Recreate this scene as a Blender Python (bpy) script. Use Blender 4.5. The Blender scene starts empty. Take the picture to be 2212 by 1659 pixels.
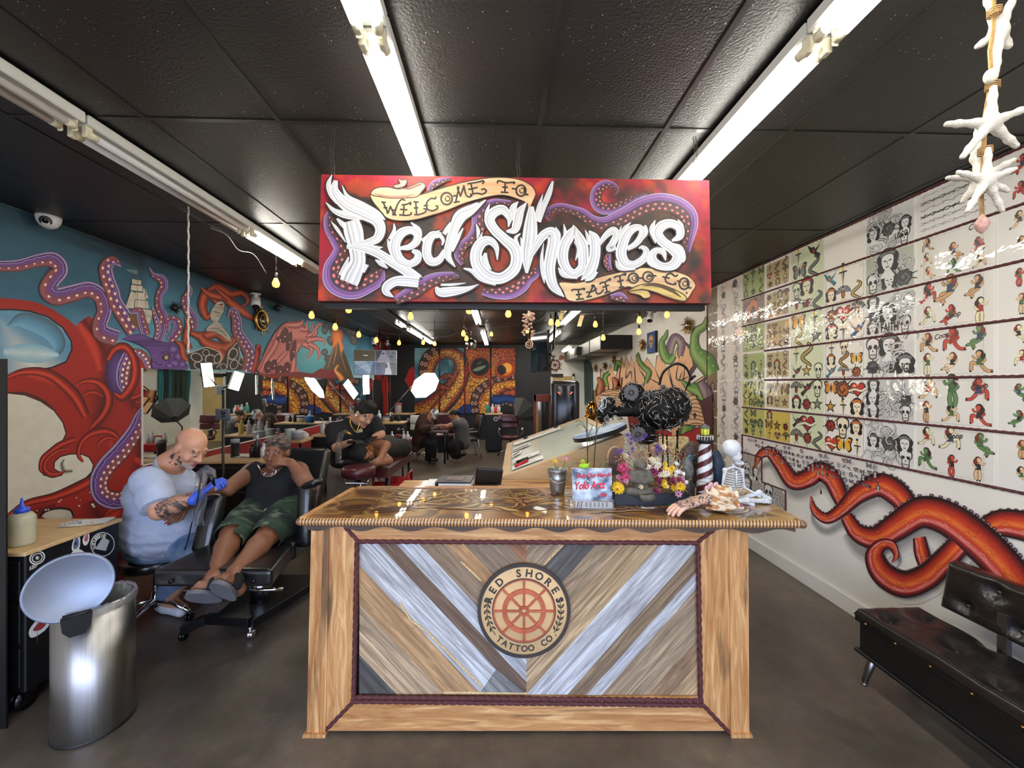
import bpy,bmesh,math,random
import numpy as np
from math import sin,cos,pi,radians,atan2,sqrt,exp
from mathutils import Vector,Matrix,Euler
from mathutils.geometry import tessellate_polygon
V=Vector
R0=random.Random(7)
SC=bpy.context.scene
COL=SC.collection
# ---------------------------------------------------------------- camera frame
FPX,CX,CY,HC=861.0,1106.0,829.5,1.75
TH=radians(1.86)
CAM=V((0,0,HC))
FW=V((sin(TH),cos(TH),0));RT=V((cos(TH),-sin(TH),0))
def ray(px,py):return FW+RT*((px-CX)/FPX)+V((0,0,(CY-py)/FPX))
def at_x(px,py,X):
 d=ray(px,py);return CAM+d*(X/d.x)
def at_y(px,py,Y):
 d=ray(px,py);return CAM+d*(Y/d.y)
def at_d(px,py,D):return CAM+ray(px,py)*D
def at_z(px,py,z):
 d=ray(px,py);return CAM+d*((z-HC)/d.z)
# ---------------------------------------------------------------- colours
def lin(c):
 c=c/255.0
 return c/12.92 if c<=0.04045 else((c+0.055)/1.055)**2.4
def C(r,g=None,b=None):
 if isinstance(r,str):
  r=r.lstrip('#');r,g,b=int(r[0:2],16),int(r[2:4],16),int(r[4:6],16)
 elif g is None:r,g,b=r
 return(lin(r),lin(g),lin(b),1.0)
def mixc(a,b,t):return tuple(a[i]+(b[i]-a[i])*t for i in range(3))+(1.0,)
# ---------------------------------------------------------------- materials
_M={}
def mat(name,col=(128,128,128),rough=.5,metal=0.0,var=.12,scale=8.0,bump=0.0,bscale=60.0,emit=None,estr=0.0,trans=0.0,ior=1.45,coat=0.0,coat_rough=.05,alpha=1.0,spec=.5,attr=False,aniso=0.0,sub=0.0,stretch=None,col2=None):
 if name in _M:return _M[name]
 m=bpy.data.materials.new(name);m.use_nodes=True
 nt=m.node_tree;N=nt.nodes;L=nt.links
 b=N['Principled BSDF']
 c=C(col)if not(len(col)==4)else col
 tc=N.new('ShaderNodeTexCoord')
 src=tc.outputs['Object']
 if stretch:
  mp=N.new('ShaderNodeMapping');mp.inputs['Scale'].default_value=stretch
  L.new(src,mp.inputs['Vector']);src=mp.outputs['Vector']
 no=N.new('ShaderNodeTexNoise');no.inputs['Scale'].default_value=scale;no.inputs['Detail'].default_value=4
 L.new(src,no.inputs['Vector'])
 mx=N.new('ShaderNodeMix');mx.data_type='RGBA'
 if attr:
  at=N.new('ShaderNodeAttribute');at.attribute_name='Col'
  mul=N.new('ShaderNodeMix');mul.data_type='RGBA';mul.blend_type='MULTIPLY'
  mul.inputs['Factor'].default_value=1.0
  mr=N.new('ShaderNodeMapRange');mr.inputs['From Min'].default_value=.3;mr.inputs['From Max'].default_value=.7
  mr.inputs['To Min'].default_value=1-var;mr.inputs['To Max'].default_value=1+var*.6
  L.new(no.outputs['Fac'],mr.inputs['Value'])
  L.new(at.outputs['Color'],mul.inputs['A']);L.new(mr.outputs['Result'],mul.inputs['B'])
  L.new(mul.outputs['Result'],b.inputs['Base Color'])
  N.remove(mx)
 else:
  if col2 is not None:
   ca,cb=c,C(col2)
  else:
   ca=tuple(x*(1-var)for x in c[:3])+(1,);cb=tuple(min(1,x*(1+var))for x in c[:3])+(1,)
  mx.inputs['A'].default_value=ca;mx.inputs['B'].default_value=cb
  mr=N.new('ShaderNodeMapRange');mr.inputs['From Min'].default_value=.3;mr.inputs['From Max'].default_value=.7
  L.new(no.outputs['Fac'],mr.inputs['Value']);L.new(mr.outputs['Result'],mx.inputs['Factor'])
  L.new(mx.outputs['Result'],b.inputs['Base Color'])
 b.inputs['Roughness'].default_value=rough;b.inputs['Metallic'].default_value=metal
 b.inputs['IOR'].default_value=ior;b.inputs['Specular IOR Level'].default_value=spec
 if trans:b.inputs['Transmission Weight'].default_value=trans
 if coat:b.inputs['Coat Weight'].default_value=coat;b.inputs['Coat Roughness'].default_value=coat_rough
 if alpha<1:b.inputs['Alpha'].default_value=alpha
 if sub:b.inputs['Subsurface Weight'].default_value=sub;b.inputs['Subsurface Radius'].default_value=(.01,.004,.002)
 if emit is not None:
  b.inputs['Emission Color'].default_value=C(emit);b.inputs['Emission Strength'].default_value=estr
 if bump:
  bn=N.new('ShaderNodeTexNoise');bn.inputs['Scale'].default_value=bscale;bn.inputs['Detail'].default_value=3
  L.new(src,bn.inputs['Vector'])
  bp=N.new('ShaderNodeBump');bp.inputs['Strength'].default_value=bump;bp.inputs['Distance'].default_value=.01
  L.new(bn.outputs['Fac'],bp.inputs['Height']);L.new(bp.outputs['Normal'],b.inputs['Normal'])
  if coat:L.new(bp.outputs['Normal'],b.inputs['Coat Normal'])
 _M[name]=m
 return m
# ---------------------------------------------------------------- mesh builder
def mtx(loc=(0,0,0),rot=(0,0,0),scale=(1,1,1)):
 return Matrix.LocRotScale(V(loc),Euler(rot),V(scale))
def frame_to(d,up=(0,0,1)):
 """rotation whose local z runs along d"""
 d=V(d).normalized();u=V(up)
 if abs(d.dot(u))>.99:u=V((0,1,0))
 x=u.cross(d).normalized();y=d.cross(x)
 return Matrix((x,y,d)).transposed().to_4x4()
class MB:
 def __init__(s):s.v=[];s.f=[];s.sm=[];s.c=[];s.cur=None
 def add(s,vs,fs,M=None,smooth=False,col=None):
  o=len(s.v)
  if M is not None:vs=[M@V(p)for p in vs]
  s.v+=[tuple(p)for p in vs]
  s.f+=[tuple(i+o for i in f)for f in fs]
  s.sm+=[smooth]*len(fs)
  cc=col if col is not None else s.cur
  if cc is None:cc=(1,1,1,1)
  if isinstance(cc,list):s.c+=cc
  else:s.c+=[cc]*len(vs)
  return s
 def box(s,c,size,rot=(0,0,0),bevel=0.0,seg=1,M=None,col=None):
  bm=bmesh.new();bmesh.ops.create_cube(bm,size=1.0)
  for v in bm.verts:v.co=V((v.co.x*size[0],v.co.y*size[1],v.co.z*size[2]))
  if bevel:bmesh.ops.bevel(bm,geom=bm.edges[:]+bm.verts[:],offset=min(bevel,min(size)*.49),segments=seg,affect='EDGES',profile=.5)
  T=mtx(c,rot)
  if M is not None:T=M@T
  bm.verts.index_update()
  s.add([v.co for v in bm.verts],[[v.index for v in f.verts]for f in bm.faces],T,smooth=bool(bevel and seg>1),col=col)
  bm.free();return s
 def box2(s,a,b,bevel=0.0,seg=1,M=None,col=None):
  c=[(a[i]+b[i])/2 for i in range(3)];z=[abs(b[i]-a[i])for i in range(3)]
  return s.box(c,z,bevel=bevel,seg=seg,M=M,col=col)
 def lathe(s,prof,seg=24,M=None,cap=True,smooth=True,col=None,sx=1.0,sy=1.0):
  vs=[];fs=[];n=len(prof)
  for r,z in prof:
   for k in range(seg):
    a=2*pi*k/seg;vs.append((r*cos(a)*sx,r*sin(a)*sy,z))
  for i in range(n-1):
   for k in range(seg):
    k2=(k+1)%seg
    fs.append((i*seg+k,i*seg+k2,(i+1)*seg+k2,(i+1)*seg+k))
  if cap:
   if prof[0][0]>1e-5:fs.append(tuple(range(seg))[::-1])
   if prof[-1][0]>1e-5:fs.append(tuple((n-1)*seg+k for k in range(seg)))
  return s.add(vs,fs,M,smooth,col)
 def cyl(s,a,b,r,r2=None,seg=16,col=None,smooth=True):
  a,b=V(a),V(b);d=b-a
  M=Matrix.Translation(a)@frame_to(d)
  return s.lathe([(r,0),(r if r2 is None else r2,d.length)],seg,M,True,smooth,col)
 def tube(s,pts,r,seg=8,closed=False,cap=True,col=None,lobes=0,lob=.22,twist=0.0,flat=None):
  P=[V(p)for p in pts];n=len(P)
  if n<2:return s
  rr=r if isinstance(r,(list,tuple))else[r]*n
  T=[]
  for i in range(n):
   a=P[(i-1)%n]if(closed or i>0)else P[i];b=P[(i+1)%n]if(closed or i<n-1)else P[i]
   t=(b-a);T.append(t.normalized()if t.length>1e-9 else V((0,0,1)))
  u=V((0,0,1))if abs(T[0].z)<.9 else V((1,0,0))
  x=(u-T[0]*u.dot(T[0])).normalized();vs=[];acc=0
  for i in range(n):
   if i:acc+=(P[i]-P[i-1]).length
   x=(x-T[i]*x.dot(T[i]))
   x=x.normalized()if x.length>1e-6 else T[i].orthogonal().normalized()
   y=T[i].cross(x)
   for k in range(seg):
    a=2*pi*k/seg;q=rr[i]
    if lobes:q*=1+lob*cos(lobes*a+twist*acc)
    fx,fy=(1,1)if flat is None else flat
    vs.append(P[i]+x*(q*cos(a)*fx)+y*(q*sin(a)*fy))
  fs=[]
  for i in range(n if closed else n-1):
   j=(i+1)%n
   for k in range(seg):
    k2=(k+1)%seg
    fs.append((i*seg+k,i*seg+k2,j*seg+k2,j*seg+k))
  if cap and not closed:
   fs.append(tuple(range(seg))[::-1]);fs.append(tuple((n-1)*seg+k for k in range(seg)))
  return s.add(vs,fs,None,True,col)
 def ell(s,c,r,rot=(0,0,0),seg=16,rings=10,M=None,col=None):
  if not isinstance(r,(list,tuple)):r=(r,r,r)
  prof=[(sin(pi*i/rings),-cos(pi*i/rings))for i in range(rings+1)]
  T=mtx(c,rot,r)
  if M is not None:T=M@T
  return s.lathe([(max(p[0],1e-4),p[1])for p in prof],seg,T,True,True,col)
 def prism(s,poly,h,M=None,col=None,smooth=False):
  n=len(poly)
  vs=[(p[0],p[1],0)for p in poly]+[(p[0],p[1],h)for p in poly]
  fs=[tuple(range(n))[::-1],tuple(range(n,2*n))]+[(i,(i+1)%n,n+(i+1)%n,n+i)for i in range(n)]
  return s.add(vs,fs,M,smooth,col)
 def grid(s,fn,nu,nv,smooth=True,colfn=None,M=None,closed_u=False):
  vs=[];cs=[]
  for j in range(nv+1):
   for i in range(nu+(0 if closed_u else 1)):
    vs.append(fn(i/nu,j/nv))
    if colfn:cs.append(colfn(i/nu,j/nv))
  w=nu if closed_u else nu+1;fs=[]
  for j in range(nv):
   for i in range(nu):
    i2=(i+1)%w
    fs.append((j*w+i,j*w+i2,(j+1)*w+i2,(j+1)*w+i))
  return s.add(vs,fs,M,smooth,cs if colfn else None)
 def rope(s,pts,r,pitch=None,seg=9,lob=.25,step=None,col=None,lobes=3):
  """rope laid along a polyline, resampled"""
  pitch=pitch or r*6;step=step or r*1.1
  q=resample(pts,step)
  return s.tube(q,r,seg,lobes=lobes,lob=lob,twist=2*pi/pitch,col=col)
 def build(s,name,m,parent=None,M=None):
  me=bpy.data.meshes.new(name)
  me.from_pydata(s.v,[],s.f)
  me.polygons.foreach_set('use_smooth',s.sm)
  a=me.color_attributes.new('Col','FLOAT_COLOR','POINT')
  a.data.foreach_set('color',[x for c in s.c for x in c])
  me.validate();me.update()
  o=bpy.data.objects.new(name,me);COL.objects.link(o)
  if m is not None:me.materials.append(m)
  if M is not None:o.matrix_world=M
  if parent is not None:o.parent=parent
  return o
def resample(pts,step):
 P=[V(p)for p in pts];out=[P[0]]
 for a,b in zip(P,P[1:]):
  n=max(1,int(round((b-a).length/step)))
  out+=[a.lerp(b,k/n)for k in range(1,n+1)]
 return out
def spline(pts,n=8,closed=False):
 """Catmull-Rom through points of any dimension"""
 P=[tuple(p)for p in pts];m=len(P);out=[]
 if m<3 and not closed:
  out=[tuple(P[0][k]+(P[-1][k]-P[0][k])*t/n for k in range(len(P[0])))for t in range(n+1)];return out
 for i in range(m if closed else m-1):
  p1,p2=P[i],P[(i+1)%m]
  p0=P[(i-1)%m]if(closed or i>0)else tuple(2*p1[k]-p2[k]for k in range(len(p1)))
  p3=P[(i+2)%m]if(closed or i<m-2)else tuple(2*p2[k]-p1[k]for k in range(len(p1)))
  for q in range(n):
   t=q/n;t2=t*t;t3=t2*t
   out.append(tuple(.5*(2*p1[k]+(p2[k]-p0[k])*t+(2*p0[k]-5*p1[k]+4*p2[k]-p3[k])*t2+(-p0[k]+3*p1[k]-3*p2[k]+p3[k])*t3)for k in range(len(p1))))
 if not closed:out.append(P[-1])
 return out
# ---------------------------------------------------------------- scene objects
def tag(o,label,cat,group=None):
 o['label']=label;o['category']=cat
 if group:o['group']=group
 return o
def thing(name,label,cat,loc=(0,0,0),rz=0.0,group=None,rot=None):
 o=bpy.data.objects.new(name,None);COL.objects.link(o)
 o.empty_display_size=.1
 o.location=V(loc);o.rotation_euler=rot if rot else(0,0,rz)
 return tag(o,label,cat,group)
def solo(name,mb,m,label,cat,group=None,M=None):
 return tag(mb.build(name,m,None,M),label,cat,group)
def struct(name,mb,m,parent=None):
 o=mb.build(name,m,parent)
 if parent is None:o['kind']='structure'
 return o
_KIDS={}
def kids(o):return[c for c in bpy.data.objects if c.parent==o]
def dup(root,loc=None,rz=None,label=None,group=None,M=None):
 r=root.copy();COL.objects.link(r)
 if loc is not None:r.location=V(loc)
 if rz is not None:r.rotation_euler=(0,0,rz)
 if M is not None:r.matrix_world=M
 if label:r['label']=label
 if group:r['group']=group
 for ch in kids(root):
  c=ch.copy();COL.objects.link(c);c.parent=r
  for g in kids(ch):
   d=g.copy();COL.objects.link(d);d.parent=c
 return r
# ---------------------------------------------------------------- painting on flat surfaces
def nrm2(a,b):
 d=(b[0]-a[0],b[1]-a[1]);l=sqrt(d[0]**2+d[1]**2)or 1
 return(-d[1]/l,d[0]/l)
class Paint:
 """flat coloured shapes laid over each other on one surface; fn maps drawing coordinates to the surface, nrm lifts each layer a hair"""
 def __init__(s,fn,nrm,lift=2e-5,base=4e-4):
  s.mb=MB();s.fn=fn;s.n=V(nrm).normalized();s.lift=lift;s.off=base
 def _p(s,p):return s.fn(p[0],p[1])+s.n*s.off
 def _up(s):s.off+=s.lift
 def poly(s,pts,col,smooth=0):
  if smooth:pts=spline(pts,smooth,True)
  q=[V((p[0],p[1],0))for p in pts]
  tris=tessellate_polygon([q])
  cs=[col(p)for p in pts]if callable(col)else col
  s.mb.add([s._p(p)for p in pts],[tuple(t)for t in tris],None,False,cs);s._up();return s
 def line(s,pts,w,col,smooth=0,taper=0):
  """stroke of width w (number or list)"""
  P=spline(pts,smooth)if smooth else pts
  n=len(P)
  W=[w]*n if not isinstance(w,(list,tuple))else[w[min(len(w)-1,int(i*(len(w)-1)/(n-1)+1e-6))]+((w[min(len(w)-1,int(i*(len(w)-1)/(n-1)+1e-6)+1)]-w[min(len(w)-1,int(i*(len(w)-1)/(n-1)+1e-6))])*((i*(len(w)-1)/(n-1))%1 if i<n-1 else 0))for i in range(n)]
  if taper:W=[x*min(1,.15+(i+.5)/(n*.3),.15+(n-i-.5)/(n*.3))for i,x in enumerate(W)]
  return s.ribbon_raw(P,W,[(-1,col),(1,col)])
 def ribbon_raw(s,P,W,prof):
  n=len(P);m=len(prof);vs=[];cs=[]
  for i in range(n):
   a=P[max(0,i-1)];b=P[min(n-1,i+1)]
   nx,ny=nrm2(a,b)
   t=i/(n-1)
   for(o,c)in prof:
    vs.append(s._p((P[i][0]+nx*o*W[i]/2,P[i][1]+ny*o*W[i]/2)))
    cs.append(c(t)if callable(c)else c)
  fs=[(i*m+k,i*m+k+1,(i+1)*m+k+1,(i+1)*m+k)for i in range(n-1)for k in range(m-1)]
  s.mb.add(vs,fs,None,False,cs);s._up();return s
 def ribbon(s,pts,prof,n=8):
  """pts: (x, y, width) control points; prof: [(offset -1..1, colour)]"""
  Q=spline(pts,n)
  return s.ribbon_raw([(q[0],q[1])for q in Q],[max(q[2],.01)for q in Q],prof)
 def disc(s,c,rx,ry,cin,cout=None,rot=0.0,n=20,rin=0.0):
  cout=cout or cin;vs=[];cs=[]
  cr,sr=cos(rot),sin(rot)
  def pt(rr,a):
   x,y=rx*rr*cos(a),ry*rr*sin(a);return(c[0]+x*cr-y*sr,c[1]+x*sr+y*cr)
  if rin:
   for k in range(n):a=2*pi*k/n;vs+=[s._p(pt(rin,a)),s._p(pt(1,a))];cs+=[cin,cout]
   fs=[(2*k,2*k+1,(2*k+3)%(2*n),(2*k+2)%(2*n))for k in range(n)]
  else:
   vs.append(s._p(c));cs.append(cin)
   for k in range(n):vs.append(s._p(pt(1,2*pi*k/n)));cs.append(cout)
   fs=[(0,1+k,1+(k+1)%n)for k in range(n)]
  s.mb.add(vs,fs,None,False,cs);s._up();return s
 def field(s,x0,y0,x1,y1,nu,nv,colfn,warp=None):
  """a rectangle (or warped patch) of smoothly varying colour"""
  f=(lambda u,v:warp(u,v))if warp else(lambda u,v:(x0+(x1-x0)*u,y0+(y1-y0)*v))
  s.mb.grid(lambda u,v:s._p(f(u,v)),nu,nv,False,lambda u,v:colfn(*f(u,v)));s._up();return s
 def build(s,name,m,parent=None,M=None):return s.mb.build(name,m,parent,M)
_rs=np.random.RandomState(3);_NT=_rs.rand(64,64)
def vnoise(x,y):
 xi,yi=math.floor(x),math.floor(y);fx,fy=x-xi,y-yi
 fx=fx*fx*(3-2*fx);fy=fy*fy*(3-2*fy)
 a=_NT[xi%64,yi%64];b=_NT[(xi+1)%64,yi%64];c=_NT[xi%64,(yi+1)%64];d=_NT[(xi+1)%64,(yi+1)%64]
 return a+(b-a)*fx+(c-a)*fy+(a-b-c+d)*fx*fy
def fbm(x,y,o=4):
 v=0;a=.5
 for k in range(o):v+=a*vnoise(x,y);x=x*2.03+7.1;y=y*2.01+3.7;a*=.5
 return v/(1-.5**o)
# ---------------------------------------------------------------- implicit bodies (smooth unions meshed with surface nets)
class SDF:
 def __init__(s,h=.008,k=.03):s.p=[];s.h=h;s.k=k
 def cap(s,a,b,ra,rb=None,tagc=0,k=None,sub=False):
  s.p.append(('c',V(a),V(b),ra,ra if rb is None else rb,tagc,s.k if k is None else k,sub));return s
 def chain(s,pts,rs,tagc=0,k=None):
  for i in range(len(pts)-1):s.cap(pts[i],pts[i+1],rs[i],rs[i+1],tagc,k)
  return s
 def ell(s,c,r,rot=(0,0,0),tagc=0,k=None,sub=False):
  if not isinstance(r,(list,tuple)):r=(r,r,r)
  s.p.append(('e',V(c),V(r),Euler(rot).to_matrix()if not isinstance(rot,Matrix)else rot.to_3x3(),None,tagc,s.k if k is None else k,sub));return s
 def mesh(s,cols=None,cut=None):
  """cut: list of (point, normal): keeps the side the normal points away from"""
  h=s.h;lo=V((1e9,)*3);hi=V((-1e9,)*3)
  bbs=[]
  for q in s.p:
   if q[0]=='c':
    r=max(q[3],q[4]);a=V([min(q[1][i],q[2][i])-r for i in range(3)]);b=V([max(q[1][i],q[2][i])+r for i in range(3)])
   else:
    ext=[sqrt(sum((q[3][i][j]*q[2][j])**2 for j in range(3)))for i in range(3)]
    a=q[1]-V(ext);b=q[1]+V(ext)
   bbs.append((a,b))
   if not q[7]:
    lo=V([min(lo[i],a[i])for i in range(3)]);hi=V([max(hi[i],b[i])for i in range(3)])
  lo=lo-V((3*h,)*3);hi=hi+V((3*h,)*3)
  n=[int(math.ceil((hi[i]-lo[i])/h))+1 for i in range(3)]
  D=np.full(n,.05,np.float32);T=np.zeros(n,np.int16);B=np.full(n,9.,np.float32)
  for q,(a,b)in zip(s.p,bbs):
   k=q[6];pad=k+3*h
   i0=[max(0,int((a[i]-pad-lo[i])/h))for i in range(3)];i1=[min(n[i],int((b[i]+pad-lo[i])/h)+2)for i in range(3)]
   if any(i1[i]<=i0[i]for i in range(3)):continue
   X=(lo[0]+h*np.arange(i0[0],i1[0],dtype=np.float32))[:,None,None]
   Y=(lo[1]+h*np.arange(i0[1],i1[1],dtype=np.float32))[None,:,None]
   Z=(lo[2]+h*np.arange(i0[2],i1[2],dtype=np.float32))[None,None,:]
   if q[0]=='c':
    A,E=q[1],q[2]-q[1];L2=max(E.length_squared,1e-12)
    t=np.clip(((X-A.x)*E.x+(Y-A.y)*E.y+(Z-A.z)*E.z)/L2,0,1)
    d=np.sqrt((X-A.x-E.x*t)**2+(Y-A.y-E.y*t)**2+(Z-A.z-E.z*t)**2)-(q[3]+(q[4]-q[3])*t)
   else:
    m=q[3];dx,dy,dz=X-q[1].x,Y-q[1].y,Z-q[1].z
    l=[(m[0][j]*dx+m[1][j]*dy+m[2][j]*dz)for j in range(3)]
    k0=np.sqrt((l[0]/q[2][0])**2+(l[1]/q[2][1])**2+(l[2]/q[2][2])**2)
    k1=np.sqrt((l[0]/q[2][0]**2)**2+(l[1]/q[2][1]**2)**2+(l[2]/q[2][2]**2)**2)
    d=k0*(k0-1)/np.maximum(k1,1e-6)
   sl=tuple(slice(i0[i],i1[i])for i in range(3));o=D[sl]
   if q[7]:
    hh=np.clip(.5-.5*(o+d)/k,0,1);D[sl]=o*(1-hh)-d*hh+k*hh*(1-hh)
   else:
    bt=d<B[sl];T[sl]=np.where(bt,q[5],T[sl]);B[sl]=np.minimum(B[sl],d)
    hh=np.clip(.5+.5*(o-d)/k,0,1);D[sl]=o*(1-hh)+d*hh-k*hh*(1-hh)
  if cut:
   X=(lo[0]+h*np.arange(n[0],dtype=np.float32))[:,None,None];Y=(lo[1]+h*np.arange(n[1],dtype=np.float32))[None,:,None];Z=(lo[2]+h*np.arange(n[2],dtype=np.float32))[None,None,:]
   for p,nn,*rr in cut:
    nn=V(nn).normalized();pd=(X-p[0])*nn.x+(Y-p[1])*nn.y+(Z-p[2])*nn.z
    if rr:pd=np.where((X-p[0])**2+(Y-p[1])**2+(Z-p[2])**2<rr[0]**2,pd,-1)
    D=np.maximum(D,pd)
  return s._nets(D,T,lo,h,cols)
 def _nets(s,D,T,lo,h,cols):
  ins=D<0
  c=np.zeros(tuple(x-1 for x in D.shape),np.int8)
  sh=[(i,j,k)for i in(0,1)for j in(0,1)for k in(0,1)]
  def cut(A,o):return A[o[0]:A.shape[0]-1+o[0],o[1]:A.shape[1]-1+o[1],o[2]:A.shape[2]-1+o[2]]
  for o in sh:c+=cut(ins,o)
  act=(c>0)&(c<8)
  idx=np.argwhere(act);nv=len(idx)
  num=np.full(act.shape,-1,np.int64);num[act]=np.arange(nv)
  acc=np.zeros((nv,3),np.float64);cnt=np.zeros(nv)
  I,J,K=idx.T
  for a in range(8):
   for ax in range(3):
    o=sh[a]
    if o[ax]:continue
    p=list(o);p[ax]=1
    d0=D[I+o[0],J+o[1],K+o[2]];d1=D[I+p[0],J+p[1],K+p[2]]
    x=(d0<0)!=(d1<0)
    t=np.where(x,d0/np.where(x,d0-d1,1),0)
    pt=np.stack([np.full(nv,float(o[q]))for q in range(3)],1);pt[:,ax]+=t
    acc+=pt*x[:,None];cnt+=x
  pos=(idx+acc/np.maximum(cnt,1)[:,None])*h+np.array(lo)
  F=[]
  for ax in range(3):
   b,g=[(1,2),(2,0),(0,1)][ax]
   s0=[slice(None)]*3;s1=[slice(None)]*3
   s0[ax]=slice(0,-1);s1[ax]=slice(1,None)
   A=ins[tuple(s0)];E=ins[tuple(s1)]
   ed=np.argwhere(A!=E)
   ok=(ed[:,b]>0)&(ed[:,g]>0)&(ed[:,b]<act.shape[b])&(ed[:,g]<act.shape[g])
   ed=ed[ok];flip=A[tuple(ed.T)]
   def nb(db,dg):
    q=ed.copy();q[:,b]-=db;q[:,g]-=dg;return num[tuple(q.T)]
   qd=np.stack([nb(0,0),nb(1,0),nb(1,1),nb(0,1)],1)
   qd=np.where(flip[:,None],qd,qd[:,::-1]);F.append(qd)
  F=np.concatenate(F);F=F[(F>=0).all(1)]
  mb=MB();mb.v=[tuple(p)for p in pos.tolist()];mb.f=[tuple(f)for f in F.tolist()];mb.sm=[True]*len(mb.f)
  if cols:
   tg=T[I,J,K];mb.c=[cols[t]if not callable(cols[t])else cols[t](p)for t,p in zip(tg.tolist(),mb.v)]
  else:mb.c=[(1,1,1,1)]*nv
  return mb
# ==== camera, world, room shell, lamps
XL,XR,YB,YF,ZC=-3.38,2.69,12.5,-2.2,2.98
cam=bpy.data.cameras.new('camera');camo=bpy.data.objects.new('camera',cam);COL.objects.link(camo)
cam.sensor_width=36;cam.lens=FPX/2212*36;cam.clip_start=.02;cam.clip_end=100
camo.location=CAM;camo.rotation_euler=(pi/2,0,-TH);SC.camera=camo
SC.view_settings.view_transform='Standard';SC.view_settings.look='None';SC.view_settings.gamma=1.0
SC.view_settings.use_curve_mapping=False;SC.view_settings.exposure=0.0
cy=SC.cycles
cy.use_denoising=True;cy.max_bounces=7;cy.diffuse_bounces=3;cy.glossy_bounces=4;cy.transmission_bounces=6
cy.transparent_max_bounces=8;cy.sample_clamp_indirect=4.0;cy.caustics_reflective=False;cy.caustics_refractive=False
w=bpy.data.worlds.new('world');SC.world=w;w.use_nodes=True
bg=w.node_tree.nodes['Background']
_g=w.node_tree.nodes.new('ShaderNodeTexCoord');_s=w.node_tree.nodes.new('ShaderNodeSeparateXYZ');_r=w.node_tree.nodes.new('ShaderNodeValToRGB')
w.node_tree.links.new(_g.outputs['Generated'],_s.inputs[0]);w.node_tree.links.new(_s.outputs['Z'],_r.inputs[0])
_r.color_ramp.elements[0].position=0.0;_r.color_ramp.elements[0].color=C(150,150,148)
_r.color_ramp.elements[1].position=.05;_r.color_ramp.elements[1].color=C(205,220,255)
w.node_tree.links.new(_r.outputs['Color'],bg.inputs['Color']);bg.inputs['Strength'].default_value=9.0
def node_mat(name):
 m=bpy.data.materials.new(name);m.use_nodes=True;_M[name]=m
 return m,m.node_tree.nodes,m.node_tree.links,m.node_tree.nodes['Principled BSDF']
def ramp(N,stops):
 r=N.new('ShaderNodeValToRGB');e=r.color_ramp.elements
 e[0].position,e[0].color=stops[0];e[1].position,e[1].color=stops[-1]
 for p,c in stops[1:-1]:
  x=e.new(p);x.color=c
 return r
m,N,L,b=node_mat('stained_concrete')
tc=N.new('ShaderNodeTexCoord');n1=N.new('ShaderNodeTexNoise');n1.inputs['Scale'].default_value=1.3;n1.inputs['Detail'].default_value=8;n1.inputs['Roughness'].default_value=.65
n2=N.new('ShaderNodeTexNoise');n2.inputs['Scale'].default_value=22;n2.inputs['Detail'].default_value=5
L.new(tc.outputs['Object'],n1.inputs['Vector']);L.new(tc.outputs['Object'],n2.inputs['Vector'])
r1=ramp(N,[(.3,C(62,52,41)),(.5,C(90,77,62)),(.7,C(116,101,82))]);L.new(n1.outputs['Fac'],r1.inputs['Fac'])
mx=N.new('ShaderNodeMix');mx.data_type='RGBA';mx.blend_type='OVERLAY';mx.inputs['Factor'].default_value=.35
L.new(r1.outputs['Color'],mx.inputs['A']);L.new(n2.outputs['Color'],mx.inputs['B'])
hs=N.new('ShaderNodeHueSaturation');hs.inputs['Saturation'].default_value=.75;L.new(mx.outputs['Result'],hs.inputs['Color'])
L.new(hs.outputs['Color'],b.inputs['Base Color'])
r2=ramp(N,[(.35,(.30,.30,.30,1)),(.7,(.5,.5,.5,1))]);L.new(n1.outputs['Fac'],r2.inputs['Fac']);L.new(r2.outputs['Color'],b.inputs['Roughness'])
bp=N.new('ShaderNodeBump');bp.inputs['Strength'].default_value=.08;L.new(n2.outputs['Fac'],bp.inputs['Height']);L.new(bp.outputs['Normal'],b.inputs['Normal'])
m,N,L,b=node_mat('black_ceiling')
tc=N.new('ShaderNodeTexCoord');n1=N.new('ShaderNodeTexNoise');n1.inputs['Scale'].default_value=95;n1.inputs['Detail'].default_value=3
v1=N.new('ShaderNodeTexVoronoi');v1.inputs['Scale'].default_value=75;n3=N.new('ShaderNodeTexNoise');n3.inputs['Scale'].default_value=2.6;n3.inputs['Detail'].default_value=3
for q in(n1,v1,n3):L.new(tc.outputs['Object'],q.inputs['Vector'])
lt=N.new('ShaderNodeMath');lt.operation='LESS_THAN';lt.inputs[1].default_value=.12;L.new(v1.outputs['Distance'],lt.inputs[0])
sc_=N.new('ShaderNodeSeparateColor');L.new(v1.outputs['Color'],sc_.inputs[0])
ad=N.new('ShaderNodeMath');ad.operation='MULTIPLY';L.new(sc_.outputs[0],ad.inputs[0]);L.new(n3.outputs['Fac'],ad.inputs[1])
gt=N.new('ShaderNodeMath');gt.operation='GREATER_THAN';gt.inputs[1].default_value=.44;L.new(ad.outputs[0],gt.inputs[0])
mu=N.new('ShaderNodeMath');mu.operation='MULTIPLY';L.new(lt.outputs[0],mu.inputs[0]);L.new(gt.outputs[0],mu.inputs[1])
mx=N.new('ShaderNodeMix');mx.data_type='RGBA';mx.inputs['A'].default_value=C(25,24,23);mx.inputs['B'].default_value=C(235,235,235)
L.new(mu.outputs[0],mx.inputs['Factor']);L.new(mx.outputs['Result'],b.inputs['Base Color'])
b.inputs['Roughness'].default_value=.42
bp=N.new('ShaderNodeBump');bp.inputs['Strength'].default_value=.55;bp.inputs['Distance'].default_value=.004;L.new(n1.outputs['Fac'],bp.inputs['Height']);L.new(bp.outputs['Normal'],b.inputs['Normal'])
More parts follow.
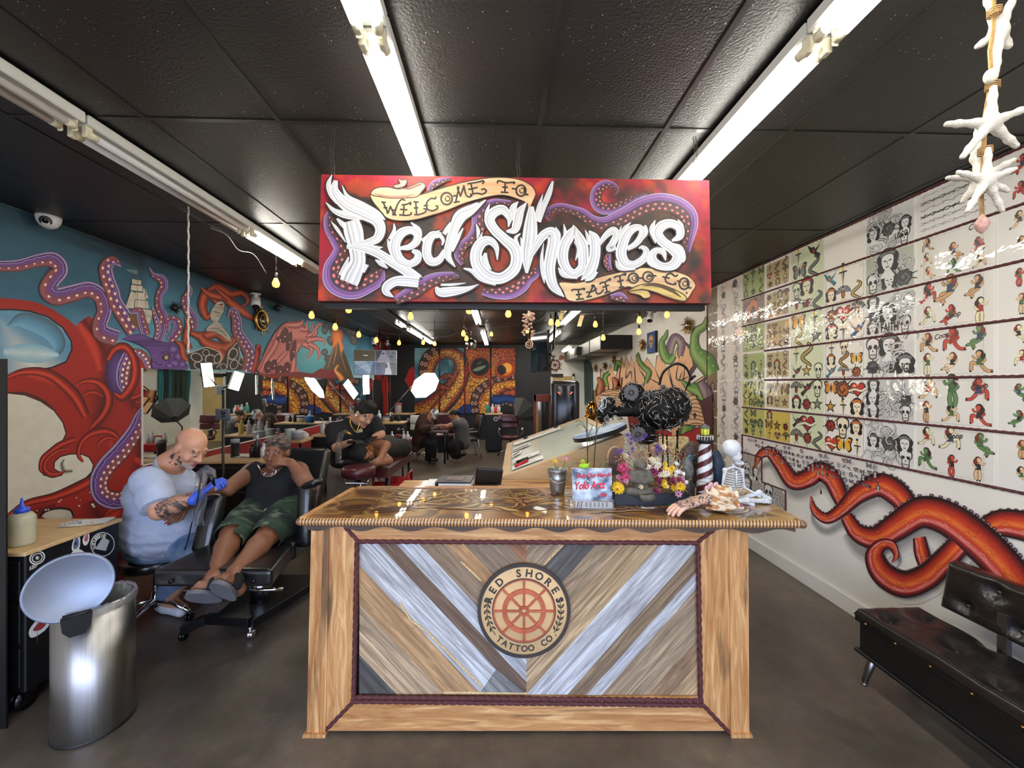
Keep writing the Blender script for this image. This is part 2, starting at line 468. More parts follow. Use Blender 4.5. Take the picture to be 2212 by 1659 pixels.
M_white=mat('white_wall_paint',(226,222,212),.6,var=.04,scale=3,bump=.12,bscale=120)
M_black=mat('black_wall_paint',(30,31,33),.5,var=.15,scale=3,bump=.15,bscale=90)
M_blk=mat('black_paint',(16,16,17),.45,var=.2,bump=.05)
M_blkg=mat('black_gloss',(12,12,13),.18,var=.1)
M_chrome=mat('chrome',(215,215,218),.12,1.0,var=.05)
M_steel=mat('brushed_steel',(150,148,146),.34,1.0,var=.12,scale=4,stretch=(40,40,.6))
M_paint=mat('mural_paint',attr=True,rough=.6,var=.06,scale=14,bump=.1,bscale=110)
M_paper=mat('printed_paper',attr=True,rough=.5,var=.03,scale=6)
M_vc=mat('tinted_plastic',attr=True,rough=.4,var=.05)
M_glass=mat('clear_glass',(255,255,255),.02,trans=1.0,var=0)
M_rope=mat('oxblood_rope',(84,42,44),.75,var=.25,scale=60,bump=.2,bscale=300)
T=.12
struct('floor',MB().box2((XL-T,YF-1.5,-.1),(XR+T,YB+T,0)),_M['stained_concrete'])
struct('ceiling',MB().box2((XL-T,YF-T,ZC),(XR+T,YB+T,ZC+.1)),_M['black_ceiling'])
struct('wall_left',MB().box2((XL-T,YF,0),(XL,YB,ZC)),M_white)
struct('wall_right',MB().box2((XR,YF,0),(XR+T,YB,ZC)),M_white)
struct('wall_back',MB().box2((XL-T,YB,0),(XR+T,YB+T,ZC)),M_black)
f=MB()
f.box2((XL-T,YF-T,0),(XR+T,YF,.35));f.box2((XL-T,YF-T,2.72),(XR+T,YF,ZC))
f.box2((XL-T,YF-T,.35),(XL+.25,YF,2.72));f.box2((XR-.25,YF-T,.35),(XR+T,YF,2.72))
struct('wall_front',f,M_black)
wf=MB()
for x in(XL+.25,-1.35,.75,XR-.25):wf.box2((x-.03,YF-.1,.35),(x+.03,YF-.02,2.72))
wf.box2((XL+.25,YF-.1,.35),(XR-.25,YF-.02,.4));wf.box2((XL+.25,YF-.1,2.67),(XR-.25,YF-.02,2.72))
struct('window_1',wf,M_steel)
pl=bpy.data.lights.new('daylight_portal','AREA');pl.shape='RECTANGLE';pl.size=XR-XL-.5;pl.size_y=2.37;pl.cycles.is_portal=True
po=bpy.data.objects.new('daylight_portal',pl);COL.objects.link(po);po.location=((XL+XR)/2,YF-.13,1.535);po.rotation_euler=(pi/2,0,0)
b_=MB();b_.box2((XR-.03,YF,0),(XR,YB,.13),bevel=.004)
struct('baseboard_right',b_,M_white)
g=MB();g2=MB()
M_bar=mat('black_ceiling_bar',(26,25,25),.35,var=.1)
X0=2.69-.14
xs=[at_z(px,276,ZC).x for px in(322,603,1165,1432,1702,1977)]
x0=xs[2]
for k in range(-6,5):
 x=x0+k*.61
 if XL+.05<x<XR-.05:g.box2((x-.012,YF,ZC-.004),(x+.012,YB,ZC+.002))
for k in range(-3,9):
 y=1.9+k*1.22
 if y>YF:g.box2((XL,y-.012,ZC-.004),(XR,y+.012,ZC+.001))
struct('ceiling_grid',g,M_bar)
# ---------------------------------------------------------------- fluorescent strip fixtures
M_tube_on=mat('lit_tube',(255,255,255),.4,var=0,emit=(255,250,238),estr=36)
M_tube_off=mat('unlit_tube',(216,214,212),.3,var=.02)
M_enamel=mat('white_enamel',(205,204,200),.35,var=.04)
M_holder=mat('lamp_holder',(225,218,190),.4,var=.05)
def strip(x,y0,y1,label,lit=(1,),z=ZC-.012,body=None,dx=0.0,segs=None,group='fluorescent strip lights on the ceiling'):
 """two-tube strip; segs = [(ya, yb, on)]"""
 t=thing('strip_light',label,'ceiling light',(x,y0,z),rz=-dx,group=group)
 ln=y1-y0
 h=MB();h.box2((-.055,0,-.05),(.055,ln,0),bevel=.006);h.build('housing',body or M_enamel,t)
 for(a,b,on)in(segs or[(0,ln,True)]):
  for sx in(-1,1):
   q=MB();q.cyl((sx*.032,a+.035,-.078),(sx*.032,b-.035,-.078),.0165,seg=12)
   q.build('tube',M_tube_on if on else M_tube_off,t)
   for e,s_ in((a,1),(b,-1)):
    k=MB();k.box2((sx*.032-.012,e+s_*.006-.006,-.1),(sx*.032+.012,e+s_*.026+.006,-.048),bevel=.004)
    k.cyl((sx*.032,e+s_*.02,-.078),(sx*.032,e+s_*.055,-.078),.0172,seg=12)
    k.build('lamp_holder',M_holder,t)
 return t
strip(-.42,-1.12,1.32,'lit double-tube strip light left of centre, cut off by the top edge of the picture')
strip(-.42,1.325,3.77,'lit double-tube strip light running to the left half of the hanging sign')
strip(-.39,5.2,7.6,'lit double-tube strip light just below the middle of the sign')
strip(-.36,8.6,11.6,'lit double-tube strip light beside the mirror ball')
strip(1.08,-1.14,1.30,'lit double-tube strip light on the right, cut off by the top edge of the picture')
strip(1.08,1.305,3.75,'lit double-tube strip light running to the right end of the hanging sign')
strip(1.22,5.2,7.6,'lit double-tube strip light with a curled cord, below the right half of the sign',dx=0)
strip(1.32,8.6,11.6,'lit double-tube strip light past the ceiling pole, right of the shell mobile')
strip(-1.905,-.6,1.85,'strip light with two dead tubes at the left edge of the picture',segs=[(0,2.44,False)])
strip(-1.905,1.86,4.3,'half-lit strip light, its dead near tubes ending at a lit far end',segs=[(0,1.19,False),(1.21,2.02,True)])
strip(-1.895,8.35,11.3,'lit double-tube strip light farthest along the left row',segs=[(0,2.95,True)])
strip(-1.895,4.35,8.1,'long dark strip light housing with one lit tube stub at its far end',body=M_bar,segs=[(3.1,3.7,True)])
strip(1.92,10.6,11.9,'short lit strip light low in front of the ship wheel wall',z=2.80)
# ==== hanging welcome sign
_sn=V((0,-cos(radians(2.4)),sin(radians(2.4))));_sp=at_y(1112,515,1.9)
def on_sign(px,py):
 d=ray(px,py);return CAM+d*((_sp-CAM).dot(_sn)/d.dot(_sn))
def zs(ox,oy,k):
 return lambda pts:[(ox+p[0]*k,oy+p[1]*k)+tuple(q*k for q in p[2:])for p in pts]
ZA,ZB,ZD=zs(680,370,.17483),zs(960,370,.17483),zs(1240,370,.17483)
W1,W2,W3,W4=C(232,232,236),C(188,191,200),C(218,220,226),C(150,153,163)
BR=[(-1,W1),(-.72,W3),(-.5,W2),(-.38,W1),(-.1,W3),(.12,W2),(.3,W1),(.55,W4),(.68,W1),(1,W1)]
def suckers(P,pts,off,n,size,c1,c2,two=0.0,asp=.75,hole=None):
 Q=spline(pts,24);L=[0]
 for a,b in zip(Q,Q[1:]):L.append(L[-1]+sqrt((a[0]-b[0])**2+(a[1]-b[1])**2))
 for i in range(n):
  for sd in((0,)if not two else(-1,1)):
   d=L[-1]*(i+.5+(.25*sd if two else 0))/n
   k=max(1,next((j for j in range(1,len(L))if L[j]>=d),len(L)-1))
   a,b=Q[k-1],Q[k];nx,ny=nrm2(a,b);w=b[2]
   o=(off+sd*two)*w/2
   c=(b[0]+nx*o,b[1]+ny*o);r=size*w/2
   if r<.05:continue
   ang=atan2(b[1]-a[1],b[0]-a[0])
   P.disc(c,r,r*asp,hole or c2,hole or c2,ang,12)
   P.disc(c,r,r*asp,c1,c2,ang,14,rin=.5)
def sign():
 t=thing('hanging_sign','wide painted welcome sign with white brush lettering hung over the counter','sign',on_sign(1112,515))
 inv=Matrix.Translation(-on_sign(1112,515))
 TL,TR,BL,BRc=(694,377),(1532,389.5),(687,650),(1537,655)
 c=[on_sign(*q)for q in(TL,TR,BRc,BL)]
 back=[p-_sn*.045 for p in c]
 b=MB();b.add(c+back,[(0,1,2,3)[::-1],(4,5,6,7),(0,1,5,4),(1,2,6,5),(2,3,7,6),(3,0,4,7)],inv)
 b.build('canvas_panel',mat('sign_canvas_edge',(96,44,50),.7,var=.3,scale=9),t)
 fr=MB()
 fr.box2((c[3].x+.01,back[3].y-.004,back[3].z-.024),(c[2].x-.01,back[3].y+.03,back[3].z+.012),M=inv);fr.build('bottom_rail',M_blk,t)
 P=Paint(on_sign,_sn)
 def w(u,v):
  x=TL[0]+(TR[0]-TL[0])*u;xb=BL[0]+(BRc[0]-BL[0])*u;y=TL[1]+(TR[1]-TL[1])*u;yb=BL[1]+(BRc[1]-BL[1])*u
  return(x+(xb-x)*v,y+(yb-y)*v)
 dk,red,mag,org,brn=C(44,38,36),C(160,34,46),C(136,32,72),C(190,66,38),C(78,52,40)
 def bgc(x,y):
  u,v=(x-690)/845,(y-380)/270
  e=min(u*3,(1-u)*3.4,v*1.25,(1-v)*1.5+.15)
  n=fbm(x*.018,y*.018);n2=fbm(x*.03+40,y*.03+9)
  a=max(0,min(1,(e+(n-.5)*.9)*3.2-.2))
  rc=mixc(mixc(mag,red,min(1,n*1.7)),org,max(0,min(1,(n2-.5)*5)))
  ce=mixc(dk,brn,max(0,min(1,(n2-.4)*3)))
  ce=mixc(ce,org,max(0,min(.5,(fbm(x*.02+70,y*.02+31)-.56)*5)))
  return mixc(rc,ce,1-(1-a)**2.6)
 P.field(0,0,1,1,150,50,bgc,warp=w)
 PU,PL,PD=C(132,92,150),C(196,188,222),C(70,52,70)
 BB=C(74,54,50);SR,SP=C(206,84,92),C(226,140,140)
 def tent(pts,side,n,size=.2,off=.35,two=.3,c1=SR,c2=SP):
  s=side
  pr=[(-1*s,BB),(-.9*s,BB),(-.3*s,C(84,58,60)),(.1*s,PD),(.35*s,PU),(.62*s,C(150,108,172)),(.85*s,C(120,84,140)),(.93*s,PL),(1*s,C(60,48,58))]
  pr.sort(key=lambda q:q[0])
  P.ribbon(pts,pr,10);suckers(P,pts,-off*s,n,size,c1,c2,two)
  Q=spline(pts,10);P.line([(q[0]+nrm2(Q[i-1]if i else q,Q[i+1]if not i else q)[0]*.45*s*q[2]/2+R0.uniform(-.6,.6),q[1]+nrm2(Q[i-1]if i else q,Q[i+1]if not i else q)[1]*.45*s*q[2]/2+R0.uniform(-.6,.6))for i,q in enumerate(Q)],.7,C(40,28,44))
 tent(ZD([(500,290,20),(535,235,40),(480,175,80),(370,170,120),(285,250,140),(275,370,150),(340,450,150),(470,460,140),(600,410,110),(760,320,70),(900,270,30)]),1,17,.2,.3,.28)
 big=ZB([(1310,610,30),(1275,540,70),(1330,475,100),(1450,450,110),(1600,490,120)])+ZD([(100,530,140),(230,620,150),(380,650,170),(540,590,190),(700,510,210),(850,430,220),(1050,385,230),(1250,420,230),(1390,520,230),(1430,640,210),(1415,780,170),(1400,900,120),(1400,1000,60)])
 tent(big,-1,26,.17,.42,.24)
 tent(ZA([(190,500,60),(175,600,120),(190,720,130),(270,850,160),(320,960,170),(280,1080,190),(220,1200,220),(235,1350,260),(340,1440,250),(490,1470,230),(650,1410,210),(780,1320,190),(840,1210,60)]),1,17,.2,.42,.25)
 tent(ZA([(1000,1600,100),(1200,1500,170),(1350,1400,170),(1500,1330,150),(1680,1300,110)])+ZB([(110,1305,90),(190,1315,30)]),-1,9,.2,.35,.3)
 tent(ZB([(460,1490,80),(620,1510,140),(800,1500,170),(940,1430,170),(1030,1330,140),(1120,1270,110),(1160,1150,30)]),1,9,.24,.35,.25)
 tent(ZB([(820,400,60),(600,410,120),(440,540,170),(420,700,170),(340,830,130),(230,930,120),(180,1040,120),(230,1160,60)]),1,12,.22,.35,.28)
 tent(ZA([(1400,260,40),(1480,170,90),(1580,125,70),(1680,105,40)]),-1,4,.3,.2,.3)
 tent(ZD([(420,1020,60),(400,1130,100),(440,1230,60)]),-1,4,.25,.3,.2)
 tent(ZD([(440,1560,60),(560,1560,120),(640,1600,60)]),-1,2,.25,.3,.2)
 T1,T2,T3,DK=C(232,202,160),C(214,152,108),C(190,150,120),C(58,44,38)
 def bcol(y0,y1,a=T1,b=T2):
  return lambda p:mixc(a,b,max(0,min(1,(fbm(p[0]*.05,p[1]*.05)-.35)*2.2)))
 def banner(poly,a=T1,b_=T2):
  Q=spline(poly,6,True);cx=sum(q[0]for q in Q)/len(Q);cy_=sum(q[1]for q in Q)/len(Q)
  P.line(Q+[Q[0]],4.5,DK);P.poly(Q,bcol(0,0,a,b_))
 w1=ZA([(700,300),(800,322),(960,342),(1140,325),(1290,312),(1450,265),(1716,185)])+ZB([(300,140),(600,95),(880,110),(1050,180),(1120,280),(1090,370),(1045,465),(1005,395),(900,345),(720,300),(520,325),(250,400),(0,500)])+ZA([(1450,545),(1250,600),(1050,615),(900,580),(800,470),(725,375)])
 banner(w1)
 banner(ZA([(705,290),(760,228),(900,212),(1050,238),(1200,200),(1310,155),(1365,190),(1320,262),(1255,322),(1100,335),(950,338),(800,318)]),C(226,196,160),C(206,164,140))
 P.line(ZA([(1060,225),(1180,225),(1290,180),(1340,165)]),4,C(120,84,70),6,1)
 P.line(ZA([(740,290),(900,325),(1100,325),(1250,300)]),5,C(168,124,104),6,1)
 banner(ZA([(985,190),(1060,165),(1040,112),(1080,125),(1138,125),(1125,175),(1080,205),(1010,215)]),C(200,160,150),C(170,120,116))
 w2=ZD([(-180,1385),(0,1392),(130,1370),(350,1310),(560,1260),(750,1212),(950,1207),(1200,1240),(1400,1310),(1485,1410),(1440,1500),(1370,1595),(1290,1605),(1150,1560),(1000,1500),(850,1455),(720,1440),(640,1430),(450,1500),(250,1570),(50,1610),(-80,1590),(-130,1490)])
 banner(w2,C(226,200,150),C(196,150,120))
 banner(ZD([(665,1490),(800,1420),(1000,1400),(1200,1460),(1360,1550),(1345,1605),(1150,1555),(1000,1495),(850,1460),(760,1470)]),C(222,196,120),C(150,116,66))
 P.line(ZD([(830,1425),(1000,1410),(1180,1470),(1310,1560)]),[1,8,9,2],C(86,66,44),8)
 banner(ZD([(680,1500),(800,1480),(900,1490),(930,1550),(860,1570),(800,1530)]),C(214,186,116),C(140,110,66))
 K=C(46,42,42)
 def st(z,pts,w_=3.6,sm=6):P.line(z(pts),w_,K,sm if len(pts)>2 else 0)
 for z,pts in[(ZA,[(828,392),(885,398)]),(ZA,[(852,396),(915,535)]),(ZA,[(908,535),(945,440)]),(ZA,[(938,440),(990,555)]),(ZA,[(985,555),(1025,430),(1075,362),(1125,372)]),(ZA,[(855,462),(905,462)]),(ZA,[(965,490),(1012,495)]),(ZA,[(890,520),(920,530)]),(ZA,[(960,545),(1015,552)]),(ZA,[(1108,425),(1100,552)]),(ZA,[(1048,548),(1130,556),(1190,545),(1196,515)]),(ZA,[(1078,428),(1140,420),(1192,398),(1182,432)]),(ZA,[(1060,482),(1150,488)]),(ZA,[(1252,392),(1264,550)]),(ZA,[(1222,388),(1288,394)]),(ZA,[(1232,548),(1300,545),(1370,515),(1380,480),(1345,475)]),(ZA,[(1228,466),(1285,462)]),(ZA,[(1502,322),(1490,352),(1440,348),(1388,400),(1395,475),(1455,500),(1515,475),(1520,445),(1495,440)]),(ZA,[(1350,438),(1405,432)]),(ZB,[(158,210),(178,222),(140,400)]),(ZB,[(118,398),(190,385)]),(ZB,[(160,215),(205,325)]),(ZB,[(200,325),(245,185)]),(ZB,[(240,190),(268,300),(310,330),(345,308)]),(ZB,[(108,318),(160,312)]),(ZB,[(330,165),(356,298)]),(ZB,[(285,170),(400,150),(485,132),(472,172)]),(ZB,[(296,238),(412,212)]),(ZB,[(315,302),(400,285),(470,295),(518,262),(492,230),(455,242)]),(ZB,[(655,165),(668,130),(760,155),(862,150),(850,170)]),(ZB,[(752,150),(746,275)]),(ZB,[(695,270),(790,276)]),(ZB,[(712,210),(785,212)]),(ZB,[(830,226),(890,232)]),(ZB,[(985,195),(1000,290),(1035,300)]),(ZD,[(-32,1490),(-20,1470),(60,1468),(122,1455),(112,1478)]),(ZD,[(48,1470),(58,1590)]),(ZD,[(18,1592),(118,1580)]),(ZD,[(18,1534),(92,1526)]),(ZD,[(232,1420),(165,1560)]),(ZD,[(205,1428),(240,1418),(275,1515),(320,1512),(358,1468)]),(ZD,[(142,1502),(210,1495),(275,1455)]),(ZD,[(148,1562),(215,1550)]),(ZD,[(308,1408),(330,1385),(380,1375),(440,1335),(432,1362)]),(ZD,[(375,1370),(402,1500)]),(ZD,[(368,1512),(440,1490)]),(ZD,[(345,1442),(425,1412)]),(ZD,[(488,1330),(505,1308),(560,1300),(628,1272),(618,1300)]),(ZD,[(556,1300),(578,1440)]),(ZD,[(545,1446),(608,1432)]),(ZD,[(525,1372),(605,1352)]),(ZD,[(640,1355),(690,1352)]),(ZD,[(750,1325),(850,1328)]),(ZD,[(890,1305),(1008,1298)]),(ZD,[(1272,1285),(1240,1305),(1180,1268),(1122,1310),(1128,1372),(1190,1402),(1245,1402),(1232,1380)]),(ZD,[(1080,1310),(1172,1330)]),(ZD,[(1260,1362),(1310,1370)]),(ZD,[(1385,1340),(1405,1440),(1440,1445)])]:
  st(z,pts)
 for z,c_,rx,ry in[(ZA,(1632,350),78,84),(ZB,(945,252),68,76),(ZD,(725,1328),70,68),(ZD,(905,1312),72,70),(ZD,(1348,1396),68,78)]:
  q=z([c_])[0];ring=[(q[0]+rx*.17483*.88*cos(a*pi/12),q[1]+ry*.17483*.88*sin(a*pi/12))for a in range(25)]
  P.line(ring,3.6,K)
  P.line([(q[0]+2+5*cos(a),q[1]+5.5*sin(a))for a in(-2.2,-1.2,-.2,.8,1.8,2.8,3.6)],2.2,K,4)
 q=ZD([(1380,1510)])[0];P.disc(q,2.2,2.2,K)
 HALO=C(50,40,38)
 def brush(pts,halo=False):
  if halo:P.ribbon([(a,b_,c_+7)for a,b_,c_ in pts],[(-1,HALO),(1,HALO)],8);return
  P.ribbon(pts,BR,10)
 S=[]
 S+=[ZA(x)for x in[[(215,635,8),(290,730,40),(395,890,14)],[(285,598,20),(350,660,60),(430,740,60)],[(430,1070,20),(380,1200,60),(322,1292,40)],[(650,1160,60),(610,1260,30)],[(455,625,200),(490,760,235),(525,950,195),(540,1130,190),(470,1290,235),(430,1385,230)],[(222,62,10),(185,180,60),(215,300,60),(300,400,60)],[(150,400,8),(260,505,60),(430,560,90),(640,590,50)],[(350,190,6),(420,330,50),(600,440,90),(780,535,70),(880,615,10)],[(270,130,50),(262,270,110),(400,430,150),(600,525,160),(760,610,140),(820,720,128),(780,840,110),(660,890,80),(500,910,30)],[(405,945,44),(560,950,90),(760,1010,110),(960,1130,115),(1140,1240,125),(1290,1345,120)],[(620,920,40),(760,955,50),(850,950,6)],[(757,1105,14),(830,1150,60),(910,1210,14)],[(1180,1240,40),(1340,1325,6)],[(1290,1385,120),(1130,1365,130),(1000,1370,115),(905,1430,115),(895,1500,90),(980,1562,12)],[(985,660,12),(990,740,40),(930,850,36)],[(908,850,12),(930,930,50),(960,1010,60)],[(1195,645,12),(1290,740,60),(1322,850,12)],[(1060,962,40),(1180,945,75),(1262,880,95),(1272,790,92),(1190,740,92),(1080,775,115),(1005,880,132),(1000,1000,135),(1060,1110,125),(1170,1155,90),(1265,1110,95),(1278,1030,84),(1210,990,40)],[(1330,872,40),(1440,800,52),(1550,745,10)],[(1570,800,60),(1460,805,100),(1400,900,112),(1390,1040,112),(1445,1125,105),(1540,1105,90),(1615,990,60)],[(1575,930,12),(1590,860,40),(1540,790,50)],[(1500,1440,30),(1560,1500,110),(1716,1490,110),(1890,1460,60),(2030,1405,6)],[(1560,1412,26),(1716,1408,30),(1870,1388,6)]]]
 S+=[ZB(x)for x in[[(80,640,10),(40,720,50),(0,790,50)],[(235,715,12),(160,850,55),(95,1000,40)],[(415,405,20),(190,540,90),(110,700,80)],[(512,370,14),(340,500,90),(210,570,140),(135,700,125),(75,880,105),(45,1050,85),(138,1195,10)],[(560,420,10),(525,520,44),(515,640,40)],[(395,665,10),(420,760,44),(405,850,12)],[(470,765,8),(440,850,40)],[(240,1210,14),(340,1240,50),(460,1330,76),(640,1395,60)],[(940,780,10),(880,840,44),(910,940,40)],[(910,390,10),(850,470,84),(840,620,60)],[(1012,400,10),(925,530,110),(895,660,112),(860,740,90),(765,755,24)],[(790,700,14),(800,590,70),(720,490,112),(610,525,124),(560,620,124),(620,735,120),(740,850,124),(860,960,150),(892,1090,142),(850,1230,142),(700,1330,134),(540,1305,152),(420,1180,152),(392,1030,142),(455,900,130),(560,870,100),(640,950,66),(655,1110,8)],[(510,1020,30),(500,1130,90),(580,1225,10)],[(1335,140,24),(1292,280,66),(1220,460,66),(1160,640,56)],[(1210,300,8),(1170,450,54),(1130,620,60)],[(940,830,8),(975,950,66),(1000,1110,50)],[(1070,450,60),(1065,650,150),(1050,850,182),(1022,1050,150),(1015,1270,30)],[(1040,1100,50),(1130,930,92),(1220,805,112),(1325,770,130),(1345,880,144),(1312,1060,144),(1292,1230,142),(1330,1400,122),(1400,1490,80),(1475,1560,8)],[(1370,700,8),(1410,800,44),(1400,930,14)],[(1222,900,6),(1200,1080,40),(1212,1250,54),(1232,1395,8)],[(1470,665,8),(1490,780,50),(1500,880,60)],[(1590,675,8),(1560,780,50)],[(1400,1200,10),(1470,1285,64),(1640,1325,30)],[(1605,690,20),(1545,800,124),(1475,930,134),(1455,1080,134),(1505,1215,116),(1600,1275,106),(1700,1200,122),(1710,1060,130),(1700,930,130),(1650,820,110),(1605,700,20)],[(1610,870,40),(1655,970,50),(1612,1115,8)]]]
 S+=[ZD(x)for x in[[(130,738,8),(165,830,44),(180,920,40)],[(180,750,20),(242,840,124),(252,960,132),(242,1090,132),(190,1230,134),(80,1358,10)],[(260,1240,70),(200,1320,70),(130,1362,20)],[(290,930,40),(385,805,72),(475,745,92),(512,800,84),(470,900,84),(425,970,74),(510,955,50)],[(575,688,8),(545,800,44),(520,880,20)],[(690,645,8),(620,720,54),(575,810,40)],[(868,680,26),(870,770,64),(825,870,10)],[(502,1110,10),(560,1200,64),(745,1215,30)],[(645,972,50),(760,900,72),(832,785,84),(805,712,72),(720,722,94),(640,800,114),(592,920,124),(572,1040,132),(622,1145,122),(730,1165,94),(850,1090,92),(880,995,72),(830,952,48),(785,965,10)],[(990,618,12),(950,740,64),(995,905,10)],[(1268,608,10),(1318,680,34),(1330,760,12)],[(1210,905,16),(1290,970,84),(1340,1080,54),(1330,1145,8)],[(888,1050,8),(910,1130,44),(955,1195,8)],[(1195,872,24),(1290,815,92),(1285,710,104),(1180,658,102),(1070,690,122),(1022,780,122),(1080,880,122),(1200,970,124),(1268,1060,132),(1220,1160,124),(1100,1190,94),(980,1140,112),(952,1050,102),(1010,990,74),(1090,1015,70),(1118,1115,10)]]]
 for x in S:brush(x,True)
 for x in S:brush(x)
 P.build('painted_front',M_paint,t,inv)
 M_chain=mat('dark_chain',(70,68,66),.35,1.0,var=.2)
 for i,(px,py,yy)in enumerate([(714,381,1.9),(1120,385,1.9),(1506,388,1.9)]):
  p=on_sign(px,py)-_sn*.02
  ch=MB()
  for dx in(-.006,.006):
   z=p.z-.002;n=int((ZC-.01-z)/.0125)
   for k in range(n):
    c_=V((p.x+dx+.004*sin(k*.5+i),p.y,z+.00625+k*.0125));a=pi/2*(k%2)+.4
    ch.tube([(c_.x+.0032*cos(q)*cos(a),c_.y+.0032*cos(q)*sin(a),c_.z+.0075*sin(q))for q in[j*pi/4 for j in range(8)]],.0011,5,closed=True)
  ch.tube([(p.x+.01*cos(q*pi/6),p.y,p.z+.012*sin(q*pi/6))for q in range(12)],.0018,6,closed=True)
  ch.build('chain',M_chain,t,inv)
 return t
sign()
# ==== reception desk
def text_geo(body,size=1.0,bold=.012,align='CENTER',shear=0.0,space=1.0):
 cu=bpy.data.curves.new('t','FONT');cu.body=body;cu.size=size;cu.offset=bold*size;cu.align_x=align;cu.shear=shear;cu.space_character=space
 cu.resolution_u=3
 o=bpy.data.objects.new('t',cu);COL.objects.link(o)
 dg=bpy.context.evaluated_depsgraph_get();dg.update()
 me=bpy.data.meshes.new_from_object(o.evaluated_get(dg))
 vs=[v.co.copy()for v in me.vertices];fs=[tuple(p.vertices)for p in me.polygons]
 bpy.data.objects.remove(o);bpy.data.curves.remove(cu);bpy.data.meshes.remove(me)
 return vs,fs
def wood(name,c1,c2,burn=(70,48,30),rot=0.0,axis='x',grain=14,rough=.5,knots=.5,attr=False,coat=0.0):
 m,N,L,b=node_mat(name)
 tc=N.new('ShaderNodeTexCoord');mp=N.new('ShaderNodeMapping');mp.inputs['Rotation'].default_value=(0,rot,0)
 L.new(tc.outputs['Object'],mp.inputs['Vector'])
 s={'x':(1.2,grain,grain),'z':(grain,grain,1.2),'y':(grain,1.2,grain)}[axis]
 m2=N.new('ShaderNodeMapping');m2.inputs['Scale'].default_value=s;L.new(mp.outputs['Vector'],m2.inputs['Vector'])
 n1=N.new('ShaderNodeTexNoise');n1.inputs['Scale'].default_value=2.2;n1.inputs['Detail'].default_value=7;n1.inputs['Roughness'].default_value=.62;n1.inputs['Distortion'].default_value=1.1
 L.new(m2.outputs['Vector'],n1.inputs['Vector'])
 n2=N.new('ShaderNodeTexNoise');n2.inputs['Scale'].default_value=.55;n2.inputs['Detail'].default_value=3;n2.inputs['Distortion'].default_value=2.0
 L.new(m2.outputs['Vector'],n2.inputs['Vector'])
 r=ramp(N,[(.32,C(c1)),(.52,C(*[int((c1[i]+c2[i])/2)for i in range(3)])),(.68,C(c2))]);L.new(n1.outputs['Fac'],r.inputs['Fac'])
 rb=ramp(N,[(.57,(0,0,0,1)),(.7,(knots,)*3+(1,))]);L.new(n2.outputs['Fac'],rb.inputs['Fac'])
 mx=N.new('ShaderNodeMix');mx.data_type='RGBA';L.new(rb.outputs['Color'],mx.inputs['Factor'])
 src=r.outputs['Color']
 if attr:
  at=N.new('ShaderNodeAttribute');at.attribute_name='Col'
  mm=N.new('ShaderNodeMix');mm.data_type='RGBA';mm.blend_type='MULTIPLY';mm.inputs['Factor'].default_value=1
  L.new(at.outputs['Color'],mm.inputs['A']);L.new(r.outputs['Color'],mm.inputs['B']);src=mm.outputs['Result']
 L.new(src,mx.inputs['A']);mx.inputs['B'].default_value=C(burn)
 L.new(mx.outputs['Result'],b.inputs['Base Color']);b.inputs['Roughness'].default_value=rough
 if coat:b.inputs['Coat Weight'].default_value=coat;b.inputs['Coat Roughness'].default_value=.08
 bp=N.new('ShaderNodeBump');bp.inputs['Strength'].default_value=.18;bp.inputs['Distance'].default_value=.004;L.new(n1.outputs['Fac'],bp.inputs['Height']);L.new(bp.outputs['Normal'],b.inputs['Normal'])
 return m
M_pineH=wood('burnt_pine_level',(160,104,56),(226,180,122),axis='x',coat=.25,knots=.8)
M_pineV=wood('burnt_pine_upright',(160,104,56),(226,180,122),axis='z',coat=.25,knots=.8)
M_ply=wood('pale_plywood',(196,160,112),(222,190,142),burn=(140,104,66),axis='x',grain=5,knots=.25)
M_plank=wood('weathered_plank_a',(150,145,140),(255,252,248),burn=(84,72,62),rot=radians(-46),axis='x',grain=22,attr=True,knots=.3,rough=.75)
M_plank2=wood('weathered_plank_b',(150,145,140),(255,252,248),burn=(84,72,62),rot=radians(47),axis='x',grain=22,attr=True,knots=.3,rough=.75)
def clip(poly,p,n):
 """keep the part of a 2-D polygon where (x-p).n >= 0"""
 out=[]
 for i in range(len(poly)):
  a,b=poly[i],poly[(i+1)%len(poly)]
  da=(a[0]-p[0])*n[0]+(a[1]-p[1])*n[1];db=(b[0]-p[0])*n[0]+(b[1]-p[1])*n[1]
  if da>=0:out.append(a)
  if(da>=0)!=(db>=0):
   t=da/(da-db);out.append((a[0]+(b[0]-a[0])*t,a[1]+(b[1]-a[1])*t))
 return out
DH=1.078
_dn=V((FW.x,FW.y,0));_lean=atan2(.03,1.05)
_dk_n=(-_dn*cos(_lean)+V((0,0,1))*sin(_lean));_dk_p=CAM+FW*2.012-V((0,0,HC))
def on_desk(px,py,out=0.0):
 d=ray(px,py);return CAM+d*((_dk_p-CAM).dot(_dk_n)/d.dot(_dk_n))+_dk_n*out
DESK0=V((0,0,0))+FW*2.3+RT*.08
DINV=Matrix.Rotation(TH,4,'Z')@Matrix.Translation(-DESK0)
Z5=zs(640,1020,.4973)
def slab_px(mb,pts,th,out=0.0,col=None):
 """a board traced on the desk front, th thick towards the room"""
 if len(pts)<3:return
 a=[on_desk(p[0],p[1],out+th)for p in pts];b=[on_desk(p[0],p[1],out)for p in pts];n=len(pts)
 mb.add(a+b,[tuple(range(n)),tuple(range(n,2*n))[::-1]]+[(i,n+i,n+(i+1)%n,(i+1)%n)for i in range(n)],DINV,col=col)
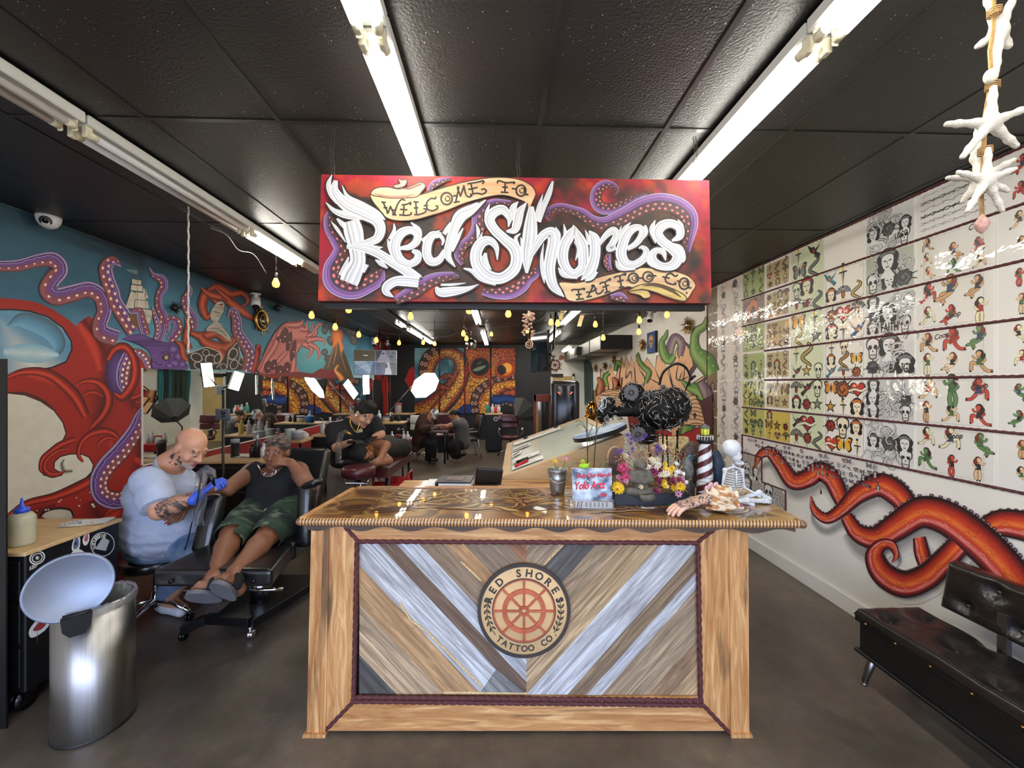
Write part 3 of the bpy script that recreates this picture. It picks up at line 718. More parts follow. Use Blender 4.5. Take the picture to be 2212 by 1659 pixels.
def desk():
 t=thing('reception_desk','reception desk of burnt pine with a diagonal plank front and round emblem','desk',DESK0,rz=-TH)
 c=MB();c.box2((-1.08,-.24,.02),(1.075,.28,DH-.05));c.build('carcass',M_ply,t)
 f=MB();slab_px(f,[(679,1118),(716,1118),(709,1572),(669,1572)],.03);
 for x0,x1 in((692,682),(704,695)):slab_px(f,[(x0,1119),(x0+1.5,1119),(x1+1.5,1571),(x1,1571)],.033)
 f.build('corner_post',M_pineV,t)
 f=MB();slab_px(f,[(1568,1120),(1609,1120),(1611,1572),(1572,1572)],.03);f.build('corner_post',M_pineV,t)
 for pts in([(664,1571),(712,1571),(711,1580),(662,1580)],[(1569,1571),(1614,1571),(1616,1580),(1570,1580)]):
  f=MB();slab_px(f,pts,.045,-.002);f.build('plinth_block',M_pineV,t)
 O=[(716,1119),(1569,1121),(1572,1571),(709,1571)];I=[(778,1166),(1500,1170),(1507,1500),(769,1500)]
 for k,(nm,mm)in enumerate([('top_rail',M_pineH),('side_rail',M_pineV),('bottom_rail',M_pineH),('side_rail',M_pineV)]):
  f=MB();slab_px(f,[O[k],O[(k+1)%4],I[(k+1)%4],I[k]],.022);f.build(nm,mm,t)
 def rib(line,w_=0):return line
 LP=[(-400,(98,96,94)),(-187,(214,186,150)),(-83,(196,172,140)),(19,(212,172,124)),(177,(226,230,236)),(347,(138,114,96)),(425,(222,228,236)),(525,(176,152,126)),(640,(214,170,122)),(720,(168,148,126)),(905,(176,128,96)),(1000,None)]
 RP=[(960,(178,158,134)),(1170,(108,106,104)),(1310,(180,158,130)),(1420,(206,178,140)),(1500,(206,178,138)),(1590,(224,229,236)),(1768,(158,136,108)),(1850,(222,227,234)),(1915,(190,168,138)),(2120,(176,146,114)),(2210,(218,186,142)),(2500,None)]
 for side,PL,mm,sl in((0,LP,M_plank,1.06),(1,RP,M_plank2,-1.12)):
  mb=MB()
  sx0=(286,1000)if side==0 else(1000,1730)
  for(xa,col),(xb,_)in zip(PL,PL[1:]):
   poly=[(276,296),(1740,296),(1740,962),(276,962)]
   poly=clip(poly,(1000,0),(-1 if side==0 else 1,0))
   d=(1,sl);l=sqrt(1+sl*sl);n=(sl/l,-1/l)if side==0 else(-sl/l,1/l)
   g=.9
   poly=clip(poly,(xa+g,300),n);poly=clip(poly,(xb-g,300),(-n[0],-n[1]))
   if len(poly)>2:slab_px(mb,Z5(poly),.008+.006*R0.random(),-.004,C(col))
  if side==0:slab_px(mb,Z5([(872,850),(992,950),(806,946)]),.017,-.004,C(150,154,154))
  mb.build('plank_panel',mm,t)
 bk=MB();slab_px(bk,[(770,1160),(1507,1160),(1510,1505),(765,1505)],.003,-.006);bk.build('backing_board',M_blk,t)
 def rp(name,pts,r,m_=M_rope,out=.024):
  mb=MB();mb.rope([DINV@on_desk(x,y,out)for x,y in pts],r,r*4.2,12,.2,r*.6);mb.build(name,m_,t)
 rp('rope_border',[(776,1166),(1502,1169)],.0105);rp('rope_border',[(775,1163),(768,1504)],.0105);rp('rope_border',[(1503,1166),(1509,1508)],.0105)
 rp('rope_border',[(764,1498),(1513,1505)],.0095);rp('rope_border',[(762,1507),(1514,1515)],.0095)
 for a,b in(((746,1130),(775,1163)),((1548,1132),(1504,1166)),((767,1508),(709,1568)),((1511,1512),(1572,1576))):rp('rope_mitre',[a,b],.009)
 M_sisal=mat('sisal_rope',(206,178,132),.8,var=.2,scale=80,bump=.2,bscale=300)
 for pts in([(450,565),(500,640),(570,690),(660,780),(805,925)],[(715,385),(805,470)],[(1165,305),(1075,400)],[(640,952),(1000,955)]):
  rp('sisal_rope',Z5(pts),.0052,M_sisal,.008)
 def dl(R_,D_,z):return DINV@(RT*R_+FW*D_+V((0,0,z)))
 tl,tr,br,bl=dl(-1.065,1.998,DH),dl(1.427,1.960,DH),dl(1.495,2.60,DH),dl(-1.032,2.60,DH)
 top=MB();q=[tl,tr,br,bl];low=[p-V((0,0,.036))for p in q]
 top.add(q+low,[(0,1,2,3),(7,6,5,4),(0,4,5,1),(1,5,6,2),(2,6,7,3),(3,7,4,0)])
 m,N,L,b=node_mat('epoxy_art_top')
 tc=N.new('ShaderNodeTexCoord');mp=N.new('ShaderNodeMapping');mp.inputs['Scale'].default_value=(1.0,1.25,1)
 n0=N.new('ShaderNodeTexNoise');n0.inputs['Scale'].default_value=2.2;n0.inputs['Detail'].default_value=2
 L.new(tc.outputs['Object'],mp.inputs['Vector']);L.new(mp.outputs['Vector'],n0.inputs['Vector'])
 mxv=N.new('ShaderNodeMix');mxv.data_type='VECTOR';mxv.inputs['Factor'].default_value=.3;L.new(mp.outputs['Vector'],mxv.inputs['A']);L.new(n0.outputs['Color'],mxv.inputs['B'])
 vo=N.new('ShaderNodeTexVoronoi');vo.inputs['Scale'].default_value=7.5;vo.feature='SMOOTH_F1';L.new(mxv.outputs['Result'],vo.inputs['Vector'])
 rr=ramp(N,[(.1,C(64,36,20)),(.3,C(112,66,32)),(.42,C(206,160,84)),(.5,C(66,38,18)),(.62,C(150,104,46))]);L.new(vo.outputs['Distance'],rr.inputs['Fac'])
 n4=N.new('ShaderNodeTexNoise');n4.inputs['Scale'].default_value=1.1;n4.inputs['Detail'].default_value=6;n4.inputs['Distortion'].default_value=3;L.new(mp.outputs['Vector'],n4.inputs['Vector'])
 r4=ramp(N,[(.4,C(74,44,22)),(.55,C(150,106,50)),(.68,C(120,54,28))]);L.new(n4.outputs['Fac'],r4.inputs['Fac'])
 mx=N.new('ShaderNodeMix');mx.data_type='RGBA';mx.inputs['Factor'].default_value=.4;L.new(rr.outputs['Color'],mx.inputs['A']);L.new(r4.outputs['Color'],mx.inputs['B'])
 L.new(mx.outputs['Result'],b.inputs['Base Color']);b.inputs['Roughness'].default_value=.35;b.inputs['Coat Weight'].default_value=1;b.inputs['Coat Roughness'].default_value=.015;b.inputs['Coat IOR'].default_value=1.6
 bn=N.new('ShaderNodeTexNoise');bn.inputs['Scale'].default_value=6;L.new(tc.outputs['Object'],bn.inputs['Vector'])
 bp=N.new('ShaderNodeBump');bp.inputs['Strength'].default_value=.05;bp.inputs['Distance'].default_value=.01;L.new(bn.outputs['Fac'],bp.inputs['Height']);L.new(bp.outputs['Normal'],b.inputs['Coat Normal'])
 top.build('counter_top',m,t)
 SW=Paint(lambda x,y:V((x,y,DH)),(0,0,1),base=2e-4)
 rs=random.Random(4)
 for k in range(170):
  x,y=rs.uniform(-1.0,1.2),rs.uniform(-.22,.26);a=rs.uniform(0,6.28);w_=rs.uniform(.03,.075)
  pts=[]
  for j in range(7):
   pts.append((x,y,w_*(1-j/7.5)));x+=.06*cos(a);y+=.04*sin(a);a+=rs.choice((.5,-.5,.8))*.9
  if all(-1.02<p[0]<1.3 and-.24<p[1]<.27 for p in pts):
   c1=rs.choice([C(196,156,84),C(148,98,44),C(170,120,56),C(140,60,30)])
   SW.ribbon(pts,[(-1,C(40,24,14)),(-.75,C(60,36,18)),(-.2,c1),(.3,C(206,170,100)),(.8,C(90,54,26)),(1,C(36,22,12))],6)
   suckers(SW,pts,-.3,6,.22,C(210,176,110),C(70,40,20))
 for(x,y,rx,ry)in[(-.93,-.13,.085,.05),(-.72,-.16,.12,.04),(-.4,-.1,.09,.03),(.05,-.14,.1,.045),(-.2,-.02,.08,.03),(.75,-.19,.12,.05),(.35,.02,.1,.04)]:
  SW.disc((x,y),rx*1.12,ry*1.15,C(196,156,84),C(120,76,34),.3,24);SW.disc((x,y),rx,ry,C(44,26,16),C(84,46,24),.3,24)
 mm2=mat('sealed_art',attr=True,rough=.35,var=.2,scale=10,coat=1.0,coat_rough=.015);SW.build('sealed_artwork',mm2,t)
 e=MB()
 M_edge=mat('carved_edge',attr=True,rough=.4,var=.1,coat=.6)
 def carved(a,b_):
  a,b_=V(a),V(b_);d=b_-a;n=int(d.length/.0165);r=.017
  P_=[a.lerp(b_,i/(n*6))for i in range(n*6+1)]
  x=d.normalized();up=V((0,0,1));o=x.cross(up)
  vs=[];cs=[];sg=10
  for i,p in enumerate(P_):
   for k in range(sg):
    an=2*pi*k/sg;ph=(i/6.0-an/(2*pi)*1.2)%1;rr_=r*(1+.16*sin(ph*pi))
    vs.append(p+o*(rr_*cos(an)*.8)+up*(rr_*sin(an)));cs.append(mixc(C(38,24,16),C(204,156,104),max(0,min(1,sin(ph*pi)*1.9-.55))))
  e.add(vs,[(i*sg+k,i*sg+(k+1)%sg,(i+1)*sg+(k+1)%sg,(i+1)*sg+k)for i in range(len(P_)-1)for k in range(sg)],None,True,cs)
 dz=V((0,0,-.018));carved(tl+dz,tr+dz);carved(tr+dz,br+dz);carved(bl+dz,tl+dz)
 e.ell(tr+dz,.02,col=C(120,84,52));e.ell(tl+dz,.018,col=C(120,84,52));e.build('carved_rope_edge',M_edge,t)
 rim=MB()
 for a,b_ in((tl,bl),(bl,br)):
  d=(b_-a).normalized();s_=d.cross(V((0,0,1)));w_=.03
  rim.add([a+V((0,0,.006)),b_+V((0,0,.006)),b_+s_*w_+V((0,0,.006)),a+s_*w_+V((0,0,.006)),a,b_,b_+s_*w_,a+s_*w_],[(0,1,2,3),(0,4,5,1),(2,6,7,3),(1,5,6,2),(3,7,4,0)])
 rim.build('pine_rim',M_pineH,t)
 ap=MB();n=220;a,b_=tl+V((.03,.004,-.03)),tr+V((-.03,.004,-.03));vs=[]
 for i in range(n+1):
  p=a.lerp(b_,i/n);h=.014+.022*(.5+.5*sin(i*.29+.6*sin(i*.05)))
  vs+=[p,p-V((0,0,h)),p+V((0,.012,0)),p+V((0,.012,-h))]
 ap.add(vs,[(4*i,4*i+1,4*i+5,4*i+4)for i in range(n)]+[(4*i+1,4*i+3,4*i+7,4*i+5)for i in range(n)])
 ap.build('scalloped_apron',wood('dark_apron',(52,44,44),(120,88,64),axis='x',knots=.3),t)
 c0=DINV@on_desk(1131.5,1311.5,.012);EM=Matrix.Translation(c0)@Matrix.Rotation(pi/2-_lean,4,'X')
 R_=.232;sh=MB();sh.lathe([(R_,0),(R_,.017),(R_-.004,.02),(0.001,.02)],72,EM);em=sh.build('emblem',mat('emblem_board',(206,172,122),.6,var=.16,scale=5,stretch=(1,8,1)),t)
 def ring(mb,r0,r1,z0,z1,seg=72):mb.lathe([(r0,z0),(r0,z1),(r1,z1),(r1,z0)],seg,EM,cap=False,smooth=False)
 dkm=mat('emblem_black',(58,52,48),.55,var=.15)
 k=MB();ring(k,R_-.016,R_+.0015,.012,.0225);ring(k,R_*.665,R_*.69,.019,.0215);k.build('dark_ring',dkm,em)
 k=MB()
 def arc_text(s,r,a0,step,size,flip=False):
  for i,ch in enumerate(s):
   if ch==' ':continue
   a=a0-step*i if not flip else a0+step*i
   vs,fs=text_geo(ch,size,.035)
   T_=EM@Matrix.Rotation(a-pi/2 if not flip else a+pi/2,4,'Z')@Matrix.Translation((0,r if not flip else-r,.0207))
   vs=[v+V((0,-size*.35,0))for v in vs];n=len(vs)
   k.add(vs,fs,T_)
 arc_text('RED SHORES',R_*.805,radians(164),radians(16.4),.052)
 k.build('emblem_lettering',dkm,em);k=MB()
 arc_text('TATTOO CO.',R_*.805,radians(229),radians(10.4),.042,True)
 k.build('emblem_lettering',dkm,em)
 k=MB()
 for sgn in(-1,1):
  k=MB()
  for j in range(6):
   a=radians(-31+9.0*j)if sgn>0 else radians(180+31-9.0*j)
   c_=V((R_*.80*cos(a),R_*.80*sin(a),.0205))
   for s2 in(-1,1):
    k.ell((c_.x+.0095*s2*cos(a),c_.y+.0095*s2*sin(a)+.006,.0205),(.005,.0125,.0022),(0,0,a+(0 if sgn>0 else pi)-s2*.55),8,6,EM)
  k.tube([EM@V((R_*.80*cos(radians(x)),R_*.80*sin(radians(x)),.0215))for x in(range(-36,20,6)if sgn>0 else range(160,222,6))],.0018,5);k.build('laurel_sprig',dkm,em)
 wm=mat('emblem_wheel_red',(176,92,64),.6,var=.2,scale=12);k=MB()
 ring(k,R_*.375,R_*.47,.019,.029,48);ring(k,0.012,.026,.019,.031,24);ring(k,R_*.64,R_*.668,.019,.024,64)
 for j in range(8):
  a=pi/8*2*j+pi/2;T_=EM@Matrix.Rotation(a,4,'Z')
  k.tube([T_@V((x*R_,0,.0255))for x in(.07,.14,.2,.26,.33,.38,.47,.53,.58,.63,.65)],[.008,.007,.0095,.0105,.008,.011,.009,.0075,.0105,.0085,.003],8,flat=(.55,1))
 k.build('ship_wheel',wm,em)
 return t
desk()
# ==== right wall: flash sheets, ropes, painted tentacles
M_lam=mat('laminated_print',attr=True,rough=.42,var=.02,scale=5,bump=.5,bscale=7,coat=.6,coat_rough=.035)
INK=C(34,32,34)
def star(n,r1,r2,x,y,rot=0):return[(x+(r1 if k%2==0 else r2)*cos(rot+k*pi/n),y+(r1 if k%2==0 else r2)*sin(rot+k*pi/n))for k in range(2*n)]
def m_rose(P,x,y,s,pal,g):
 for k in range(5):
  a=k*1.256+g.uniform(0,1);P.poly([(x+s*.35*cos(a-.35),y+s*.35*sin(a-.35)),(x+s*cos(a),y+s*sin(a)),(x+s*.35*cos(a+.35),y+s*.35*sin(a+.35))],pal[3])
  P.line([(x,y),(x+s*cos(a),y+s*sin(a))],s*.08,pal[0])
 P.poly([(x+s*.62*(1+.1*sin(k*2.5))*cos(k*pi/8),y+s*.62*(1+.1*sin(k*2.5))*sin(k*pi/8))for k in range(16)],pal[0])
 P.disc((x,y),s*.52,s*.52,pal[1],mixc(pal[1],pal[0],.5),0,14)
 for r,a0 in((.42,0),(.32,1.5),(.22,3),(.12,4.4)):P.line([(x+s*r*cos(a0+t*.5),y+s*r*sin(a0+t*.5))for t in range(8)],s*.075,pal[0])
def m_skull(P,x,y,s,pal,g):
 P.poly([(x-s*.6,y+s*.2),(x-s*.55,y+s*.75),(x,y+s),(x+s*.55,y+s*.75),(x+s*.6,y+s*.2),(x+s*.38,y-s*.15),(x+s*.34,y-s*.75),(x,y-s*.9),(x-s*.34,y-s*.75),(x-s*.38,y-s*.15)],pal[0],4)
 P.poly([(x-s*.5,y+s*.2),(x-s*.45,y+s*.65),(x,y+s*.88),(x+s*.45,y+s*.65),(x+s*.5,y+s*.2),(x+s*.3,y-s*.1),(x+s*.26,y-s*.66),(x,y-s*.78),(x-s*.26,y-s*.66),(x-s*.3,y-s*.1)],pal[4],4)
 for d in(-1,1):P.disc((x+d*s*.24,y+s*.15),s*.17,s*.2,pal[0])
 P.poly([(x,y-s*.05),(x-s*.09,y-s*.26),(x+s*.09,y-s*.26)],pal[0])
 for k in range(-2,3):P.line([(x+k*s*.1,y-s*.42),(x+k*s*.1,y-s*.68)],s*.035,pal[0])
 P.line([(x-s*.3,y-s*.5),(x+s*.3,y-s*.5)],s*.05,pal[0])
def m_heart(P,x,y,s,pal,g):
 h=[(x+s*.055*16*sin(t)**3,y+s*.055*(13*cos(t)-5*cos(2*t)-2*cos(3*t)-cos(4*t)))for t in[k*pi/12 for k in range(24)]]
 P.poly(h,pal[0]);P.poly([(x+(a-x)*.84,y+(b-y)*.84+s*.02)for a,b in h],pal[1]);P.disc((x-s*.35,y+s*.3),s*.16,s*.12,mixc(pal[1],pal[4],.6))
 P.line([(x-s,y-s*.25),(x-s*.3,y-s*.05),(x+s*.4,y-s*.2),(x+s,y+s*.1)],s*.3,pal[0],4);P.line([(x-s,y-s*.25),(x-s*.3,y-s*.05),(x+s*.4,y-s*.2),(x+s,y+s*.1)],s*.2,pal[4],4)
def m_dagger(P,x,y,s,pal,g):
 P.poly([(x-s*.16,y+s*.2),(x,y-s),(x+s*.16,y+s*.2)],pal[0]);P.poly([(x-s*.09,y+s*.18),(x,y-s*.8),(x+s*.01,y+s*.18)],pal[4])
 P.poly([(x-s*.45,y+s*.18),(x+s*.45,y+s*.18),(x+s*.35,y+s*.32),(x-s*.35,y+s*.32)],pal[0]);P.poly([(x-s*.1,y+s*.32),(x+s*.1,y+s*.32),(x+s*.08,y+s*.85),(x-s*.08,y+s*.85)],pal[2]);P.disc((x,y+s*.92),s*.14,s*.14,pal[0])
def m_snake(P,x,y,s,pal,g):
 pts=[(x+s*.5*sin(t*1.7+g.random()*.1),y+s*(1-t*.45),s*(.1+.22*sin(min(1,t/4.4)*pi)))for t in[k*.45 for k in range(11)]]
 P.ribbon([(a,b,c+s*.12)for a,b,c in pts],[(-1,pal[0]),(1,pal[0])],5);P.ribbon(pts,[(-1,pal[3]),(0,pal[2]),(1,pal[0])],5);suckers(P,pts,.1,9,.45,pal[0],pal[0])
def m_bird(P,x,y,s,pal,g):
 f=g.choice((-1,1))
 for d,c in((1,pal[0]),(.84,pal[3])):
  P.poly([(x+f*s*q[0]*d,y+s*q[1]*d)for q in[(-.1,.1),(-.9,.95),(-.55,.25),(-.2,-.15),(-.75,-.55),(-.45,-.9),(.05,-.35),(.5,-.1),(.95,.8),(.3,.35),(.2,.45),(.05,.35)]],c)
 P.poly([(x+f*s*q[0],y+s*q[1])for q in[(-.05,.0),(.1,-.25),(.35,-.05),(.15,.2)]],pal[1]);P.disc((x+f*s*.12,y+s*.33),s*.07,s*.07,pal[0])
 for k in range(3):P.line([(x-f*s*(.3+.14*k),y+s*(.2+.12*k)),(x-f*s*(.5+.13*k),y+s*(.45+.14*k))],s*.05,pal[4])
def m_fly(P,x,y,s,pal,g):
 for d in(-1,1):
  for e,c in((1,pal[0]),(.8,pal[2])):
   P.poly([(x+d*s*(.05+(q[0]-.05)*e),y+s*q[1]*e)for q in[(.05,.1),(.5,.8),(1,.7),(.8,.1),(.9,-.35),(.55,-.7),(.1,-.2)]],c,2)
  P.disc((x+d*s*.6,y+s*.35),s*.14,s*.14,pal[1]);P.line([(x,y+s*.4),(x+d*s*.25,y+s*.85)],s*.04,pal[0])
 P.disc((x,y),s*.1,s*.5,pal[0])
def m_head(P,x,y,s,pal,g):
 P.poly([(x+s*.72*cos(t)*(1+.1*sin(5*t)),y+s*.1+s*.86*sin(t))for t in[k*pi/12 for k in range(24)]],pal[0])
 P.poly([(x-s*.38,y+s*.35),(x,y+s*.52),(x+s*.38,y+s*.35),(x+s*.33,y-s*.25),(x,y-s*.55),(x-s*.33,y-s*.25)],pal[4],4)
 for d in(-1,1):P.line([(x+d*s*.08,y+s*.1),(x+d*s*.28,y+s*.12)],s*.08,pal[0]);P.disc((x+d*s*.5,y-s*.35),s*.2,s*.3,pal[0])
 P.line([(x,y+s*.1),(x-s*.04,y-s*.1),(x+s*.05,y-s*.12)],s*.035,pal[0]);P.disc((x,y-s*.3),s*.13,s*.06,pal[1])
 P.poly([(x-s*.2,y-s*.5),(x+s*.2,y-s*.5),(x+s*.5,y-s),(x-s*.5,y-s)],pal[4]);P.line([(x-s*.5,y+s*.5),(x,y+s*.68),(x+s*.5,y+s*.5)],s*.2,pal[1],4)
def m_eagle(P,x,y,s,pal,g):
 for d in(-1,1):
  for k in range(6):
   a=.25+k*.27;P.poly([(x+d*s*.12,y+s*.15),(x+d*s*1.05*cos(a),y+s*(.95*sin(a))),(x+d*s*1.0*cos(a-.2),y+s*.9*sin(a-.2))],pal[0]if k%2 else pal[3])
  P.line([(x+d*s*.1,y-s*.5),(x+d*s*.3,y-s*.8)],s*.1,pal[2])
 P.disc((x,y-s*.05),s*.26,s*.5,pal[1],pal[0]);P.disc((x,y+s*.5),s*.18,s*.18,pal[4],pal[0]);P.poly([(x,y+s*.5),(x+s*.3,y+s*.42),(x,y+s*.38)],pal[2])
def m_star(P,x,y,s,pal,g):P.poly(star(5,s*.8,s*.33,x,y,pi/2),pal[0]);P.poly(star(5,s*.5,s*.2,x,y,pi/2),pal[2])
def m_scroll(P,x,y,s,pal,g):
 """flowing grey-shaded smoke and filigree"""
 for k in range(4):
  a=g.uniform(0,6.28);pts=[];px,py=x+g.uniform(-.3,.3)*s,y+g.uniform(-.6,.6)*s;t=g.choice((-1,1))
  for j in range(7):pts.append((px,py,s*(.3-.035*j)));px+=s*.28*cos(a);py+=s*.28*sin(a);a+=t*(.35+.12*j)
  P.ribbon(pts,[(-1,pal[0]),(-.6,pal[3]),(.2,pal[4]),(.7,pal[2]),(1,pal[0])],5)
def m_figure(P,x,y,s,pal,g):
 s*=.92
 """a drawn cartoon figure in a bathing suit"""
 sk,suit,hair=pal[1],pal[3],pal[2];f=g.choice((-1,1));pose=g.randrange(3)
 def L(pts,w_,c):
  q=[(x+f*a*s,y+b*s,w_*s)for a,b in pts];P.ribbon([(a,b,c_*1.0+s*.05)for a,b,c_ in q],[(-1,INK),(1,INK)],4);P.ribbon(q,[(-1,mixc(c,INK,.35)),(-.2,c),(1,c)],4)
 if pose==0:legs=[[(.05,-.05),(.12,-.5),(.05,-.95)],[(-.08,-.05),(-.2,-.5),(-.12,-.95)]]
 elif pose==1:legs=[[(.02,-.1),(.5,-.2),(.35,-.75)],[(-.08,-.1),(.35,-.35),(.8,-.45)]]
 else:legs=[[(.05,-.1),(.45,.1),(.5,-.5)],[(-.08,-.1),(-.4,-.5),(-.75,-.55)]]
 for q in legs:L(q,.2,sk);L(q[-1:]+[(q[-1][0]+.1,q[-1][1]-.06)],.1,INK)
 L([(0,.42),(-.03,.2),(0,-.12)],.36,suit);L([(.0,.5),(.3,.35),(.42,.6)],.11,sk);L([(-.05,.48),(-.32,.25),(-.12,.02)],.11,sk)
 P.disc((x,y+s*.72),s*.24,s*.26,hair,mixc(hair,INK,.4));P.disc((x+f*s*.05,y+s*.68),s*.15,s*.18,sk);P.disc((x-f*s*.2,y+s*.52),s*.15,s*.24,hair)
MOT=[m_rose,m_skull,m_heart,m_dagger,m_snake,m_bird,m_fly,m_head,m_eagle,m_star]
def put_text(P,s,x,y,size,col,bold=.02,shear=0.0,rot=0.0,sx=1.0,font_fit=None):
 vs,fs=text_geo(s,size,bold,shear=shear)
 c,d=cos(rot),sin(rot)
 P.mb.add([P._p((x+v.x*sx*c-v.y*d,y+v.x*sx*d+v.y*c))for v in vs],fs,None,False,col);P._up()
def sheet(y0,y1,z0,z1,bg,pal,n,rng,label,group,kinds=MOT,margin=None,frame=None,extra=None,cols=None,hazy=False,ms=.56):
 w,h=y0-y1,z1-z0
 P=Paint(lambda u,v:V((XR,y0-u,z0+v)),(-1,0,0),base=.0022)
 b=MB();b.box2((XR-.0021,y0,z0),(XR,y1,z1),col=C(236,234,228));P.mb=b
 m_=margin or.004
 if margin:P.poly([(0,0),(w,0),(w,h),(0,h)],C(236,234,230))
 P.field(m_,m_,w-m_,h-m_,10,8,lambda x,y:mixc(bg,mixc(bg,INK,.25),max(0,(fbm(x*9+y0*7,y*9+z0*7)-.5)*2.2)if hazy else max(0,(fbm(x*6,y*6+z0)-.5)*.5)))
 if frame:
  f=.008;q=[(f,f),(w-f,f),(w-f,h-f),(f,h-f),(f,f)];P.line(q,frame,INK)
  P.line([(w-.03,f),(w-f,.03)],frame,INK);P.line([(f,h-.03),(.03,h-f)],frame,INK)
 if hazy and n:
  for _ in range(5):m_scroll(P,rng.uniform(.2,.8)*w,rng.uniform(.2,.8)*h,min(w,h)*.3,pal()if callable(pal)else pal,rng)
 cols=cols or max(1,int(round(sqrt(n*w/h))));rows=int(math.ceil(n/cols));k=0;order=list(kinds);rng.shuffle(order)
 for r in range(rows):
  for c in range(cols):
   if k>=n:break
   cw,ch=(w-2*m_)/cols,(h-2*m_)/rows;s=min(cw,ch)*ms*rng.uniform(.9,1.1)*(1.25 if(c==cols//2 and r==rows//2 and n>4)else 1)
   order[k%len(order)](P,m_+cw*(c+.5)+rng.uniform(-.06,.06)*cw,m_+ch*(r+.5)+rng.uniform(-.06,.06)*ch,s,pal()if callable(pal)else pal,rng);k+=1
 if extra:extra(P,w,h)
 o=P.build('flash_sheet',M_lam);tag(o,label,'flash sheet',group);return o
ROWZ=[2.968,2.674,2.384,2.086,1.790,1.494,1.19]
NTH=['first','second','third','fourth','fifth','sixth']
g_=random.Random(21)
GY=lambda r:[INK,C(70,72,74),C(150,150,150),C(104,104,106),C(216,214,210)]
def gpal():return[C(30,36,28),C(72,84,60),C(96,104,74),C(54,64,48),C(150,160,110)]
def tpal():return[C(40,30,26),g_.choice([C(150,44,36),C(110,74,50)]),C(140,104,60),C(80,70,52),C(196,178,136)]
def ppal():return[C(28,28,26),g_.choice([C(172,44,40),C(150,40,44)]),g_.choice([C(206,168,60),C(120,130,120)]),g_.choice([C(44,46,44),C(92,96,92)]),C(224,228,196)]
def bpal():return[C(22,22,24),g_.choice([C(190,52,36),C(206,110,44)]),g_.choice([C(222,176,60),C(206,140,50)]),g_.choice([C(50,120,130),C(40,40,44),C(46,84,120)]),C(238,226,196)]
def wpal():return[C(40,40,42),C(110,110,112),C(170,170,170),C(128,128,130),C(222,221,218)]
def npal():return[INK,g_.choice([C(222,190,150),C(206,160,110),C(188,74,60),C(96,134,84),C(232,222,180)]),g_.choice([C(44,34,32),C(110,50,40),C(60,44,36)]),g_.choice([C(150,48,44),C(44,46,52),C(52,70,100),C(70,100,66)])]
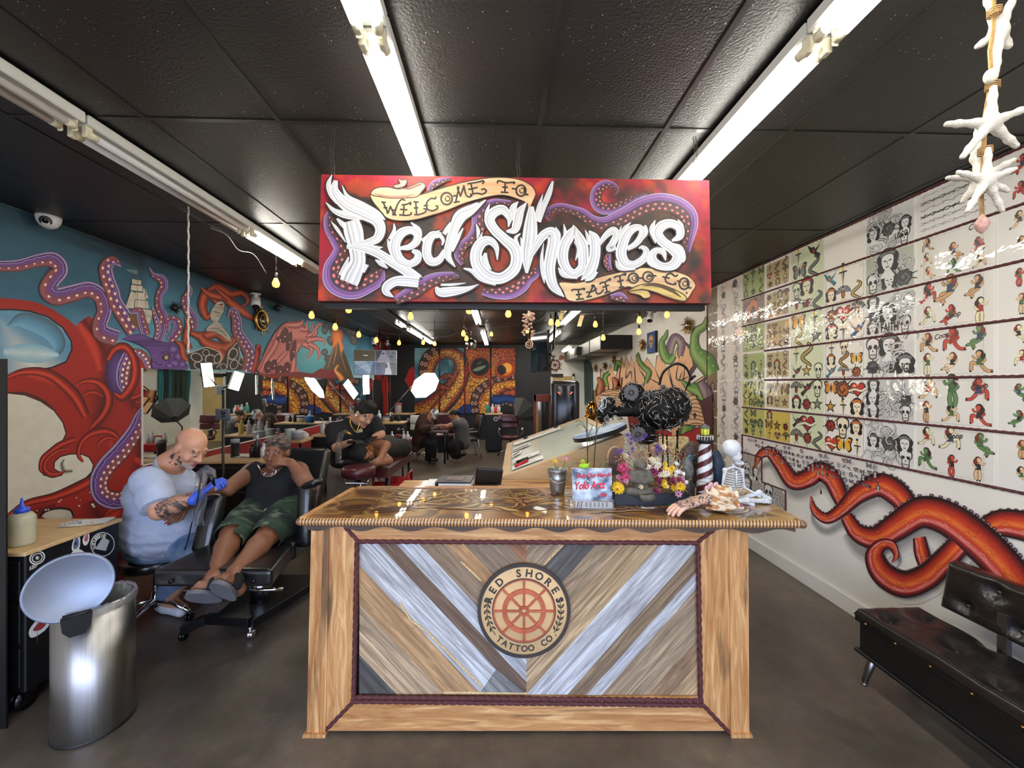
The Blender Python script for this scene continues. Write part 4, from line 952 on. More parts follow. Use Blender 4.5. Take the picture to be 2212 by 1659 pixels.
for i in range(6):
 z1,z0=ROWZ[i]-.008,ROWZ[i+1]+.008;nm=NTH[i]
 if i==1:
  def arch(P,w,h):
   P.poly([(.1,.06)]+[(w*.5+.075*cos(a*pi/10),h*.52+.1*sin(a*pi/10))for a in range(10,-1,-1)]+[(w-.11,.06)],C(206,112,52));P.disc((w*.5,h*.42),.04,.07,C(92,70,54),C(58,46,38))
  sheet(4.318,3.947,z0,z1,C(126,104,80),tpal,6,g_,'brown flash sheet with an orange arch, second from the top among the green sheets','green flash sheets',extra=arch)
 else:
  sheet(4.318,3.947,z0,z1,C(164,176,110)if i<4 else C(184,180,96),gpal,[9,0,8,7,12,8][i],g_,'olive green flash sheet of dark designs, %s from the top in the green column'%nm,'green flash sheets')
 sheet(3.943,3.590,z0,z1,C(188,170,124)if i<5 else C(206,182,84),tpal,[9,12,10,9,6,7][i],g_,'tan flash sheet, %s from the top in the column right of the green sheets'%nm,'tan flash sheets',margin=.02 if i<5 else None,ms=.58)
 sheet(3.584,3.212,z0,z1,C(212,218,184),ppal,[4,5,4,5,6,5][i],g_,'pale mint flash sheet of bold designs, %s from the top in its column'%nm,'mint flash sheets',ms=.64)
 if i:
  def corner(P,w,h):
   P.line([(w-.035,h-.02),(w-.016,h-.02),(w-.016,h-.045),(w-.035,h-.045),(w-.035,h-.02)],.0015,INK);P.line([(w-.035,h-.032),(w-.016,h-.032)],.0015,INK)
  sheet(3.204,2.848,z0,z1,C(234,230,218),bpal,[0,5,6,8,6,6][i],g_,'black-bordered flash sheet in bright red, gold and teal, %s row from the top'%nm,'black-bordered colour flash sheets',frame=.003,extra=corner,ms=.66)
 words={0:[('LOCO',.26,.05,.055)],2:[('FAITH',.18,.02,.085)],3:[('STREETS',.065,.03,.06),('BANGN',.26,.03,.085)],4:[('RIP',.3,.13,.06)]}.get(i,[])
 def ext(P,w,h,words=words):
  for s,x,y,z in words:put_text(P,s,x,y,z,INK,.03,sx=.42 if len(s)>5 else.55)
 sheet(2.838,2.494,z0,z1,[C(214,213,210),C(178,182,166),C(214,212,208),C(218,216,212),C(196,195,192),C(214,213,210)][i],wpal,[8,5,7,6,7,8][i],g_,'grey shaded flash sheet, %s from the top in the black-and-grey column'%nm,'black-and-grey flash sheets',kinds=[m_scroll,m_head,m_skull,m_rose,m_scroll,m_head],extra=ext,hazy=True,ms=.72)
 if i==0:
  def wire(P,w,h):
   for k in range(6):
    y=.04+k*.042;th=[.002,.0025,.006,.0025,.004,.0015][k]
    P.line([(.03+j*.011,y+.006*sin(j*.9+k)+.008*(j/30))for j in range(32)],th,INK)
    if k!=3:P.line([(.03+j*.011,y+.006*sin(j*.9+k+3))for j in range(32)],th*.8,INK)
    for j in range(2,31,5):P.line([(.03+j*.011-.006,y-.011),(.03+j*.011+.006,y+.012)],th*.8,INK)
  sheet(2.486,2.075,z0,z1,C(222,220,216),npal,0,g_,'white flash sheet of barbed wire bands behind the hanging starfish','pin-up flash sheets',extra=wire)
 else:
  def coop(P,w,h,i=i):
   P.line([(.05,.012),(w-.05,.012),(w-.05,h-.012),(.05,h-.012),(.05,.012)],.0012,C(110,108,106))
   x,y=[0,(.33,.24),(.21,.05),(.15,.23),(.34,.22),(.22,.23)][i]if i else(0,0)
   put_text(P,'Coop',x,y,.045,INK,.015,.4,.18,.8)
  sheet(2.486,2.075,z0,z1,C(222,219,212),npal,[0,7,6,6,6,6][i],g_,'white flash sheet of cartoon bathing figures, signed, %s row from the top'%nm,'pin-up flash sheets',kinds=[m_figure],extra=coop,margin=None,ms=.6,cols=3)
 sheet(2.065,1.68,z0,z1,C(224,221,216),npal,4,g_,'white flash sheet cut by the picture edge, %s row from the top'%nm,'flash sheets at the right edge',kinds=[m_figure],ms=.4)
BWZ=[2.955,2.567,2.187,1.79,1.396,1.0,.62]
def spal():return[C(52,40,30),C(88,70,50),C(120,98,70),C(70,56,42),C(160,136,100)]
for i in range(6):
 for c,(ya,yb)in enumerate(((4.812,4.572),(4.564,4.328))):
  sheet(ya,yb,BWZ[i+1]+.012,BWZ[i]-.006,C(226,216,204),wpal,4,g_,'narrow black-and-white sleeve design sheet, %s one in the %s of two strips'%(NTH[i],('farther','nearer')[c]),'sleeve design sheets',kinds=[m_scroll,m_rose,m_scroll,m_skull,m_snake,m_scroll],cols=1,ms=.75)
for i in range(7):
 z1=2.955-.325*i
 sheet(5.052,4.824,z1-.315,z1,C(120,98,68),spal,3,g_,'dark sepia print, %s down in the strip beside the graffiti wall'%(NTH+['seventh'])[i],'sepia prints',kinds=[m_scroll,m_head,m_scroll],cols=1,ms=.7,hazy=True)
def tiny(P,w,h):
 for k in range(150):
  u=.03+(k%30)*.053+g_.uniform(-.008,.008);v=.03+(k//30)*.05+g_.uniform(-.006,.006)
  if v>h-.02:continue
  if v<.2-u*.32+.04:continue
  g_.choice([m_skull,m_rose,m_bird,m_head,m_heart,m_fly])(P,u,v,g_.uniform(.019,.024),[C(52,48,56),C(120,70,78),C(110,106,120),C(84,80,92),C(190,184,184)],g_)
b_=Paint(lambda u,v:V((XR,4.31-u,.93+v)),(-1,0,0),base=.0014);b_.poly([(0,0),(.45,.05),(1.0,.16),(1.62,.24),(1.62,.255),(0,.255)],C(228,222,214));tiny(b_,1.6,.25)
tag(b_.build('flash_strip',M_lam),'long pale strip of tiny designs above the painted tentacle tip','flash sheet')
for k,(ya,yb,z0,z1)in enumerate([(4.31,4.02,.76,.99),(4.31,3.98,.42,.74),(3.97,3.66,.42,.74)]):
 sheet(ya,yb,z0,z1,C(184,168,148),wpal,3,g_,['grey portrait print framed by rope above the counter end, behind the skeleton','grey portrait print low on the wall below the counter overhang','grey hooded figure print low on the wall, nearest its rope corner'][k],'portrait prints low on the right wall',kinds=[m_head,m_skull,m_scroll],hazy=True,ms=.75)
def wrope(pts,label,r=.0075):
 mb=MB();mb.rope([V((XR-.006,y,z))for y,z in pts],r,r*5,7,.22,r*1.3);solo('wall_rope',mb,M_rope,label,'rope','ropes on the right wall')
wrope([(5.06,2.968),(1.6,2.968)],'oxblood rope along the top of the right wall just under the ceiling')
for i in range(1,6):wrope([(4.32 if i in(1,2,5)else 3.95,ROWZ[i]),(1.6,ROWZ[i])],'oxblood rope under the %s row of flash sheets'%NTH[i-1])
wrope([(4.32,.74),(4.32,1.19),(1.6,1.19)],'oxblood rope below the lowest row of flash sheets, turning down at its far end')
wrope([(4.32,.74),(4.32,.41),(3.65,.41),(3.65,.75),(3.99,.75),(3.99,1.0),(4.32,1.0)],'oxblood rope edging the low portrait prints behind the counter end')
wrope([(5.06,2.968),(5.06,.5)],'oxblood rope upright where the sepia strip meets the graffiti wall',.006)
# ---------------------------------------------------------------- tentacles airbrushed on the wall
Z6=zs(1600,900,.4574)
TW=Paint(lambda x,y:at_x(x,y,XR),(-1,0,0),base=.003)
WALL=C(226,222,212)
def on_right(px,py):return at_x(px,py,XR)
TENT=[[(70,245,8),(90,185,36),(140,168,56),(190,225,66),(250,305,78),(320,290,88),(370,258,92),(430,290,88),(470,370,80),(505,440,70)],[(335,375,6),(352,440,36),(410,480,52),(480,440,66),(560,365,92),(660,322,112),(740,362,116),(795,425,100)],[(1120,560,90),(1220,505,125),(1340,515,140),(1480,560,140),(1640,600,110),(1790,560,30)],[(850,570,60),(862,640,74),(880,700,70)],[(505,470,60),(560,548,84),(650,572,112),(740,522,132),(860,452,150),(980,478,160),(1100,560,172),(1200,650,176),(1300,770,180),(1400,930,170),(1470,1120,130),(1440,1290,40)],[(725,690,8),(745,655,28),(722,605,44),(672,608,60),(642,660,92),(682,742,112),(780,792,124),(880,762,124),(960,692,116),(1040,610,110)]]
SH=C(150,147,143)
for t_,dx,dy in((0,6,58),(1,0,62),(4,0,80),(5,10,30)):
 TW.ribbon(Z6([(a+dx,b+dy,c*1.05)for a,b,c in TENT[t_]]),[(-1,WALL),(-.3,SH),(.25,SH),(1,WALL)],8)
for k,tt in enumerate(TENT):
 q=Z6(tt);sgn=[1,-1,1,-1,1,1][k]
 qq=[(a,b,c)for a,b,c in q]
 suckers(TW,qq,-1.06 if k in(0,1,4)else-1.0,max(4,len(q)*4),.15,C(54,36,46),C(40,26,34),hole=C(150,120,134),asp=.6)
 if k==0:pass
 pr=[(-1,C(24,14,16)),(-.86,C(40,16,18)),(-.62,C(128,26,22)),(-.25,C(196,62,34)),(.05,C(226,118,52)),(.3,C(188,50,34)),(.55,C(214,120,110)),(.66,C(140,30,30)),(.86,C(60,18,22)),(1,C(22,12,16))]
 TW.ribbon(q,pr,12)
 Q=spline(q,12);rs=random.Random(k)
 for off,cc,wd in((.05,C(96,24,20),.9),(-.3,C(120,30,22),.8),(.42,C(236,190,190),.8)):
  for a0 in range(2,len(Q)-8,11):
   seg=[(Q[j][0]+nrm2(Q[j-1],Q[min(len(Q)-1,j+1)])[0]*(off+rs.uniform(-.12,.12))*Q[j][2]/2,Q[j][1]+nrm2(Q[j-1],Q[min(len(Q)-1,j+1)])[1]*(off+rs.uniform(-.12,.12))*Q[j][2]/2)for j in range(a0,min(a0+7,len(Q)-1))]
   if len(seg)>2:TW.line(seg,wd,cc)
 for _ in range(len(q)*3):
  j=rs.randrange(2,len(Q)-2);n_=nrm2(Q[j-1],Q[j+1]);o=rs.uniform(-.6,.7)*Q[j][2]/2;r=rs.uniform(.4,1.3)
  TW.disc((Q[j][0]+n_[0]*o,Q[j][1]+n_[1]*o),r,r*.8,C(250,224,224),C(206,110,96),0,8)
tag(TW.build('tentacle_mural',M_paint),'red and orange tentacles airbrushed low on the white right wall','mural')
# ==== left wall: sea mural, mirror, wall ornaments
ZM1,ZM0,ZM2=zs(0,400,.25316),zs(0,760,.28939),zs(400,560,.25316)
LM=Paint(lambda x,y:at_x(x,y,XL),(1,0,0),base=.001)
FY=Paint(lambda y,z:V((XL,y,z)),(1,0,0),base=.0006)
MY0,MY1,MZ0,MZ1=3.885,10.75,.985,1.897
NAVY,TEAL,SKY,PALE,CREAM=C(24,44,58),C(44,92,116),C(98,154,178),C(168,198,202),C(222,216,200)
def sea(y,z):
 n=fbm(y*1.1,z*2.6);t=(z-1.55)/1.43+(n-.5)*.42-(.16 if y>3.9 else 0)
 st=[(.0,CREAM),(.16,CREAM),(.3,PALE),(.42,SKY),(.62,TEAL),(.86,C(40,80,98)),(1.0,NAVY)]
 if y>3.9:st=[(.0,C(150,196,206)),(.2,C(126,182,198)),(.45,C(76,140,164)),(.7,TEAL),(1.0,NAVY)]
 for(a,ca),(b,cb)in zip(st,st[1:]):
  if t<=b:return mixc(ca,cb,max(0,min(1,(t-a)/(b-a))))
 return st[-1][1]
FY.field(2.0,0,MY0,ZC-.001,40,60,sea);FY.field(MY0,MZ1,10.9,ZC-.001,120,26,sea)
FY.field(MY0,0,10.9,MZ0,60,10,lambda y,z:mixc(C(150,28,22),C(74,16,16),max(0,min(1,fbm(y*1.5,z*3)*1.6-.4))))
for k in range(26):
 y=MY0+.1+k*.27;r=.1+.05*sin(k*2.1)
 FY.ribbon([(y-r,.0,.05),(y-r,.3,.06),(y-r*.5,.55+.1*sin(k),.06),(y,.66+.1*sin(k),.05),(y+r*.5,.55+.1*sin(k),.06),(y+r,.3,.06),(y+r,.0,.05)],[(-1,C(40,10,12)),(0,C(196,48,34)),(1,C(60,14,14))],4)
def redmur(y,z):return mixc(C(150,24,20),C(20,14,16),max(0,min(1,(fbm(y*3,z*3)-.42)*5)))
FY.field(10.9,0,YB-.02,ZC-.001,14,24,redmur)
RED,DRED,LRED,BLK=C(154,32,24),C(88,16,15),C(196,58,38),C(26,15,15)
def bodyc(p):
 n=fbm(p[0]*.02,p[1]*.02);return mixc(DRED,RED,max(0,min(1,n*2.2-.5)))
outer=ZM1([(-60,960),(60,965),(200,980),(330,1005),(450,1060),(600,1160),(720,1270),(830,1320),(960,1350),(1100,1380),(1200,1440),(1290,1560)])
body=outer+[(328,800),(327,1060),(324,1330),(322,1420),(120,1420),(60,1330),(-20,1240),(-20,660)]
LM.poly(body,lambda p:RED)
for(x0,y0,x1,y1,w_,c)in[(180,690,300,900,60,DRED),(230,800,200,940,70,DRED),(150,830,60,810,30,LRED),(300,880,290,1200,50,DRED),(200,1080,260,1300,120,DRED),(120,1090,30,1120,26,DRED),(250,1150,280,1350,80,C(60,14,14)),(170,700,215,800,26,LRED),(240,950,225,1060,20,C(190,50,30)),(290,990,320,1020,20,C(190,50,30)),(225,1120,260,1100,14,LRED)]:
 LM.ribbon([(x0,y0,w_*.5),((x0+x1)/2+8,(y0+y1)/2,w_),(x1,y1,w_*.4)],[(-1,RED),(0,c),(1,RED)],6)
hole=ZM1([(-60,1070),(100,1068),(250,1082),(400,1128),(530,1220),(600,1330),(605,1400),(560,1500),(440,1550),(300,1575),(180,1600),(60,1645),(-60,1680)])
LM.line(hole+[hole[0]],7,BLK,0);LM.poly(hole,lambda p:mixc(C(82,138,172),mixc(PALE,CREAM,min(1,max(0,(740-p[1])/-50))),max(0,min(1,1-abs(p[0]-75)/75.0))if p[1]>690 else.1),0)
LM.ribbon(ZM1([(60,1200,10),(200,1150,130),(420,1240,150),(500,1370,110),(430,1480,20)]),[(-1,C(70,90,96)),(0,C(86,140,172)),(1,C(120,172,196))],8)
LM.ribbon(ZM1([(30,1420,60),(180,1430,150),(350,1440,150),(500,1450,30)]),[(-1,C(120,172,196)),(0,C(190,208,208)),(1,C(130,176,194))],8)
cream=ZM0([(40,310),(180,325),(300,372),(400,442),(465,530),(488,610),(450,690),(372,745),(314,800),(298,870),(320,922),(400,942),(460,925),(494,888),(440,892),(405,870),(410,822),(450,786),(520,768),(600,765),(660,790),(692,845),(680,895),(620,955),(500,1010),(400,1072),(250,1112),(130,1172),(40,1245)])
LM.line(cream[:14]+cream[14:],5,BLK);LM.poly(cream,CREAM);LM.line(ZM0([(60,300),(200,312),(320,365),(420,440)]),4,C(60,40,36),6,1)
LM.ribbon(ZM0([(480,800,8),(460,840,40),(480,890,50),(540,890,30)]),[(-1,CREAM),(0,C(60,56,54)),(1,CREAM)],6)
LM.disc(ZM0([(430,1215)])[0],36,13,CREAM,C(200,190,176));LM.line(ZM0([(290,1235),(340,1190),(430,1168),(520,1180),(550,1230)]),5,BLK,6)
for(x,y,r)in[(60,1100,.5),(275,1165,3),(340,1160,4),(360,1158,3),(440,1098,4),(455,1085,3),(570,1070,3),(590,1130,4),(600,1085,2),(690,1120,6),(712,1062,5),(670,1030,3),(700,1135,5)]:
 LM.disc(ZM0([(x,y+20)])[0],r*.6,r*.4,C(240,236,230))
def tube_(z,pts,cols,n=8):LM.ribbon(z(pts),cols,n)
RT_=[(-1,BLK),(-.75,DRED),(-.2,RED),(.2,C(216,74,46)),(.6,RED),(1,BLK)]
for pts in([(548,278,8),(590,235,24),(660,215,40),(740,232,56),(802,300,64),(810,390,62),(770,475,54),(705,545,40),(668,585,6)],[(618,822,20),(585,770,34),(598,690,40),(660,622,46),(760,590,54),(850,610,40),(910,690,6)],[(595,360,6),(630,318,26),(700,300,30),(770,330,10)],[(720,730,6),(740,680,30),(800,640,34),(880,660,20)],[(1045,160,10),(1075,240,30),(1050,320,36),(980,350,30)],[(1090,270,8),(1112,320,26),(1080,370,30),(1010,380,14)],[(320,900,30),(300,870,30),(316,800,40),(375,745,44),(455,690,50),(560,650,40)],[(490,888,10),(430,915,34),(370,915,46),(330,870,40),(350,800,30),(430,740,30),(520,720,10)],[(50,190,30),(160,150,50),(300,150,70),(420,200,80),(560,330,90),(640,480,60)],[(40,1230,20),(200,1130,50),(400,1080,60),(600,1000,80),(760,900,50)],[(780,1230,10),(820,1180,40),(900,1160,40)]):
 tube_(ZM0,pts,RT_)
PT=[(-1,C(40,24,54)),(-.8,C(196,176,220)),(-.7,C(74,48,100)),(-.2,C(110,72,144)),(.1,C(120,66,96)),(.7,C(150,84,84)),(1,C(60,34,50))]
def ptent(z,pts,side=1,n=14,s_=.24,off=.4,two=.0,gap=1):
 pr=sorted([(o*side,c)for o,c in PT],key=lambda q:q[0]);q=z(pts)
 LM.ribbon(q,pr,9);suckers(LM,q,off*side,n,s_,C(250,226,210),C(196,130,112),two,hole=C(252,238,226))
 Q=spline(q,9);rs=random.Random(n)
 LM.line([(a[0]+nrm2(Q[max(0,i-1)],Q[min(len(Q)-1,i+1)])[0]*(-.45*side+rs.uniform(-.1,.1))*a[2]/2,a[1]+nrm2(Q[max(0,i-1)],Q[min(len(Q)-1,i+1)])[1]*(-.45*side+rs.uniform(-.1,.1))*a[2]/2)for i,a in enumerate(Q)],.8,C(206,190,226))
LM.disc(ZM0([(890,165)])[0],30,54,C(110,76,150),C(54,34,78),-.1,24)
ptent(ZM0,[(960,20,90),(925,120,110),(915,220,100),(940,310,50)],-1,7,.26,.2,.3)
ptent(ZM0,[(960,-20,30),(1060,20,60),(1110,100,60),(1135,190,40)],-1,9,.4,.0)
tube_(ZM0,[(800,60,40),(850,-20,56),(930,-40,60),(990,30,60),(1010,140,66),(985,250,66),(910,340,60),(850,310,24)],RT_)
ptent(ZM0,[(1085,400,40),(1050,480,90),(1000,600,120),(900,740,140),(795,850,140),(738,960,140),(760,1070,140),(870,1110,135),(965,1060,110),(1005,970,60)],-1,20,.2,.42,.26)
ptent(ZM1,[(-50,690,90),(150,685,105),(330,640,115),(450,640,140),(505,720,150),(440,810,150),(405,890,160),(480,950,160),(620,920,150),(760,890,140),(862,960,140),(885,1080,130),(850,1180,140),(870,1260,160),(1000,1310,150)],1,24,.2,.38)
ptent(ZM1,[(1030,690,16),(960,645,90),(900,700,120),(912,800,125),(952,900,125),(980,1000,125),(1050,1110,135),(1140,1250,140)],1,12,.26,.1,.34)
SA=C(214,206,188);SD=C(96,86,74)
for q in([(1120,800),(1200,815),(1196,850),(1120,840)],[(1115,850),(1212,862),(1207,908),(1110,895)],[(1112,905),(1150,920),(1135,1050),(1062,1050)],[(1152,912),(1225,922),(1242,982),(1145,972)],[(1150,978),(1254,988),(1264,1052),(1145,1042)],[(1215,880),(1240,890),(1236,930),(1212,920)],[(1240,905),(1262,960),(1236,970)],[(1180,1052),(1294,1072),(1290,1122),(1200,1104)],[(1200,1110),(1290,1125),(1270,1180),(1220,1170)]):
 p=ZM1(q);LM.line(p+[p[0]],1.2,SD);LM.poly(p,lambda v:mixc(SA,SD,max(0,min(.5,fbm(v[0]*.3,v[1]*.3)-.4))))
LM.poly(ZM1([(1090,1090),(1190,1120),(1260,1190),(1190,1240),(1120,1190)]),C(110,78,46));LM.poly(ZM1([(1068,715),(1165,725),(1165,762),(1085,735)]),C(96,126,130));LM.line(ZM1([(1170,730),(1160,1100)]),1,SD);LM.line(ZM1([(1230,870),(1240,1100)]),.8,SD)
ptent(ZM1,[(1110,1085,30),(1180,1075,66),(1205,1160,74),(1240,1280,84)],-1,6,.2,.3)
ptent(ZM1,[(1265,700,8),(1300,765,40),(1372,800,76),(1392,865,76),(1352,940,66),(1352,1040,70),(1392,1130,80),(1370,1240,86),(1335,1340,90)],1,14,.26,.5)
ptent(ZM1,[(1290,1040,10),(1320,1120,44),(1345,1230,50),(1320,1320,40)],1,8,.4,.2)
ptent(ZM1,[(1590,830,8),(1612,900,56),(1572,980,66),(1592,1060,76),(1642,1140,90),(1655,1230,66)],1,9,.3,.4)
ptent(ZM1,[(1440,1330,70),(1512,1230,86),(1490,1150,70),(1425,1160,54),(1430,1250,24)],1,9,.3,.45)
head=ZM1([(1040,1310),(1130,1280),(1210,1280),(1330,1330),(1430,1345),(1490,1350),(1530,1410),(1560,1490),(1595,1565),(1440,1567),(1300,1562),(1292,1480),(1250,1400),(1150,1345)])
LM.line(head+[head[0]],2.5,C(36,22,50),4);LM.poly(head,lambda p:mixc(C(118,80,156),C(66,40,96),max(0,min(1,fbm(p[0]*.06,p[1]*.06)*2-.5))),4)
for(x,y,rx,ry)in[(1470,1400,12,9),(1520,1460,12,10),(1480,1520,14,9),(1550,1530,9,8),(1440,1540,10,6)]:LM.disc(ZM1([(x,y)])[0],rx,ry,C(150,110,184),C(60,36,90))
LM.disc(ZM1([(1410,1470)])[0],9,7,C(40,24,50));LM.disc(ZM1([(1412,1470)])[0],5,5,C(226,206,160),C(150,110,80));LM.line(ZM1([(1360,1440),(1410,1420),(1450,1450)]),2,C(30,18,40),4);LM.line(ZM1([(1310,1500),(1340,1530),(1380,1530)]),2,C(30,18,40),4)
HR=[(-1,C(70,24,16)),(-.4,C(168,66,36)),(.1,C(206,100,60)),(.5,C(150,50,28)),(1,C(58,20,14))]
for pts in([(1850,1010,30),(1760,920,80),(1720,1030,80),(1760,1130,60),(1800,1080,10)],[(1760,900,20),(1850,870,70),(1960,930,70),(2060,920,56),(2110,990,40),(2050,1040,12)],[(1880,940,60),(2000,1030,80),(2110,1110,60),(2200,1170,10)],[(1700,870,10),(1780,930,60),(1880,960,60)],[(1830,850,6),(1860,900,40),(1950,980,50)],[(1580,1240,30),(1720,1290,80),(1850,1260,90),(1950,1330,90),(2050,1300,30)],[(1570,1130,10),(1600,1200,60),(1580,1320,70),(1620,1400,40)],[(1700,1290,60),(1760,1350,90),(1900,1390,90),(1990,1340,50)],[(1480,1320,10),(1540,1370,50),(1560,1460,60),(1600,1500,20)],[(2110,1500,20),(2170,1450,60),(2190,1550,80),(2260,1590,40)],[(1860,1400,60),(1900,1480,80),(1880,1560,60)]):
 tube_(ZM1,pts,HR)
SK=C(196,190,176)
for q in([(1790,1130),(1800,1060),(1850,1000),(1900,1000),(1905,1060),(1870,1130),(1830,1180)],[(1750,1240),(1800,1180),(1860,1170),(1910,1230),(1960,1300),(1960,1340),(1880,1280),(1810,1250)]):
 p=ZM1(q);LM.line(p+[p[0]],2,C(50,30,24));LM.poly(p,lambda v:mixc(SK,C(120,110,100),max(0,min(1,fbm(v[0]*.15,v[1]*.15)*2-.7))),4)
LM.disc(ZM1([(1880,1020)])[0],5,2,C(150,40,40));LM.line(ZM1([(1820,1080),(1870,1090)]),1.5,C(60,50,44));LM.line(ZM1([(1830,1120),(1870,1110)]),1,C(60,50,44));LM.line(ZM1([(1800,1220),(1860,1230),(1930,1290)]),1.5,C(90,80,70),4)
LM.poly(ZM1([(1590,1440),(1700,1400),(1760,1390),(1860,1430),(1890,1500),(1940,1400),(2000,1340),(2040,1360),(2030,1500),(2090,1560),(2080,1580),(1620,1570)]),C(44,36,32))
for(x,y,rx,ry)in[(1670,1470,14,10),(1750,1430,8,8),(1790,1490,13,12),(1690,1540,12,8),(1850,1480,8,12),(1980,1440,11,14),(1990,1530,9,12),(1900,1550,8,7),(2060,1500,8,10)]:LM.disc(ZM1([(x,y)])[0],rx,ry,C(214,208,196),C(150,140,128),.4,18,rin=.78);LM.disc(ZM1([(x,y)])[0],rx*.75,ry*.75,C(60,40,32),C(30,22,20),.4)
for q in([(1590,1440),(1700,1400),(1760,1385),(1870,1430),(1880,1500),(1840,1560)],[(1930,1560),(1950,1430),(2020,1345),(2040,1420),(2080,1520)]):LM.line(ZM1(q),1.8,C(206,200,188),5)
ptent(ZM1,[(1935,1130,16),(1980,1070,66),(2012,1150,86),(2022,1250,96),(2080,1350,106),(2132,1450,116),(2110,1590,116)],1,14,.2,.0,.3)
LM.disc(ZM2([(1090,770)])[0],58,62,C(112,190,194),C(70,150,168),0,30)
PK=[(-1,C(96,34,34)),(-.6,C(196,92,88)),(0,C(232,158,148)),(.5,C(206,104,98)),(1,C(96,34,34))]
wave=ZM2([(630,975),(650,860),(700,740),(770,620),(850,545),(930,530),(1000,560),(1060,620),(1085,650),(1040,680),(985,730),(940,810),(935,900),(960,990)])
LM.line(wave+[wave[0]],3,C(110,44,44));LM.poly(wave,lambda p:mixc(C(226,136,126),C(168,60,60),max(0,min(1,fbm(p[0]*.05,p[1]*.05)*2.4-.8))),3)
for pts in([(860,560,40),(950,560,60),(990,540,30),(1000,515,6)],[(980,590,60),(1030,600,40),(1030,560,24),(1045,515,6)],[(1020,640,60),(1100,640,44),(1110,590,30),(1140,555,30),(1190,570,8)],[(1040,660,50),(1090,620,24),(1080,570,20),(1085,540,4)],[(1040,690,60),(1120,680,40),(1170,690,30),(1190,740,6)],[(1000,720,60),(1070,760,40),(1060,810,26),(1025,850,6)],[(1050,720,50),(1120,760,34),(1140,820,24),(1130,870,4)],[(640,960,30),(690,850,50),(760,740,50),(800,620,40),(870,580,14)],[(900,1000,30),(920,880,50),(900,760,40),(880,640,14)],[(700,980,20),(760,900,40),(830,820,40),(880,770,10)],[(640,830,10),(620,740,40),(600,870,50),(570,970,40)]):
 tube_(ZM2,pts,PK if pts[0][0]>650 or pts[0][1]>950 else RT_)
for(x,y,rx,ry)in[(840,650,9,17),(880,700,6,22),(915,780,6,24),(800,680,8,6),(700,920,9,14),(750,900,7,12),(800,950,10,12),(860,930,8,14)]:LM.disc(ZM2([(x,y)])[0],rx,ry,C(110,24,26),C(70,16,18),.2);LM.disc(ZM2([(x+6,y+10)])[0],1.5,1.5,C(250,220,214))
for k in range(22):
 x,y=R0.choice([(1210,600),(1230,700),(1200,800),(1210,880),(1400,610),(1420,700),(1360,560),(1260,590)]);LM.disc(ZM2([(x+R0.uniform(-30,30),y+R0.uniform(-40,40))])[0],R0.uniform(5,10),R0.uniform(5,10),C(110,108,106),C(56,54,54))
LM.poly(ZM2([(1285,680),(1240,800),(1190,900),(1130,1000),(1440,1030),(1380,860),(1330,740)]),lambda p:mixc(C(110,92,70),C(60,50,44),fbm(p[0]*.1,p[1]*.1)))
LM.disc(ZM2([(1290,660)])[0],14,18,C(244,150,60),C(150,66,36));LM.poly(ZM2([(1275,640),(1310,640),(1345,760),(1330,800),(1300,700),(1270,740),(1245,770)]),C(236,128,50))
for pts in([(1290,700,6),(1280,800,8),(1260,900,5)],[(1310,720,5),(1330,830,7),(1370,960,4)],[(1280,730,4),(1240,830,6),(1210,930,4)],[(1300,900,20),(1275,950,30),(1310,990,50),(1340,1030,60)]):tube_(ZM2,pts,[(-1,C(120,60,30)),(0,C(250,170,90)),(1,C(130,66,34))])
LM.poly(ZM2([(600,985),(960,960),(1080,975),(1150,930),(1200,950),(1260,940),(1300,1020),(600,990)]),C(120,30,28))
lm=LM.build('mural_figures',M_paint)
fy=FY.build('painted_sea',M_paint)
mr=thing('sea_mural','sea mural of red and purple tentacles, ship and pink wave on the left wall','mural',(XL,6,1.5))
for o in(lm,fy):o.parent=mr;o.matrix_parent_inverse=Matrix.Translation((-XL,-6,-1.5))
mm=thing('wall_mirror','long frameless mirror strip along the left wall under the mural','mirror',(XL,MY0,MZ0))
q=MB();q.box2((.004,0,0),(.01,MY1-MY0,MZ1-MZ0));q.build('mirror_glass',mat('mirror_silver',(236,240,238),.012,1.0,var=0),mm)
q=MB();q.box2((.002,-.012,-.002),(.013,0,MZ1-MZ0+.004));q.box2((.002,0,-.012),(.013,MY1-MY0,0));q.build('edge_trim',M_white,mm)
q=Paint(lambda y,z:V((XL,y,z)),(1,0,0),base=.003)
q.poly([(10.8,.2),(10.8,1.85),(11.1,1.9),(11.5,1.86),(11.62,1.7),(11.66,.2)],C(26,28,30));q.poly([(11.75,.1),(11.72,1.9),(11.85,2.0),(12.1,1.98),(12.2,.1)],C(150,34,26));q.ribbon([(12.2,.1,.04),(12.22,1.0,.05),(12.16,1.98,.05)],[(-1,C(220,190,170)),(1,C(190,120,100))],4)
tag(q.build('drip_painting',M_paint),'black panel with a red painted drip at the far end of the left wall','mural')
def spiky(name,p,n,r,ln,nrm,m,label,cat,group,seed=1,core=None,flat=.5,wid=.006):
 rs=random.Random(seed);mb=MB();nrm=V(nrm)
 mb.ell(p,r,seg=12,rings=8)
 for k in range(n):
  d=V((rs.gauss(0,1),rs.gauss(0,1),rs.gauss(0,1)))
  if d.dot(nrm)<0:d-=nrm*2*d.dot(nrm)
  d=(d-nrm*d.dot(nrm)*(1-flat)).normalized()
  mb.cyl(p+d*r*.6,p+d*(r+ln*rs.uniform(.7,1)),wid,.0006,5)
 t=thing(name,label,cat,p,group=group);mb.build('spines',m,t,None).matrix_parent_inverse=Matrix.Translation(-p)
 return t
M_urch=mat('black_urchin',(18,16,18),.5,var=.2)
